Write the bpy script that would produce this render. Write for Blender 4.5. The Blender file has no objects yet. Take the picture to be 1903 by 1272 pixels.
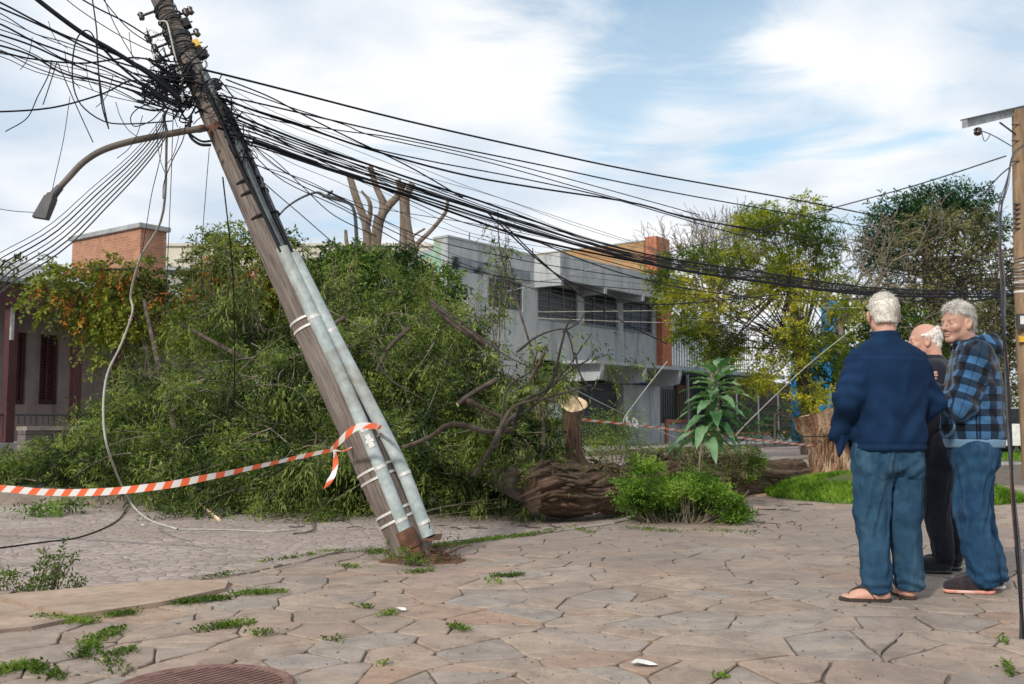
import bpy, math, random
import numpy as np
from mathutils import Vector, Matrix
random.seed(7)
rng = np.random.default_rng(7)
SC = bpy.context.scene
COL = SC.collection
pi = math.pi

# ------------------------------------------------------------------ camera
F = 1850.0                      # focal length in photo pixels (photo 1903 x 1272)
CX, CY, HOR = 951.5, 636.0, 785.0
CAMZ = 1.0
PITCH = math.atan((HOR - CY) / F)
cam_d = bpy.data.cameras.new('camera')
cam = bpy.data.objects.new('camera', cam_d)
COL.objects.link(cam)
cam.location = (0, 0, CAMZ)
cam.rotation_euler = (pi / 2 + PITCH, 0, 0)
cam_d.sensor_width = 36.0
cam_d.lens = 36.0 * F / 1903.0
cam_d.clip_start = 0.05
cam_d.clip_end = 3000
cam_d.dof.use_dof = True
cam_d.dof.focus_distance = 6.3
cam_d.dof.aperture_fstop = 5.0
SC.camera = cam

# ------------------------------------------------------------------ sky and sun
SUN_EL, SUN_AZ = math.radians(36), math.radians(212)     # compass angle from +Y, clockwise
world = bpy.data.worlds.new('World')
SC.world = world
world.use_nodes = True
nt = world.node_tree
nt.nodes.clear()
N = nt.nodes.new
def wl(a, b): nt.links.new(a, b)
out = N('ShaderNodeOutputWorld')
sky = N('ShaderNodeTexSky'); sky.sky_type = 'NISHITA'; sky.sun_disc = False
sky.sun_elevation = SUN_EL; sky.sun_rotation = SUN_AZ
sky.air_density = 1.0; sky.dust_density = 0.6; sky.ozone_density = 1.0
bg1 = N('ShaderNodeBackground'); bg1.inputs['Strength'].default_value = 0.15
tint = N('ShaderNodeMix'); tint.data_type = 'RGBA'; tint.blend_type = 'MULTIPLY'; tint.inputs[0].default_value = 1; wl(sky.outputs[0], tint.inputs[6]); tint.inputs[7].default_value = (.80, 1.0, .93, 1)
wl(tint.outputs[2], bg1.inputs[0])
tc = N('ShaderNodeTexCoord')
sep = N('ShaderNodeSeparateXYZ'); wl(tc.outputs['Generated'], sep.inputs[0])
mz = N('ShaderNodeMath'); mz.operation = 'ADD'; mz.inputs[1].default_value = 0.22; wl(sep.outputs[2], mz.inputs[0])
mz2 = N('ShaderNodeMath'); mz2.operation = 'MAXIMUM'; mz2.inputs[1].default_value = 0.06; wl(mz.outputs[0], mz2.inputs[0])
dx = N('ShaderNodeMath'); dx.operation = 'DIVIDE'; wl(sep.outputs[0], dx.inputs[0]); wl(mz2.outputs[0], dx.inputs[1])
dy = N('ShaderNodeMath'); dy.operation = 'DIVIDE'; wl(sep.outputs[1], dy.inputs[0]); wl(mz2.outputs[0], dy.inputs[1])
cmb = N('ShaderNodeCombineXYZ'); wl(dx.outputs[0], cmb.inputs[0]); wl(dy.outputs[0], cmb.inputs[1])
mp = N('ShaderNodeMapping'); mp.inputs['Scale'].default_value = (0.62, 1.25, 1); mp.inputs['Rotation'].default_value = (0, 0, 0.3)
mp.inputs['Location'].default_value = (3.1, 1.7, 0)
wl(cmb.outputs[0], mp.inputs[0])
n1 = N('ShaderNodeTexNoise'); n1.inputs['Scale'].default_value = 2.6; n1.inputs['Detail'].default_value = 9
n1.inputs['Roughness'].default_value = 0.56; n1.inputs['Distortion'].default_value = 0.55
wl(mp.outputs[0], n1.inputs['Vector'])
def blob(px, py, rad):
    """a gap in the cloud round one compass direction of the sky"""
    x, y = (px - CX) / F, (CY - py) / F
    d = Vector((x, math.cos(PITCH) - math.sin(PITCH) * y, math.sin(PITCH) + math.cos(PITCH) * y)).normalized()
    v = N('ShaderNodeVectorMath'); v.operation = 'DISTANCE'
    wl(tc.outputs['Generated'], v.inputs[0]); v.inputs[1].default_value = d
    m = N('ShaderNodeMapRange'); m.inputs['From Min'].default_value = 0; m.inputs['From Max'].default_value = rad
    m.inputs['To Min'].default_value = 1; m.inputs['To Max'].default_value = 0; m.interpolation_type = 'SMOOTHSTEP'
    wl(v.outputs['Value'], m.inputs['Value'])
    return m.outputs[0]
acc = None
for (px, py, r, wgt) in ((1150, 10, .17, .16), (1110, 190, .09, .20), (1270, 60, .14, .18), (1390, 300, .06, .11), (1420, 70, .12, .14), (1860, 30, .22, .11), (960, 40, .12, .09), (700, 250, .1, .05), (1560, 270, .1, .05)):
    m = N('ShaderNodeMath'); m.operation = 'MULTIPLY'; m.inputs[1].default_value = wgt; wl(blob(px, py, r), m.inputs[0])
    if acc is None: acc = m.outputs[0]
    else:
        a = N('ShaderNodeMath'); a.operation = 'ADD'; wl(acc, a.inputs[0]); wl(m.outputs[0], a.inputs[1]); acc = a.outputs[0]
sb = N('ShaderNodeMath'); sb.operation = 'SUBTRACT'; wl(n1.outputs[0], sb.inputs[0]); wl(acc, sb.inputs[1])
cov = N('ShaderNodeMapRange'); cov.inputs['From Min'].default_value = 0.24; cov.inputs['From Max'].default_value = 0.46
cov.inputs['To Min'].default_value = 0.30; cov.interpolation_type = 'SMOOTHSTEP'
wl(sb.outputs[0], cov.inputs['Value'])
n2 = N('ShaderNodeTexNoise'); n2.inputs['Scale'].default_value = 1.9; n2.inputs['Detail'].default_value = 6; n2.inputs['Roughness'].default_value = 0.5
mp2 = N('ShaderNodeMapping'); mp2.inputs['Location'].default_value = (7.3, 2.2, 0); wl(cmb.outputs[0], mp2.inputs[0]); wl(mp2.outputs[0], n2.inputs['Vector'])
cr = N('ShaderNodeValToRGB')
cr.color_ramp.elements[0].position = 0.36; cr.color_ramp.elements[0].color = (0.60, 0.70, 0.82, 1)
cr.color_ramp.elements[1].position = 0.60; cr.color_ramp.elements[1].color = (0.94, 0.955, 0.97, 1)
wl(n2.outputs[0], cr.inputs[0])
bg2 = N('ShaderNodeBackground'); bg2.inputs['Strength'].default_value = 0.93
wl(cr.outputs[0], bg2.inputs[0])
mx = N('ShaderNodeMixShader'); wl(cov.outputs[0], mx.inputs[0]); wl(bg1.outputs[0], mx.inputs[1]); wl(bg2.outputs[0], mx.inputs[2])
wl(mx.outputs[0], out.inputs[0])

sun_d = bpy.data.lights.new('sun', 'SUN'); sun_d.energy = 3.0; sun_d.angle = math.radians(5); sun_d.color = (1, 0.93, 0.82)
sun = bpy.data.objects.new('sun', sun_d); COL.objects.link(sun)
sdir = Vector((math.sin(SUN_AZ) * math.cos(SUN_EL), math.cos(SUN_AZ) * math.cos(SUN_EL), math.sin(SUN_EL)))
sun.rotation_euler = sdir.to_track_quat('Z', 'Y').to_euler()
sun.location = (0, 0, 30)

SC.view_settings.view_transform = 'Standard'; SC.view_settings.look = 'None'
SC.view_settings.exposure = 0.22; SC.view_settings.gamma = 1.0
SC.view_settings.use_curve_mapping = False
SC.cycles.max_bounces = 6
SC.cycles.diffuse_bounces = 3
SC.cycles.transmission_bounces = 4
SC.cycles.transparent_max_bounces = 8

# ------------------------------------------------------------------ measuring
def ray(px, py):
    x, y = (px - CX) / F, (CY - py) / F
    return np.array([x, math.cos(PITCH) - math.sin(PITCH) * y, math.sin(PITCH) + math.cos(PITCH) * y])
def P(px, py, Y):
    d = ray(px, py); return np.array([0, 0, CAMZ]) + d * (Y / d[1])
def G(px, py, z=0.0):
    d = ray(px, py); return np.array([0, 0, CAMZ]) + d * ((z - CAMZ) / d[2])
def PP(lst, Y=None):
    return np.array([P(p[0], p[1], p[2] if len(p) > 2 else Y) for p in lst])
def nrm(v):
    v = np.asarray(v, float); return v / (np.linalg.norm(v, axis=-1, keepdims=True) + 1e-12)

# ------------------------------------------------------------------ noise in numpy
def _hash(i, j, k):
    n = (i * 374761393 + j * 668265263 + k * 2147483647 * 3 + 1013904223) & 0xffffffff
    n = ((n ^ (n >> 13)) * 1274126177) & 0xffffffff
    n = (n ^ (n >> 16)) & 0xffffff
    return n / float(0xffffff)
def vnoise(p, octs=1):
    p = np.asarray(p, float); tot = np.zeros(len(p)); amp = 1.0; s = 0
    for o in range(octs):
        q = p * (2 ** o) + o * 17.3
        i = np.floor(q).astype(np.int64); f = q - i; f = f * f * (3 - 2 * f)
        r = 0
        for a in (0, 1):
            for b in (0, 1):
                for c in (0, 1):
                    w = (f[:, 0] if a else 1 - f[:, 0]) * (f[:, 1] if b else 1 - f[:, 1]) * (f[:, 2] if c else 1 - f[:, 2])
                    r = r + w * _hash(i[:, 0] + a, i[:, 1] + b, i[:, 2] + c)
        tot += amp * (r * 2 - 1); s += amp; amp *= .5
    return tot / s

# ------------------------------------------------------------------ mesh builder
WLOC = {}
class MB:
    def __init__(self): self.v = []; self.f = []; self.n = 0; self.uv = []
    def add(self, v, f, mi=0, smooth=False, uv=None):
        v = np.asarray(v, float).reshape(-1, 3); f = np.asarray(f, int)
        if len(f) == 0: return
        self.v.append(v); self.f.append((f + self.n, mi, smooth)); self.n += len(v)
        self.uv.append(np.zeros((len(v), 3)) if uv is None else uv)
    def box(self, c0, c1, mi=0):
        x0, y0, z0 = np.minimum(c0, c1); x1, y1, z1 = np.maximum(c0, c1)
        v = [(x0,y0,z0),(x1,y0,z0),(x1,y1,z0),(x0,y1,z0),(x0,y0,z1),(x1,y0,z1),(x1,y1,z1),(x0,y1,z1)]
        self.add(v, [(0,3,2,1),(4,5,6,7),(0,1,5,4),(1,2,6,5),(2,3,7,6),(3,0,4,7)], mi)
    def hexa(self, v, mi=0):
        self.add(v, [(0,3,2,1),(4,5,6,7),(0,1,5,4),(1,2,6,5),(2,3,7,6),(3,0,4,7)], mi)
    def prism(self, poly, z0, z1, mi=0, side_mi=None):
        poly = [tuple(p[:2]) for p in poly]; n = len(poly)
        a = sum(poly[i][0]*poly[(i+1)%n][1]-poly[(i+1)%n][0]*poly[i][1] for i in range(n))
        if a < 0: poly = poly[::-1]
        v = [(x,y,z0) for x,y in poly] + [(x,y,z1) for x,y in poly]
        for fs, m in (([tuple(range(n, 2*n))], mi), ([tuple(range(n-1,-1,-1))], mi)):
            self.add(v, fs, m)
        self.add(v, [(i,(i+1)%n,n+(i+1)%n,n+i) for i in range(n)], mi if side_mi is None else side_mi)
    def tube(self, pts, r, n=8, mi=0, smooth=True, cap=True, wob=0.0, capmi=None, wf=1.3, wl=.45):
        pts = np.asarray(pts, float); m = len(pts)
        r = np.broadcast_to(np.asarray(r, float), (m,)) if np.ndim(r) == 0 else np.interp(np.linspace(0,1,m), np.linspace(0,1,len(r)), r)
        t = np.gradient(pts, axis=0); t = nrm(t)
        u = np.zeros_like(t)
        a = np.array([0,0,1.0]) if abs(t[0][2]) < .9 else np.array([1.0,0,0])
        u[0] = nrm(np.cross(t[0], a))
        for i in range(1, m):
            w = u[i-1] - t[i]*np.dot(u[i-1], t[i]); l = np.linalg.norm(w)
            u[i] = w/l if l > 1e-8 else u[i-1]
        w = np.cross(t, u)
        ang = np.linspace(0, 2*pi, n, endpoint=False)
        rr = r[:,None]*np.ones((1,n))
        if wob:
            q = np.stack([np.repeat(np.arange(m)*wl, n)+pts[0][0]*3, np.tile(np.cos(ang)*wf, m)+5, np.tile(np.sin(ang)*wf, m)+pts[0][2]], 1)
            rr = rr*(1+wob*vnoise(q, 2).reshape(m, n))
        v = pts[:,None,:] + (np.cos(ang)[None,:,None]*u[:,None,:] + np.sin(ang)[None,:,None]*w[:,None,:])*rr[:,:,None]
        uv = np.zeros((m,n,3)); L = np.concatenate([[0], np.cumsum(np.linalg.norm(np.diff(pts,axis=0),axis=1))])
        uv[:,:,0] = L[:,None]; uv[:,:,1] = (ang*r.mean())[None,:]
        i = np.arange(m-1)[:,None]*n; j = np.arange(n)[None,:]; j2 = (j+1)%n
        f = np.stack([i+j, i+j2, i+n+j2, i+n+j], -1).reshape(-1,4)
        self.add(v.reshape(-1,3), f, mi, smooth, uv.reshape(-1,3))
        if cap:
            cm = mi if capmi is None else capmi
            self.add(v[0], [tuple(range(n-1,-1,-1))], cm); self.add(v[-1], [tuple(range(n))], cm)
    def lathe(self, c, prof, n=16, mi=0, smooth=True):
        """prof: list of (r, z) from bottom to top, axis z through c"""
        c = np.asarray(c, float); ang = np.linspace(0,2*pi,n,endpoint=False)
        v = [[(c[0]+r*math.cos(a), c[1]+r*math.sin(a), c[2]+z) for a in ang] for r, z in prof]
        m = len(prof); i = np.arange(m-1)[:,None]*n; j = np.arange(n)[None,:]; j2 = (j+1)%n
        self.add(np.array(v).reshape(-1,3), np.stack([i+j,i+j2,i+n+j2,i+n+j],-1).reshape(-1,4), mi, smooth)
        self.add(v[0], [tuple(range(n-1,-1,-1))], mi); self.add(v[-1], [tuple(range(n))], mi)
    def ribbon(self, pts, side, width, mi=0):
        pts = np.asarray(pts,float); side = np.asarray(side,float); m = len(pts)
        width = np.interp(np.linspace(0,1,m), np.linspace(0,1,len(width)), width) if np.ndim(width) else np.full(m, width)
        L = np.concatenate([[0], np.cumsum(np.linalg.norm(np.diff(pts,axis=0),axis=1))])
        a = pts - side*width[:,None]/2; b = pts + side*width[:,None]/2
        uv = np.zeros((2*m,3)); uv[:m,0]=L; uv[m:,0]=L; uv[m:,1]=1
        i = np.arange(m-1)
        self.add(np.concatenate([a,b]), np.stack([i,i+1,i+1+m,i+m],-1), mi, True, uv)
    def build(self, name, mats, parent=None, origin=None, local=False, attr=None):
        if not isinstance(mats, (list,tuple)): mats = [mats]
        V = np.concatenate(self.v); U = np.concatenate(self.uv)
        if local: o = np.zeros(3)
        elif parent is not None: o = np.array(WLOC[parent.name])
        elif origin is not None: o = np.asarray(origin, float)
        else: o = np.array([(V[:,0].min()+V[:,0].max())/2, (V[:,1].min()+V[:,1].max())/2, V[:,2].min()])
        V = V - o
        me = bpy.data.meshes.new(name)
        loops=[]; starts=[]; tot=[]; mi=[]; sm=[]; s=0
        for f, m, smo in self.f:
            k = f.shape[1]; loops.append(f.reshape(-1)); starts.append(s+np.arange(len(f))*k); s += len(f)*k
            tot.append(np.full(len(f),k)); mi.append(np.full(len(f),m)); sm.append(np.full(len(f),smo))
        loops=np.concatenate(loops); starts=np.concatenate(starts); tot=np.concatenate(tot)
        me.vertices.add(len(V)); me.vertices.foreach_set('co', V.astype(np.float32).ravel())
        me.loops.add(len(loops)); me.loops.foreach_set('vertex_index', loops.astype(np.int32))
        me.polygons.add(len(starts)); me.polygons.foreach_set('loop_start', starts.astype(np.int32))
        me.polygons.foreach_set('loop_total', tot.astype(np.int32))
        me.polygons.foreach_set('material_index', np.concatenate(mi).astype(np.int32))
        me.polygons.foreach_set('use_smooth', np.concatenate(sm).astype(bool))
        at = me.attributes.new('uvw','FLOAT_VECTOR','POINT'); at.data.foreach_set('vector', U.astype(np.float32).ravel())
        for m in mats: me.materials.append(m)
        me.update(calc_edges=True); me.validate(verbose=False)
        ob = bpy.data.objects.new(name, me); COL.objects.link(ob)
        if parent is not None: ob.parent = parent; WLOC[ob.name] = WLOC[parent.name]
        else: ob.location = o; WLOC[ob.name] = [float(x) for x in o]
        return ob

def tag(o, label=None, cat=None, group=None, kind=None):
    if label: o['label'] = label
    if cat: o['category'] = cat
    if group: o['group'] = group
    if kind: o['kind'] = kind
    return o
def thing(name, label, cat, loc, group=None, rotz=0):
    o = bpy.data.objects.new(name, None); COL.objects.link(o); o.empty_display_size = .2
    o.location = tuple(float(x) for x in loc); o.rotation_euler = (0,0,rotz); WLOC[o.name] = [float(x) for x in loc]
    return tag(o, label, cat, group)

def spl(pts, n):
    """Catmull-Rom through the points"""
    p = np.asarray(pts, float)
    if len(p) == 2: return p[0] + (p[1]-p[0])*np.linspace(0,1,n)[:,None]
    q = np.vstack([2*p[0]-p[1], p, 2*p[-1]-p[-2]])
    t = np.linspace(0, len(p)-1-1e-9, n); i = t.astype(int); f = (t-i)[:,None]
    a,b,c,d = q[i],q[i+1],q[i+2],q[i+3]
    return .5*((2*b)+(-a+c)*f+(2*a-5*b+4*c-d)*f*f+(-a+3*b-3*c+d)*f**3)

# ------------------------------------------------------------------ materials
def newmat(name):
    m = bpy.data.materials.new(name); m.use_nodes = True; t = m.node_tree
    return m, t, t.nodes['Principled BSDF'], t.nodes['Material Output']
def rgb(c): return (c[0], c[1], c[2], 1)
def coords(t, kind, scale=(1,1,1), rot=(0,0,0)):
    if kind == 'uvw':
        a = t.nodes.new('ShaderNodeAttribute'); a.attribute_name = 'uvw'; o = a.outputs['Vector']
    elif kind == 'World':
        a = t.nodes.new('ShaderNodeNewGeometry'); o = a.outputs['Position']
    else:
        a = t.nodes.new('ShaderNodeTexCoord'); o = a.outputs[kind]
    mp = t.nodes.new('ShaderNodeMapping'); mp.inputs['Scale'].default_value = scale; mp.inputs['Rotation'].default_value = rot
    t.links.new(o, mp.inputs[0]); return mp.outputs[0]
def tnoise(t, vec, scale, detail=4, rough=.55, dist=0):
    n = t.nodes.new('ShaderNodeTexNoise'); n.inputs['Scale'].default_value = scale; n.inputs['Detail'].default_value = detail
    n.inputs['Roughness'].default_value = rough; n.inputs['Distortion'].default_value = dist
    t.links.new(vec, n.inputs['Vector']); return n.outputs[0]
def ramp(t, fac, stops, interp='LINEAR'):
    r = t.nodes.new('ShaderNodeValToRGB'); r.color_ramp.interpolation = interp
    e = r.color_ramp.elements
    while len(e) < len(stops): e.new(.5)
    for i, (p, c) in enumerate(stops):
        e[i].position = p; e[i].color = rgb(c) if np.ndim(c) else (c,c,c,1)
    t.links.new(fac, r.inputs[0]); return r.outputs[0]
def mixc(t, fac, a, b, mode='MIX'):
    m = t.nodes.new('ShaderNodeMix'); m.data_type = 'RGBA'; m.blend_type = mode
    for s, x in ((0, fac), (6, a), (7, b)):
        if isinstance(x, (int, float)): m.inputs[s].default_value = x
        elif isinstance(x, tuple): m.inputs[s].default_value = rgb(x)
        else: t.links.new(x, m.inputs[s])
    return m.outputs[2]
def math_(t, op, a, b=None, c=None, clamp=False):
    m = t.nodes.new('ShaderNodeMath'); m.operation = op; m.use_clamp = clamp
    for s, x in ((0, a), (1, b), (2, c)):
        if x is None: continue
        if isinstance(x, (int, float)): m.inputs[s].default_value = x
        else: t.links.new(x, m.inputs[s])
    return m.outputs[0]
def bump(t, bsdf, h, strength=.3, dist=.01, prev=None):
    b = t.nodes.new('ShaderNodeBump'); b.inputs['Strength'].default_value = strength; b.inputs['Distance'].default_value = dist
    t.links.new(h, b.inputs['Height'])
    if prev is not None: t.links.new(prev, b.inputs['Normal'])
    t.links.new(b.outputs[0], bsdf.inputs['Normal']); return b.outputs[0]
def noisy(name, c1, c2, scale=3, rough=.7, bs=None, bstr=.3, bdist=.01, stretch=(1,1,1), kind='Object', c3=None, metal=0, lo=.35, hi=.65, spec=.4, s2=None, amt2=.35):
    m, t, b, o = newmat(name)
    v = coords(t, kind, stretch)
    col = ramp(t, tnoise(t, v, scale, 6, .6, .3), [(lo, c1), (hi, c2)])
    if c3:
        col = mixc(t, ramp(t, tnoise(t, v, scale*.37, 5, .65, .8), [(.5, 0.0), (.68, 1.0)]), col, c3)
    col = mixc(t, amt2, col, ramp(t, tnoise(t, v, (s2 or scale*6), 4, .6), [(.3, .25), (.7, 1.0)]), 'MULTIPLY')
    t.links.new(col, b.inputs['Base Color']); b.inputs['Roughness'].default_value = rough
    b.inputs['Metallic'].default_value = metal; b.inputs['Specular IOR Level'].default_value = spec
    bump(t, b, tnoise(t, v, bs or scale*8, 5, .6), bstr, bdist)
    return m
def leafmat(name, cols, scale=1.6, trans=.35, rough=.55, spec=.16):
    """cols: three leaf colours (old, usual, young) dealt out leaf by leaf"""
    m, t, b, o = newmat(name)
    g = t.nodes.new('ShaderNodeNewGeometry')
    v = coords(t, 'World')
    f = math_(t, 'ADD', math_(t, 'MULTIPLY', g.outputs['Random Per Island'], .42), math_(t, 'MULTIPLY_ADD', tnoise(t, v, scale, 3, .5), 2.0, -.68))
    col = ramp(t, f, [(.30, cols[0]), (.55, cols[1]), (.85, cols[2])])
    t.links.new(col, b.inputs['Base Color']); b.inputs['Roughness'].default_value = rough; b.inputs['Specular IOR Level'].default_value = spec
    tr = t.nodes.new('ShaderNodeBsdfTranslucent'); t.links.new(mixc(t, 1.0, col, (1.0, 1.15, .55), 'MULTIPLY'), tr.inputs[0])
    mx = t.nodes.new('ShaderNodeMixShader'); mx.inputs[0].default_value = trans
    t.links.new(b.outputs[0], mx.inputs[1]); t.links.new(tr.outputs[0], mx.inputs[2]); t.links.new(mx.outputs[0], o.inputs[0])
    return m
# ------------------------------------------------------------------ material set
M = {}
def paving():
    m, t, b, o = newmat('sandstone slabs')
    v = coords(t, 'World')
    g = t.nodes.new('ShaderNodeNewGeometry'); r1 = g.outputs['Random Per Island']
    sh = t.nodes.new('ShaderNodeCombineXYZ'); t.links.new(math_(t, 'MULTIPLY', r1, 57.0), sh.inputs[0]); t.links.new(math_(t, 'MULTIPLY', r1, 31.0), sh.inputs[1])
    va = t.nodes.new('ShaderNodeVectorMath'); va.operation = 'ADD'; t.links.new(v, va.inputs[0]); t.links.new(sh.outputs[0], va.inputs[1]); vs = va.outputs[0]
    base = ramp(t, r1, [(0, (.270,.205,.165)), (.18, (.345,.275,.228)), (.36, (.285,.240,.215)), (.52, (.375,.295,.235)), (.68, (.330,.250,.205)), (.80, (.36,.245,.18)), (.88, (.30,.262,.238)), (1, (.33,.28,.24))])
    base = mixc(t, 1.0, base, (.96,.95,.93), 'MULTIPLY')
    fine = tnoise(t, v, 55, 6, .72); mid = tnoise(t, vs, 6, 6, .64, .6); big = tnoise(t, v, .8, 5, .6, .6); cl_ = tnoise(t, vs, 2.2, 4, .6, 1.4)
    base = mixc(t, .9, base, ramp(t, fine, [(.3, .74), (.7, 1.12)]), 'MULTIPLY')
    base = mixc(t, .85, base, ramp(t, mid, [(.32, .66), (.60, 1.08)]), 'MULTIPLY')
    base = mixc(t, ramp(t, cl_, [(.54, 0.0), (.66, .35)]), base, (.40,.30,.22))
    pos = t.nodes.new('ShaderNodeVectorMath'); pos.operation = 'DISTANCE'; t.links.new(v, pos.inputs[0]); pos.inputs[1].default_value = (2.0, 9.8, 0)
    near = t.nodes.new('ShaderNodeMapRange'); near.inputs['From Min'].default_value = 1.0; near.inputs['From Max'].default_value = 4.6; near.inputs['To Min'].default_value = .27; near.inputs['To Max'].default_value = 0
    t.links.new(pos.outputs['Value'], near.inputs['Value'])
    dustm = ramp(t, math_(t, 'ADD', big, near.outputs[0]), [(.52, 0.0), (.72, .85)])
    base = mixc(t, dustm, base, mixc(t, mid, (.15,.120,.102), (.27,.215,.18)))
    base = mixc(t, ramp(t, tnoise(t, v, 1.9, 7, .7, 1.2), [(.50, 0.0), (.66, .45)]), base, (.125,.10,.088))
    sp = t.nodes.new('ShaderNodeTexVoronoi'); sp.inputs['Scale'].default_value = 30; t.links.new(v, sp.inputs['Vector'])
    base = mixc(t, math_(t, 'MULTIPLY', ramp(t, sp.outputs['Distance'], [(.06, .8), (.09, 0.0)]), ramp(t, tnoise(t, v, 3, 4, .6), [(.5, 0.0), (.58, 1.0)])), base, (.08,.06,.045))
    t.links.new(base, b.inputs['Base Color']); b.inputs['Roughness'].default_value = .7; b.inputs['Specular IOR Level'].default_value = .32
    bump(t, b, math_(t, 'ADD', math_(t, 'MULTIPLY', mid, .9), math_(t, 'MULTIPLY', fine, .25)), .7, .010)
    return m
M['paving'] = paving()
def jointmat():
    m, t, b, o = newmat('soil and old mortar in the joints'); v = coords(t, 'World')
    n = tnoise(t, v, 5, 5, .65); f = tnoise(t, v, 40, 4, .7)
    col = mixc(t, f, mixc(t, ramp(t, n, [(.42, 0.0), (.62, 1.0)]), (.055,.040,.030), (.19,.15,.12)), (.12,.095,.072))
    col = mixc(t, ramp(t, tnoise(t, v, 1.6, 4, .6), [(.55, 0.0), (.68, .7)]), col, (.07,.09,.03))
    t.links.new(col, b.inputs['Base Color']); b.inputs['Roughness'].default_value = .95; bump(t, b, f, .8, .012); return m
M['joint'] = jointmat()
def cobble():
    m, t, b, o = newmat('worn irregular cobbles')
    v = coords(t, 'World', (1, 1, 0))
    n = t.nodes.new('ShaderNodeTexVoronoi'); n.voronoi_dimensions = '2D'; n.feature = 'DISTANCE_TO_EDGE'; n.inputs['Scale'].default_value = 8.5; t.links.new(v, n.inputs['Vector'])
    c = t.nodes.new('ShaderNodeTexVoronoi'); c.voronoi_dimensions = '2D'; c.inputs['Scale'].default_value = 8.5; t.links.new(v, c.inputs['Vector'])
    s = t.nodes.new('ShaderNodeSeparateColor'); t.links.new(c.outputs['Color'], s.inputs[0])
    base = ramp(t, s.outputs[0], [(0, (.27,.225,.205)), (.5, (.35,.29,.265)), (1, (.41,.335,.295))])
    fine = tnoise(t, v, 30, 5, .7); big = tnoise(t, v, .6, 5, .6, .8)
    base = mixc(t, .7, base, ramp(t, fine, [(.3, .72), (.7, 1.15)]), 'MULTIPLY')
    base = mixc(t, ramp(t, big, [(.45, 0.0), (.7, .75)]), base, mixc(t, fine, (.20,.155,.13), (.30,.235,.195)))
    j = ramp(t, n.outputs['Distance'], [(.01, .7), (.09, 0.0)])
    t.links.new(mixc(t, j, base, (.13,.10,.085)), b.inputs['Base Color'])
    b.inputs['Roughness'].default_value = .75; b.inputs['Specular IOR Level'].default_value = .3
    bump(t, b, math_(t, 'ADD', ramp(t, n.outputs['Distance'], [(0, 0.0), (.25, 1.0)]), math_(t, 'MULTIPLY', fine, .3)), .45, .014)
    return m
M['cobble'] = cobble()
M['kerb'] = noisy('weathered kerb stone', (.20,.165,.14), (.36,.30,.26), 4, .85, bdist=.012, bstr=.5)
M['earth'] = noisy('bare brown earth', (.07,.045,.03), (.15,.10,.065), 6, .95, bdist=.03, bstr=.8)
M['redearth'] = noisy('torn reddish earth', (.075,.035,.022), (.20,.10,.06), 9, .95, bdist=.03, bstr=.9)
M['turf'] = noisy('short turf', (.05,.09,.02), (.10,.15,.04), 3, .95, c3=(.11,.10,.045), bdist=.03)
M['slab'] = noisy('tan concrete slab', (.30,.215,.155), (.44,.33,.25), 2.2, .85, c3=(.16,.12,.095), bdist=.006, lo=.3, hi=.7)
M['concrete'] = noisy('grey concrete', (.26,.25,.24), (.40,.39,.37), 2.5, .85, bdist=.008)
M['wood'] = None
def wood():
    m, t, b, o = newmat('weathered pole wood')
    v = coords(t, 'uvw', (.55, 9, 1))
    grain = tnoise(t, v, 6, 8, .65, .4); pat = tnoise(t, coords(t, 'uvw', (.6, 2.5, 1)), 2.2, 4, .6)
    col = ramp(t, grain, [(.3, (.070,.056,.050)), (.5, (.145,.118,.105)), (.7, (.26,.215,.185))])
    col = mixc(t, ramp(t, pat, [(.45, 0.0), (.7, .6)]), col, (.24,.21,.19))
    cracks = ramp(t, tnoise(t, coords(t, 'uvw', (.35, 16, 1)), 5, 5, .5, .2), [(.34, .85), (.40, 0.0)])
    col = mixc(t, cracks, col, (.03,.022,.02))
    t.links.new(col, b.inputs['Base Color']); b.inputs['Roughness'].default_value = .85; b.inputs['Specular IOR Level'].default_value = .25
    bump(t, b, grain, .8, .01)
    return m
M['wood'] = wood()
M['wood_tan'] = noisy('brown treated pole wood', (.19,.125,.075), (.32,.215,.13), 5, .8, stretch=(3,3,.5), bdist=.008)
M['pvc'] = noisy('grey green plastic conduit', (.31,.37,.375), (.47,.53,.535), 4, .45, c3=(.27,.27,.235), bdist=.002, spec=.45)
M['strap'] = noisy('pale steel strap', (.60,.58,.55), (.78,.76,.73), 9, .45, metal=.25)
M['rust'] = noisy('rusty iron', (.075,.035,.022), (.19,.085,.05), 14, .9, c3=(.05,.03,.025), bdist=.01)
M['cable'] = noisy('black cable sheath', (.006,.007,.011), (.013,.015,.022), 8, .6, spec=.2)
M['cable2'] = noisy('grey cable sheath', (.035,.038,.045), (.07,.073,.08), 8, .6, spec=.25)
M['cable3'] = noisy('pale drop wire', (.34,.33,.29), (.48,.47,.42), 8, .5, spec=.4)
M['conduit_dark'] = noisy('dark weathered conduit', (.03,.045,.05), (.08,.10,.105), 6, .5, spec=.45)
M['darkmetal'] = noisy('dark painted metal', (.035,.035,.04), (.075,.072,.075), 7, .5, bdist=.004)
M['lampmetal'] = noisy('weathered lamp arm', (.10,.085,.07), (.19,.16,.13), 6, .6, c3=(.20,.12,.08), bdist=.004)
M['glass_lamp'] = noisy('clouded lamp lens', (.17,.18,.20), (.26,.27,.29), 12, .3)
M['ceramic'] = noisy('brown glazed insulator', (.03,.016,.015), (.06,.035,.03), 9, .25, spec=.6)
M['yellow'] = noisy('yellow plastic', (.60,.33,.03), (.75,.45,.05), 12, .5)
M['white'] = noisy('white paint', (.62,.62,.60), (.78,.77,.75), 6, .6)
M['blackrubber'] = noisy('black rubber', (.012,.012,.013), (.03,.03,.03), 20, .75)

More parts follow.
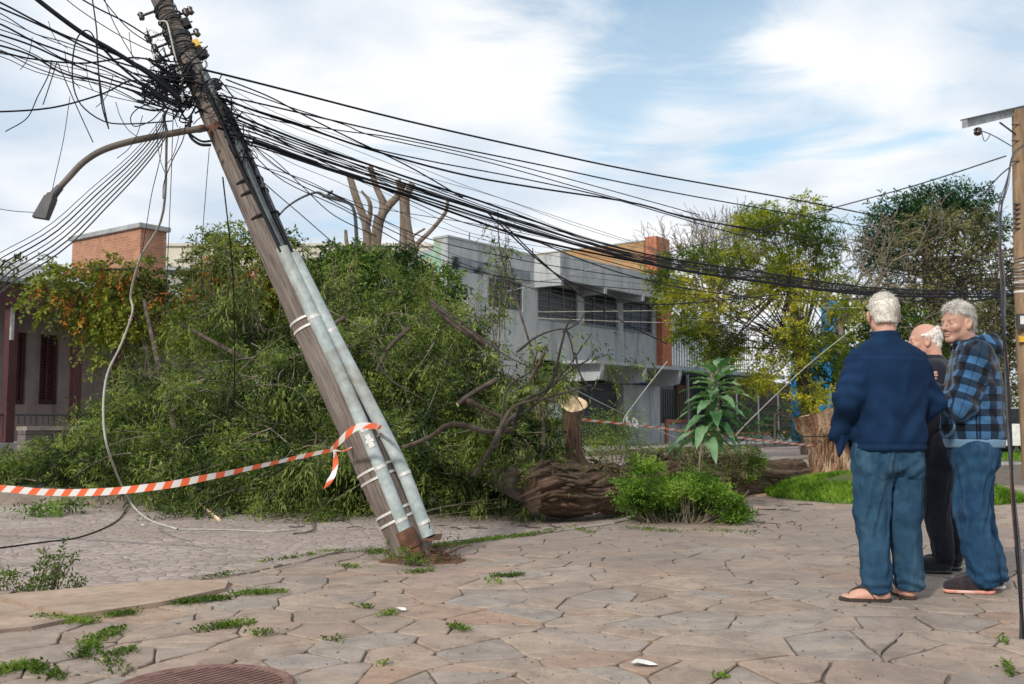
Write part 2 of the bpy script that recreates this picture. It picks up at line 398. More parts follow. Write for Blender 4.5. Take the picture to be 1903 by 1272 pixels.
def box_top(name, poly, z0, z1, mats, kind='structure'):
    b = MB(); b.prism(poly, z0, z1, 0, 1 if len(mats) > 1 else 0)
    return tag(b.build(name, mats, origin=(0,0,0)), kind=kind)

# ------------------------------------------------------------------ ground, road, pavements
b = MB(); b.add([(-900,-300,-.16),(900,-300,-.16),(900,1500,-.16),(-900,1500,-.16)], [(0,1,2,3)])
tag(b.build('ground', M['turf'], origin=(0,0,0)), kind='structure')
b = MB(); b.add([(-90,-20,-.12),(90,-20,-.12),(90,130,-.12),(-90,130,-.12)], [(0,1,2,3)])
tag(b.build('road', M['cobble'], origin=(0,0,0)), kind='structure')

kerb_px = [(-60,1112),(120,1098),(290,1082),(380,1072),(455,1060),(520,1046),(600,1027),(690,1020),(800,1012),(880,1003),(960,994),(1040,984),(1140,969),(1205,948),(1290,925),(1400,902),(1500,884),(1640,872),(1903,862),(2200,855)]
kerb = [G(x, y)[:2] for x, y in kerb_px]
kerb[0] = (-4.2, kerb[0][1]-.1)
kerb = [(-30., kerb[0][1]-2.2)] + kerb + [(40., kerb[-1][1]+2)]
# slightly wavering line, as old kerbs are
pav = [tuple(k) for k in kerb] + [(40,-15), (-30,-15)]
box_top('pavement', pav, -.3, -.014, [M['joint'], M['kerb']])
# the slabs themselves: broken sandstone laid like a puzzle, each with its own tilt, gap and worn edge
KX = np.array([k[0] for k in kerb]); KY = np.array([k[1] for k in kerb])
def clip_poly(poly, n, d):
    out_ = []
    for i in range(len(poly)):
        a, c = poly[i], poly[(i+1)%len(poly)]; da, dc = a@n-d, c@n-d
        if da <= 0: out_.append(a)
        if (da < 0) != (dc < 0): out_.append(a+(c-a)*(da/(da-dc)))
    return out_
def slabs(x0, x1, y0, y1, cell, gap, rs):
    rg = np.random.default_rng(rs); pts = []
    ya = .80; cy_ = cell*ya; nx, ny = int((x1-x0)/cell), int((y1-y0)/cy_)
    for i in range(nx):
        for j in range(ny):
            if rg.random() < .20: continue
            pts.append((x0+(i+.5+rg.uniform(-.46,.46))*cell, y0+(j+.5+rg.uniform(-.46,.46))*cy_))
            if rg.random() < .13: pts.append((pts[-1][0]+rg.uniform(-.5,.5)*cell, pts[-1][1]+rg.uniform(-.5,.5)*cell))
    P2 = np.array(pts); P2 = P2[P2[:,1] < np.interp(P2[:,0], KX, KY)-.10]; b = MB(); b0 = MB()
    wgt = rg.uniform(0, cell*cell*.30, len(P2))
    for i, p in enumerate(P2):
        d2 = ((P2-p)**2).sum(1); nb = np.argsort(d2)[1:26]
        poly = [p+np.array(q)*cell*1.6 for q in ((-1,-1),(1,-1),(1,1),(-1,1))]
        for k in nb:
            v = P2[k]-p; L2 = v@v; m_ = .5*(L2+wgt[i]-wgt[k])/L2
            n = v/math.sqrt(L2); poly = clip_poly(poly, n, p@n+m_*math.sqrt(L2)-gap*rg.uniform(.3,1.0))
            if len(poly) < 3: break
        if len(poly) < 3: continue
        h = .3; t_ = np.array([2*h, np.interp(p[0]+h,KX,KY)-np.interp(p[0]-h,KX,KY)]); n = np.array([-t_[1],t_[0]])/np.linalg.norm(t_)
        poly = clip_poly(poly, n, np.array([p[0], np.interp(p[0],KX,KY)-.14])@n)
        if len(poly) < 3: continue
        # knock off sharp corners, roughen edges
        q = []
        m = len(poly)
        for k in range(m):
            a, c, e = poly[k-1], poly[k], poly[(k+1)%m]; l1 = np.linalg.norm(a-c); l2 = np.linalg.norm(e-c)
            r_ = min(.028*rg.uniform(.3,1.3), l1*.3, l2*.3); q += [c+(a-c)/max(l1,1e-6)*r_, c+(e-c)/max(l2,1e-6)*r_]
        q2 = []
        for k in range(len(q)):
            a, c = q[k], q[(k+1)%len(q)]; q2.append(a); L = np.linalg.norm(c-a)
            nn_ = int(L/.07)
            for u in range(1, nn_): q2.append(a+(c-a)*u/nn_+rg.normal(size=2)*.0028)
        q = np.array(q2); ce = q.mean(0)
        if len(q) < 4: continue
        tilt = rg.normal(size=2)*.006; z0 = rg.uniform(-.005, .0)
        zt_ = z0+(q-ce)@tilt; inn = ce+(q-ce)*(1-.006/np.maximum(np.linalg.norm(q-ce,axis=1),.02))[:,None]
        k = len(q)
        V = np.concatenate([np.c_[inn, zt_], np.c_[q, zt_-.004], np.c_[q, np.full(k,-.03)]])
        ii = np.arange(k); jj = (ii+1)%k
        b.add(V, [tuple(range(k))]); base_ = b.n-len(V)
        b.f.append((np.stack([ii+k, jj+k, jj, ii],1)+base_, 0, False)); b.f.append((np.stack([ii+2*k, jj+2*k, jj+k, ii+k],1)+base_, 0, False))
    return b
tag(slabs(-6.2, 10.5, 2.6, 15.5, .31, .008, 4).build('paving', M['paving'], origin=(0,0,0)), kind='structure')
# kerb stones along the road edge, proud of the paving by a few millimetres
b = MB()
kk = spl(np.array([(x, y, 0) for x, y in kerb[1:15]]), 150)
i = 0
while i < len(kk)-4:
    n_ = random.choice((3, 4, 5)); a, c = kk[i], kk[min(i+n_, len(kk)-1)]
    d = nrm(c-a); nn = np.array([-d[1], d[0], 0]); a2 = a + d*.008; c2 = c - d*.008
    j1, j2 = random.uniform(-.012,.012), random.uniform(-.012,.012); h = random.uniform(.002,.016)
    w = .12
    q = [a2+nn*(.02+j1), a2-nn*(w+j1), c2-nn*(w+j2), c2+nn*(.02+j2)]
    b.hexa([(p[0],p[1],-.25) for p in q]+[(p[0],p[1],h) for p in q])
    i += n_
tag(b.build('kerb', M['kerb'], origin=(0,0,0)), kind='structure')

# tan concrete slabs let into the paving at the left
def slab(px, z, name):
    b = MB(); pts = [G(x, y)[:2] for x, y in px]
    b.prism(pts, -.05, z); tag(b.build(name, M['slab'], origin=(0,0,0)), kind='structure')
slab([(-40,1116),(130,1101),(290,1086),(425,1084),(418,1100),(300,1126),(210,1140),(135,1150),(92,1140),(0,1118),(-40,1112)][:10], .022, 'concrete_slab')
slab([(-60,1120),(0,1124),(86,1146),(128,1156),(60,1170),(-60,1184)], .016, 'concrete_slab')

# far pavement in front of the houses, with a tall kerb
AX, AY = -2.09, 32.0
D1 = np.array([.605,.797]); D1 = D1/np.linalg.norm(D1); N1 = np.array([D1[1], -D1[0]])
A0 = np.array([AX, AY])
f0 = A0 + N1*3.2
far = [(-40,12.9), (-8,13.5), (-4,13.9), (-2.2,15.2), (-1.2,18)] + [tuple(f0+D1*s) for s in (-1, 10, 30, 70)] + [(10,120), (-70,120), (-70,12.9)]
box_top('far_pavement', far, -.3, .06, [M['concrete'], M['kerb']])
# strip of verge beyond the road at the right
ver = [G(1780,878,-.1)[:2], G(1903,866,-.1)[:2], (40, G(1903,866,-.1)[1]+1), (60,42), (22,44), (14,36)]
vz = G(1850,868,-.1)[1]
box_top('grass_verge', [(9.0,vz),(40,vz-1),(60,60),(20,60),(10.5,30)], -.3, .03, [M['turf'], M['concrete']])

# manhole cover
mc = G(366, 1290); mc = np.array([mc[0], 3.85, 0])
t_ = thing('manhole_cover', 'round rusty ribbed iron manhole cover set in the paving at the bottom edge', 'manhole cover', mc)
M['manhole'] = noisy('reddish worn iron', (.13,.065,.05), (.22,.125,.10), 9, .7, bdist=.006)
b = MB(); b.lathe(mc, [(.335,-.03),(.335,.008),(.325,.012),(.315,.008),(.30,.006)], 48); b.build('rim', M['manhole'], t_)
b = MB(); b.lathe(mc, [(.298,-.03),(.298,.004)], 48)
ca, sa = math.cos(.95), math.sin(.95)
for k in range(-9, 10):
    o_ = k*.031; h = math.sqrt(max(0, .285**2-o_*o_))
    q = [(-h, o_-.009), (h, o_-.009), (h, o_+.009), (-h, o_+.009)]
    q = [(mc[0]+x*ca-y*sa, mc[1]+x*sa+y*ca) for x, y in q]
    b.prism(q, .002, .011)
b.build('lid', M['manhole'], t_)
# ------------------------------------------------------------------ buildings
M['grey_wall'] = None
def wallmat(name, c1, c2, stain=.5, sc=.8, streak=True, c3=None, patch=.0):
    m, t, b, o = newmat(name)
    v = coords(t, 'World')
    n = tnoise(t, v, sc, 6, .6, .5)
    col = ramp(t, n, [(.3, c1), (.7, c2)])
    sv = coords(t, 'World', (1, 1, .14))
    st = ramp(t, tnoise(t, sv, 2.3, 6, .65, .3), [(.50, 0.0), (.75, stain)])
    col = mixc(t, st, col, tuple(x*.36 for x in c1))
    if c3:
        pt = ramp(t, tnoise(t, v, .9, 6, .7, 1.0), [(.50-patch, 0.0), (.56-patch, 1.0)])
        col = mixc(t, pt, col, c3)
    fi = ramp(t, tnoise(t, v, 12, 5, .65), [(.3, .82), (.7, 1.08)])
    col = mixc(t, .8, col, fi, 'MULTIPLY')
    t.links.new(col, b.inputs['Base Color']); b.inputs['Roughness'].default_value = .88; b.inputs['Specular IOR Level'].default_value = .25
    bump(t, b, tnoise(t, v, 25, 4, .6), .3, .01)
    return m
M['grey_wall'] = wallmat('blue grey render', (.35,.375,.385), (.45,.475,.485), .85, 1.1)
M['grey_soffit'] = wallmat('grey concrete beams', (.30,.33,.35), (.40,.43,.45), .6)
M['black_stain'] = wallmat('render blackened by mould', (.15,.17,.19), (.30,.34,.38), .7, c3=(.025,.028,.03), sc=2)
M['green_wall'] = wallmat('flaking pale green paint', (.19,.36,.26), (.30,.46,.35), .6, c3=(.30,.27,.20), sc=1.3)
M['beige'] = wallmat('pale beige render', (.50,.46,.38), (.62,.58,.49), .3)
M['brown_wall'] = wallmat('stained brown render', (.30,.18,.09), (.46,.29,.15), .4, c3=(.38,.21,.10), sc=.5)
M['white_wall'] = wallmat('off white render', (.5,.53,.56), (.64,.66,.69), .3)
M['maroon'] = wallmat('dark maroon paint', (.055,.022,.025), (.085,.035,.038), .4)
M['cream'] = wallmat('shade darkened cream render', (.17,.135,.125), (.26,.215,.20), .6)  # cream darkened so the porch wall's shadow is in its colour
M['roof_grey'] = noisy('grey corrugated sheet', (.25,.27,.28), (.40,.42,.43), 3, .7, c3=(.20,.20,.19))
M['dark_in'] = noisy('dark glass and painted shade', (.012,.014,.017), (.03,.033,.038), 1.5, .25, spec=.5)  # near black also stands for unlit rooms and the overhang's shade
M['bars'] = noisy('dull grey window bars', (.16,.17,.18), (.26,.27,.28), 9, .6)
M['fence'] = noisy('dark green fence paint', (.02,.03,.028), (.05,.065,.06), 6, .6)
M['fencepost'] = noisy('pale grey fence post', (.22,.24,.24), (.32,.34,.34), 6, .6)
M['blue'] = wallmat('bright blue paint', (.012,.20,.55), (.02,.28,.68), .2)
M['shutter'] = noisy('dark roller shutter', (.055,.055,.065), (.10,.10,.115), 5, .6)
def brick(name, c1, c2, mortar, scale=1.0, bw=.24, bh=.075, rot=0):
    m, t, b, o = newmat(name)
    g = t.nodes.new('ShaderNodeTexCoord')
    # bricks run along the wall: combine the two level axes turned into the wall's own direction
    s = t.nodes.new('ShaderNodeSeparateXYZ'); t.links.new(g.outputs['Object'], s.inputs[0])
    u = math_(t, 'ADD', math_(t, 'MULTIPLY', s.outputs[0], math.cos(rot)), math_(t, 'MULTIPLY', s.outputs[1], math.sin(rot)))
    c = t.nodes.new('ShaderNodeCombineXYZ'); t.links.new(u, c.inputs[0]); t.links.new(s.outputs[2], c.inputs[1])
    n = t.nodes.new('ShaderNodeTexBrick'); t.links.new(c.outputs[0], n.inputs[0]); n.inputs['Scale'].default_value = scale
    n.inputs['Brick Width'].default_value = bw; n.inputs['Row Height'].default_value = bh; n.inputs['Mortar Size'].default_value = .009
    n.inputs['Color1'].default_value = rgb(c1); n.inputs['Color2'].default_value = rgb(c2); n.inputs['Mortar'].default_value = rgb(mortar)
    v = coords(t, 'World')
    col = mixc(t, .7, n.outputs[0], ramp(t, tnoise(t, v, 5, 6, .65), [(.3, .6), (.7, 1.15)]), 'MULTIPLY')
    col = mixc(t, ramp(t, tnoise(t, v, 1.1, 5, .6, .6), [(.55, 0.0), (.8, .5)]), col, tuple(x*.45 for x in c1))
    t.links.new(col, b.inputs['Base Color']); b.inputs['Roughness'].default_value = .9
    bump(t, b, n.outputs['Fac'], -.5, .01)
    return m
M['brick_o'] = brick('orange brick', (.52,.14,.055), (.44,.105,.04), (.36,.24,.18), rot=.3)
M['brick_b'] = brick('old brown brick', (.40,.18,.105), (.33,.14,.085), (.36,.25,.18), rot=-.6)
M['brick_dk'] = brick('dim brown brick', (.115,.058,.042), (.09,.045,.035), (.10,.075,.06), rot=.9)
M['stone_wall'] = brick('rough purple grey stone courses', (.115,.09,.088), (.16,.13,.12), (.03,.025,.024), bw=.9, bh=.22)

def W(O, D, s, n, z):
    nn = np.array([D[1], -D[0]]); p = np.asarray(O)+np.asarray(D)*s+nn*n
    return np.array([p[0], p[1], z])
def wbox(b, O, D, s0, s1, n0, n1, z0, z1, mi=0):
    b.hexa([W(O,D,s0,n0,z0),W(O,D,s0,n1,z0),W(O,D,s1,n1,z0),W(O,D,s1,n0,z0),W(O,D,s0,n0,z1),W(O,D,s0,n1,z1),W(O,D,s1,n1,z1),W(O,D,s1,n0,z1)][::1], mi)
def s_at(px, O=A0, D=D1, n=0.):
    nn = np.array([D[1], -D[0]]); o = np.asarray(O)+nn*n; r = ray(px, HOR); k = r[0]/r[1]
    return (k*o[1]-o[0])/(D[0]-k*D[1])
def z_at(px, py, O=A0, D=D1, n=0.):
    s = s_at(px, O, D, n); p = W(O, D, s, n, 0); d = ray(px, py); return CAMZ + d[2]*p[1]/d[1]
def bb(name, mats, parent, boxes, O=A0, D=D1):
    b = MB()
    for q in boxes: wbox(b, O, D, *q)
    return b.build(name, mats, parent)

gb = thing('office_building', 'two storey blue grey concrete building with barred windows and boxy overhang', 'building', W(A0,D1,7,0,.06))
ZT = 7.0
s1, s2 = s_at(993), s_at(1240)
sR = s2
# wall panels round the window openings
wins = []
wz = [(s_at(908), s_at(972), z_at(972,580), z_at(972,526)),
      (s_at(1000), s_at(1075), z_at(1000,590), z_at(1000,531)),
      (s_at(1087), s_at(1150), z_at(1087,602), z_at(1087,540)),
      (s_at(1160), s_at(1215), z_at(1160,612), z_at(1160,548))]
zlo = float(np.mean([w[2] for w in wz[1:]])); zhi = 6.1
zc = z_at(1050,672)
TH = .3
bl = []
w0 = wz[0]
bl += [(0, s1, -TH, 0, zc-.6, w0[2]), (0, w0[0], -TH, 0, w0[2], w0[3]), (w0[1], s1, -TH, 0, w0[2], w0[3]), (0, s1, -TH, 0, w0[3], ZT)]
bl += [(s1, sR, -TH, 0, zc, zlo), (s1, sR, -TH, 0, zhi, ZT)]
edges = [s1] + [x for w in wz[1:] for x in (w[0], w[1])] + [sR]
for a, c in zip(edges[::2], edges[1::2]): bl.append((a, c, -TH, 0, zlo, zhi))
bl += [(0, s_at(1050), -TH, 0, -.1, zc-.6), (s_at(1050), sR, -TH, 0, zc-.6, zc)]
bb('front_wall', M['grey_wall'], gb, bl)
bb('mould_stain', M['black_stain'], gb, [(s_at(838), s_at(985), .0, .006, w0[3]+.02, z_at(850,478))])
# near-black slab standing for the unlit room behind, roof slab
bb('dark_backing', M['dark_in'], gb, [(.2, sR-.1, -1.2, -.9, .0, 6.6)])
bb('roof_slab', M['grey_soffit'], gb, [(0.05, sR, -8, -TH-.01, 6.5, 6.7)])
# green side wall and its raised end
b = MB()
nn1 = N1
def side(b, m0, m1, z0, z1, mi=0, t=.25):
    # runs away from the corner at right angles to the front
    wbox(b, A0, D1, .0, t, -m1, -m0, z0, z1, mi)
side(b, TH+.002, .6, 0, ZT+.0, 0); side(b, .6, 9, 0, 6.55, 0)
b.build('side_wall', M['green_wall'], gb)
bb('parapet_cap', M['grey_soffit'], gb, [(-.03, s1, -TH-.03, .03, ZT, ZT+.07), (-.03,.28,-.63,-TH-.03,ZT,ZT+.07)])
# the projecting box over the upper windows with its deep beams
NB = 1.148; sE = s_at(1265, n=NB)
zf0, zf1 = z_at(1045,519,n=NB), z_at(1043,470,n=NB)
bb('overhang', M['grey_wall'], gb, [(s1, sE, NB-.16, NB, zf0, zf1), (s1, s1+.16, 0.002, NB-.16, zf0, zf1), (s1+.16, sE, .002, NB-.16, zf1-.2, zf1-.003), (sE-.16, sE, .002, NB-.16, zf0, zf1-.2)])
bb('soffit', M['dark_in'], gb, [(s1+.16, sE-.16, .002, NB-.16, zf0+.32, zf0+.45)])  # underside near black: shade below the overhang put into its colour
for px in (1040, 1125, 1196):
    s = s_at(px, n=NB); s = max(s, s1+.02)
    bb('beam', M['grey_soffit'], gb, [(s, s+.16, .002, NB+.02, zf0-.22, zf0-.002)])
# windows
for k, (a, c, z0, z1) in enumerate(wz):
    if k: z0, z1 = zlo, zhi
    fr = bb('window', M['bars'], gb, [(a, c, -.12, -.06, z0, z0+.05), (a, c, -.12, -.06, z1-.05, z1), (a, a+.05, -.12, -.06, z0+.05, z1-.05), (c-.05, c, -.12, -.06, z0+.05, z1-.05)]
            + [((a*(3-j)+c*j)/3-.03, (a*(3-j)+c*j)/3+.03, -.12, -.06, z0+.05, z1-.05) for j in (1, 2)])
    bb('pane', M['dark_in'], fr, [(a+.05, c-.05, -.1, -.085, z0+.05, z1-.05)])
    n = max(4, int((z1-z0)/.2))
    bb('bars', M['bars'], fr, [(a, c, -.05, -.03, z0+(z1-z0)*j/n-.012, z0+(z1-z0)*j/n+.012) for j in range(1, n)]
       + ([(a, c, .0, .05, z0-.06, z0-.01)] if k else []))
# canopy over the ground floor with curved brackets
zc2 = zc
NC = 1.5
bb('canopy', M['grey_soffit'], gb, [(s_at(1044), s_at(1268, n=NC), .002, NC, zc2-.12, zc2)])
for px in (1112, 1192, 1258):
    s = s_at(px, n=NC*.9)
    b = MB(); prof = [(.0,-.12),(NC,-.12),(NC,-.35),(NC-.1,-.68),(NC-.35,-.74),(0.0,-.74)]
    pr = [(n_, zc2+z) for n_, z in prof]; m = len(pr)
    v = [W(A0,D1,s,n_,z) for n_, z in pr]+[W(A0,D1,s+.2,n_,z) for n_, z in pr]
    b.add(v, [tuple(range(m)), ]); b.add(v, [tuple(range(2*m-1,m-1,-1))]); b.add(v, [(i,m+i,m+(i+1)%m,(i+1)%m) for i in range(m)])
    b.build('bracket', M['grey_soffit'], gb)
# ground floor
g0, g1, g2, g3 = s_at(1040,n=-.8), s_at(1146,n=-.8), s_at(1214,n=-.8), s_at(1236,n=-.8)
sh = bb('roller_shutter', M['shutter'], gb, [(g0, g1, -.85, -.8, .06, zc-.66)])
bb('slats', M['shutter'], sh, [(g0, g1, -.8, -.775, z, z+.07) for z in np.arange(.12, zc-.75, .13)])
bb('lower_wall', M['grey_wall'], gb, [(g1, g2, -.8, -.45, .0, zc-.7), (g2, g3+2.2, -.8, -.4, 0, .95)])
bb('column', M['green_wall'], gb, [(s_at(1075), s_at(1075)+.3, -.5, -.2, 0, zc-.7)])
bb('brick_pillar', M['brick_o'], gb, [(s_at(1222), s_at(1240), .005, .28, zc, zf0+.3)])
bb('brick_pier', M['brick_o'], gb, [(s_at(1216), s_at(1241), -.35, .2, zf1+.003, z_at(1228,443))])
zb = z_at(1215,445)
gs = s_at(1214)
bb('brown_wall', M['brown_wall'], gb, [(gs, gs+.25, -11, -.36, 6.6, zb-.05)])
bb('brown_wall_cap', M['grey_soffit'], gb, [(gs-.04, gs+.29, -11, -.36, zb-.05, zb)])
gt = bb('gate', M['fence'], gb, [(g3-.4+j*.22, g3-.4+j*.22+.05, -.7, -.66, .95, zc-.8) for j in range(12)])
bb('brick_trim', M['brick_o'], gb, [(g2+.3, g3+1.9, -.38, -.3, .98, 1.12), (g2+.3, g2+.5, -.38, -.3, .1, .975), (g3+1.7, g3+1.9, -.38, -.3, .1, .975)])
for px in (990, 1105): bb('roof_aerial', M['darkmetal'], gb, [(s_at(px), s_at(px)+.03, -3, -2.97, 6.7, 8.2)])

# pale neighbour with barred balcony to the right of it
wb = thing('pale_house', 'pale grey house with barred balcony behind the yellow green tree', 'house', W(A0,D1,20,-3,.06))
q0, q1 = s2+.1, s2+15
bb('wall', M['white_wall'], wb, [(q0, q1, -9, -4.0, 3.6, 6.6)])
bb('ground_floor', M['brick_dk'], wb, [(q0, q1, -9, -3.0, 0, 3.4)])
bb('balcony_slab', M['grey_soffit'], wb, [(q0, q1, -4, -.6, 3.4, 3.6)])
bb('railing', M['fence'], wb, [(q0+.15+j*.26, q0+.18+j*.26, -.75, -.72, 3.6, 5.9) for j in range(40)] + [(q0, q1, -.76, -.71, 5.9, 5.95)])
bb('garage_door', M['dark_in'], wb, [(q0+2, q0+6, -2.99, -2.9, 0, 2.9)]); bb('window', M['dark_in'], wb, [(q0+8, q0+11, -2.99, -2.9, .8, 2.7)])
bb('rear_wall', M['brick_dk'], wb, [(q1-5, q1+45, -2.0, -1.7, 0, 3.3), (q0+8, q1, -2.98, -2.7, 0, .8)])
bb('garage_front', M['brick_b'], wb, [(q0+6.2, q0+7.8, -2.99, -2.8, 0, 2.9)])

# street fence on a low wall
fe = thing('street_fence', 'tall dark barred fence on a low brick topped wall across the street', 'fence', W(A0,D1,24,0,.06))
e0, e1 = s_at(1278), s_at(1278)+22
bb('low_wall', M['concrete'], fe, [(e0, e1, -.12, .12, 0, .38)])
bb('coping', M['brick_o'], fe, [(e0, e0+9, -.15, .15, .38, .50), (e0+11, e1, -.15, .15, .38, .50)])
bb('rails', M['fence'], fe, [(e0, e1, -.02, .02, z, z+.045) for z in (.75, 1.15, 1.9, 2.9)])
bb('bars', M['fence'], fe, [(e0+j*.15, e0+j*.15+.022, -.012, .012, .5, 3.0) for j in range(int(22/.15))])
for j in range(9): bb('fence_post', M['fencepost'], fe, [(e0+j*2.6, e0+j*2.6+.09, -.05, .05, .5, 3.15)])

# blue front further along
bh = thing('blue_building', 'bright blue painted shop front mostly hidden by trees', 'building', P(1570, 830, 44)*[1,1,0])
b = MB()
def pbox(b, x0, x1, y0, y1, Y, dep, mi=0):
    a = P(x0, y1, Y); c = P(x1, y0, Y); b.box((a[0], Y, max(a[2], -.1)), (c[0], Y+dep, c[2]), mi)
pbox(b, 1532, 1680, 655, 850, 44, 5); b.build('wall', M['blue'], bh)
b = MB(); pbox(b, 1528, 1684, 646, 655, 43.8, 5.2); b.build('cornice', M['blue'], bh)
b = MB(); pbox(b, 1548, 1592, 690, 770, 43.9, .09); pbox(b, 1610, 1660, 690, 840, 43.9, .09); b.build('window', M['dark_in'], bh)
b = MB(); pbox(b, 1534, 1552, 560, 646, 44.2, .5); b.build('sign_column', M['blue'], bh)
wt = thing('water_tank', 'round blue water tank raised above the blue shop front', 'water tank', P(1554, 655, 46))
b = MB(); c = P(1556, 600, 46); b.lathe(c, [(.35,-1.3),(.35,-.05)], 8); b.build('stand', M['grey_soffit'], wt)
b = MB(); b.lathe(c, [(.5,-.05),(.6,.05),(.64,.5),(.6,.72),(.4,.86),(.12,.92),(.1,.96)], 20); b.build('tank', M['blue'], wt)

# beige block behind the fallen tree
bg = thing('beige_building', 'long plain beige rendered building behind the bare pruned tree', 'building', P(650, 800, 44)*[1,1,0])
a = P(520, 458, 44); c = P(760, 458, 44)
b = MB(); b.box((a[0]-6, 44, -.1), (c[0]+1, 52, a[2]), 0); b.build('wall', M['beige'], bg)
b = MB(); b.box((a[0]-6.1, 43.9, a[2]), (c[0]+1.1, 52.1, a[2]+.12), 0); b.build('parapet', M['beige'], bg)
for x in np.arange(a[0]-4, c[0], 2.6):
    b = MB(); b.box((x, 43.96, 3.6), (x+1.2, 44.02, 5.2)); b.build('window', M['dark_in'], bg)

# maroon house at the left
O2 = np.array([-13.6, 22.6]); D2 = nrm(np.array([.52,.854]))
mh = thing('maroon_house', 'low house with maroon eaves and porch posts, cream wall and two shuttered doors', 'house', W(O2,D2,3,0,.06))
def s2_(px, n=0.): return s_at(px, O2, D2, n)
def z2_(px, py, n=0.): return z_at(px, py, O2, D2, n)
zr = z2_(30, 533); zr2 = z2_(30, 577); sl = s2_(-60); sr = s2_(420)
bb('eaves', M['maroon'], mh, [(sl, sr, .5, .62, zr2, zr), (sl, sr, -.5, .5, zr-.12, zr-.02)], O2, D2)
bb('gutter', M['roof_grey'], mh, [(sl, sr, .62, .74, zr-.02, zr+.1)], O2, D2)
b = MB()
nn = 60; xs = np.linspace(sl, sr, nn*4+1)
v = []
for s in xs:
    h = .03*math.sin(s/.18*2*pi*.5)
    v.append(W(O2,D2,s,.7,zr+.12+h)); v.append(W(O2,D2,s,-5.5,zr+1.55+h))
i = np.arange(len(xs)-1)*2
b.add(v, np.stack([i, i+2, i+3, i+1], 1)); b.add(np.array(v)-[0,0,.05], np.stack([i+1, i+3, i+2, i], 1))
b.build('roof', M['roof_grey'], mh)
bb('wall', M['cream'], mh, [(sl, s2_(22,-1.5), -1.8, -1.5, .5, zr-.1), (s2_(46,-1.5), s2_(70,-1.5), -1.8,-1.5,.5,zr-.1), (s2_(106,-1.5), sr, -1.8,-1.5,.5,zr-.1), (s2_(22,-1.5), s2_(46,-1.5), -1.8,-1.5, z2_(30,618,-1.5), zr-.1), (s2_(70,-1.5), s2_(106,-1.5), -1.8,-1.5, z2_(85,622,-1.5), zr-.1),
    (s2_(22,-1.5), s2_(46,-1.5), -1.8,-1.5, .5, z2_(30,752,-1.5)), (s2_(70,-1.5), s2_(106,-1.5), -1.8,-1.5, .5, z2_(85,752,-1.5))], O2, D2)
for x0, x1 in ((22,46), (70,106)):
    a, c = s2_(x0,-1.5), s2_(x1,-1.5); z0, z1 = z2_((x0+x1)/2,752,-1.5), z2_((x0+x1)/2,620,-1.5)
    sh = bb('shutter_door', M['maroon'], mh, [(a, a+.1, -1.72,-1.6,z0,z1), (c-.1,c,-1.72,-1.6,z0,z1), (a+.1,c-.1,-1.72,-1.6,z1-.1,z1), (a+.1,c-.1,-1.72,-1.6,z0,z0+.12), ((a+c)/2-.03,(a+c)/2+.03,-1.7,-1.61,z0+.12,z1-.1)], O2, D2)
    bb('louvres', M['maroon'], sh, [(a+.1,c-.1,-1.69,-1.65,z,z+.05) for z in np.arange(z0+.12, z1-.12, .075)], O2, D2)
for px in (8, 132, 215): bb('porch_post', M['maroon'], mh, [(s2_(px,.3), s2_(px,.3)+.22, .15, .37, .5, zr2+.1)], O2, D2)
bb('porch_rail', M['darkmetal'], mh, [(sl, sr, .22, .27, 1.15, 1.2)] + [(sl+j*.16, sl+j*.16+.018, .235, .253, .95, 1.15) for j in range(90)], O2, D2)
bb('dark_backing', M['dark_in'], mh, [(sl, sr, -2.3, -2.1, .3, zr-.15)], O2, D2)  # added near-black slab; darkness behind the louvres is its colour
bb('porch_floor', M['concrete'], mh, [(sl, sr, -1.5, .5, .06, .5)], O2, D2)
bb('downpipe', M['concrete'], mh, [(s2_(11,.5), s2_(11,.5)+.07, .50, .57, z2_(11,632,.5), zr2)], O2, D2)
lw = thing('stone_wall', 'low dark stone garden wall in front of the maroon house', 'wall', W(O2,D2,3,2.2,.06))
bb('courses', M['stone_wall'], lw, [(sl, s2_(330,2.2), 2.0, 2.3, .0, z2_(80,800,2.2))], O2, D2)
bb('coping', M['kerb'], lw, [(sl, s2_(330,2.2), 1.95, 2.35, z2_(80,800,2.2), z2_(80,800,2.2)+.09)], O2, D2)

# brick chimney block
ct = P(262, 415, 26.0); O3 = ct[:2]; D3 = nrm(P(135,441,28)[:2]-O3)
cb = thing('brick_tower', 'square brown brick rooftop tower with a thin dark cap', 'tower', (O3[0]-1, O3[1]+.6, .06))
L3 = float(np.linalg.norm(P(135,441,28)[:2]-O3)); zt = ct[2]-.12
bb('shaft', M['brick_b'], cb, [(0, L3, 0, .78, 3.4, zt)], O3, D3)
bb('cap', M['roof_grey'], cb, [(-.08, L3+.08, -.08, .86, zt, zt+.12)], O3, D3)
gr = thing('grey_shed', 'low grey slab building between the brick tower and the orange flowered tree', 'building', P(340, 800, 33)*[1,1,0])
a = P(285, 492, 33); c = P(375, 492, 33)
b = MB(); b.box((a[0], 33, -.1), (c[0]+.5, 38, a[2]-.15)); b.build('wall', M['concrete'], gr)
b = MB(); b.hexa([(a[0]-.2,32.8,a[2]-.15),(c[0]+.7,32.8,c[2]-.32),(c[0]+.7,38,c[2]-.32),(a[0]-.2,38,a[2]-.15),(a[0]-.2,32.8,a[2]),(c[0]+.7,32.8,c[2]-.2),(c[0]+.7,38,c[2]-.2),(a[0]-.2,38,a[2])]); b.build('roof', M['roof_grey'], gr)
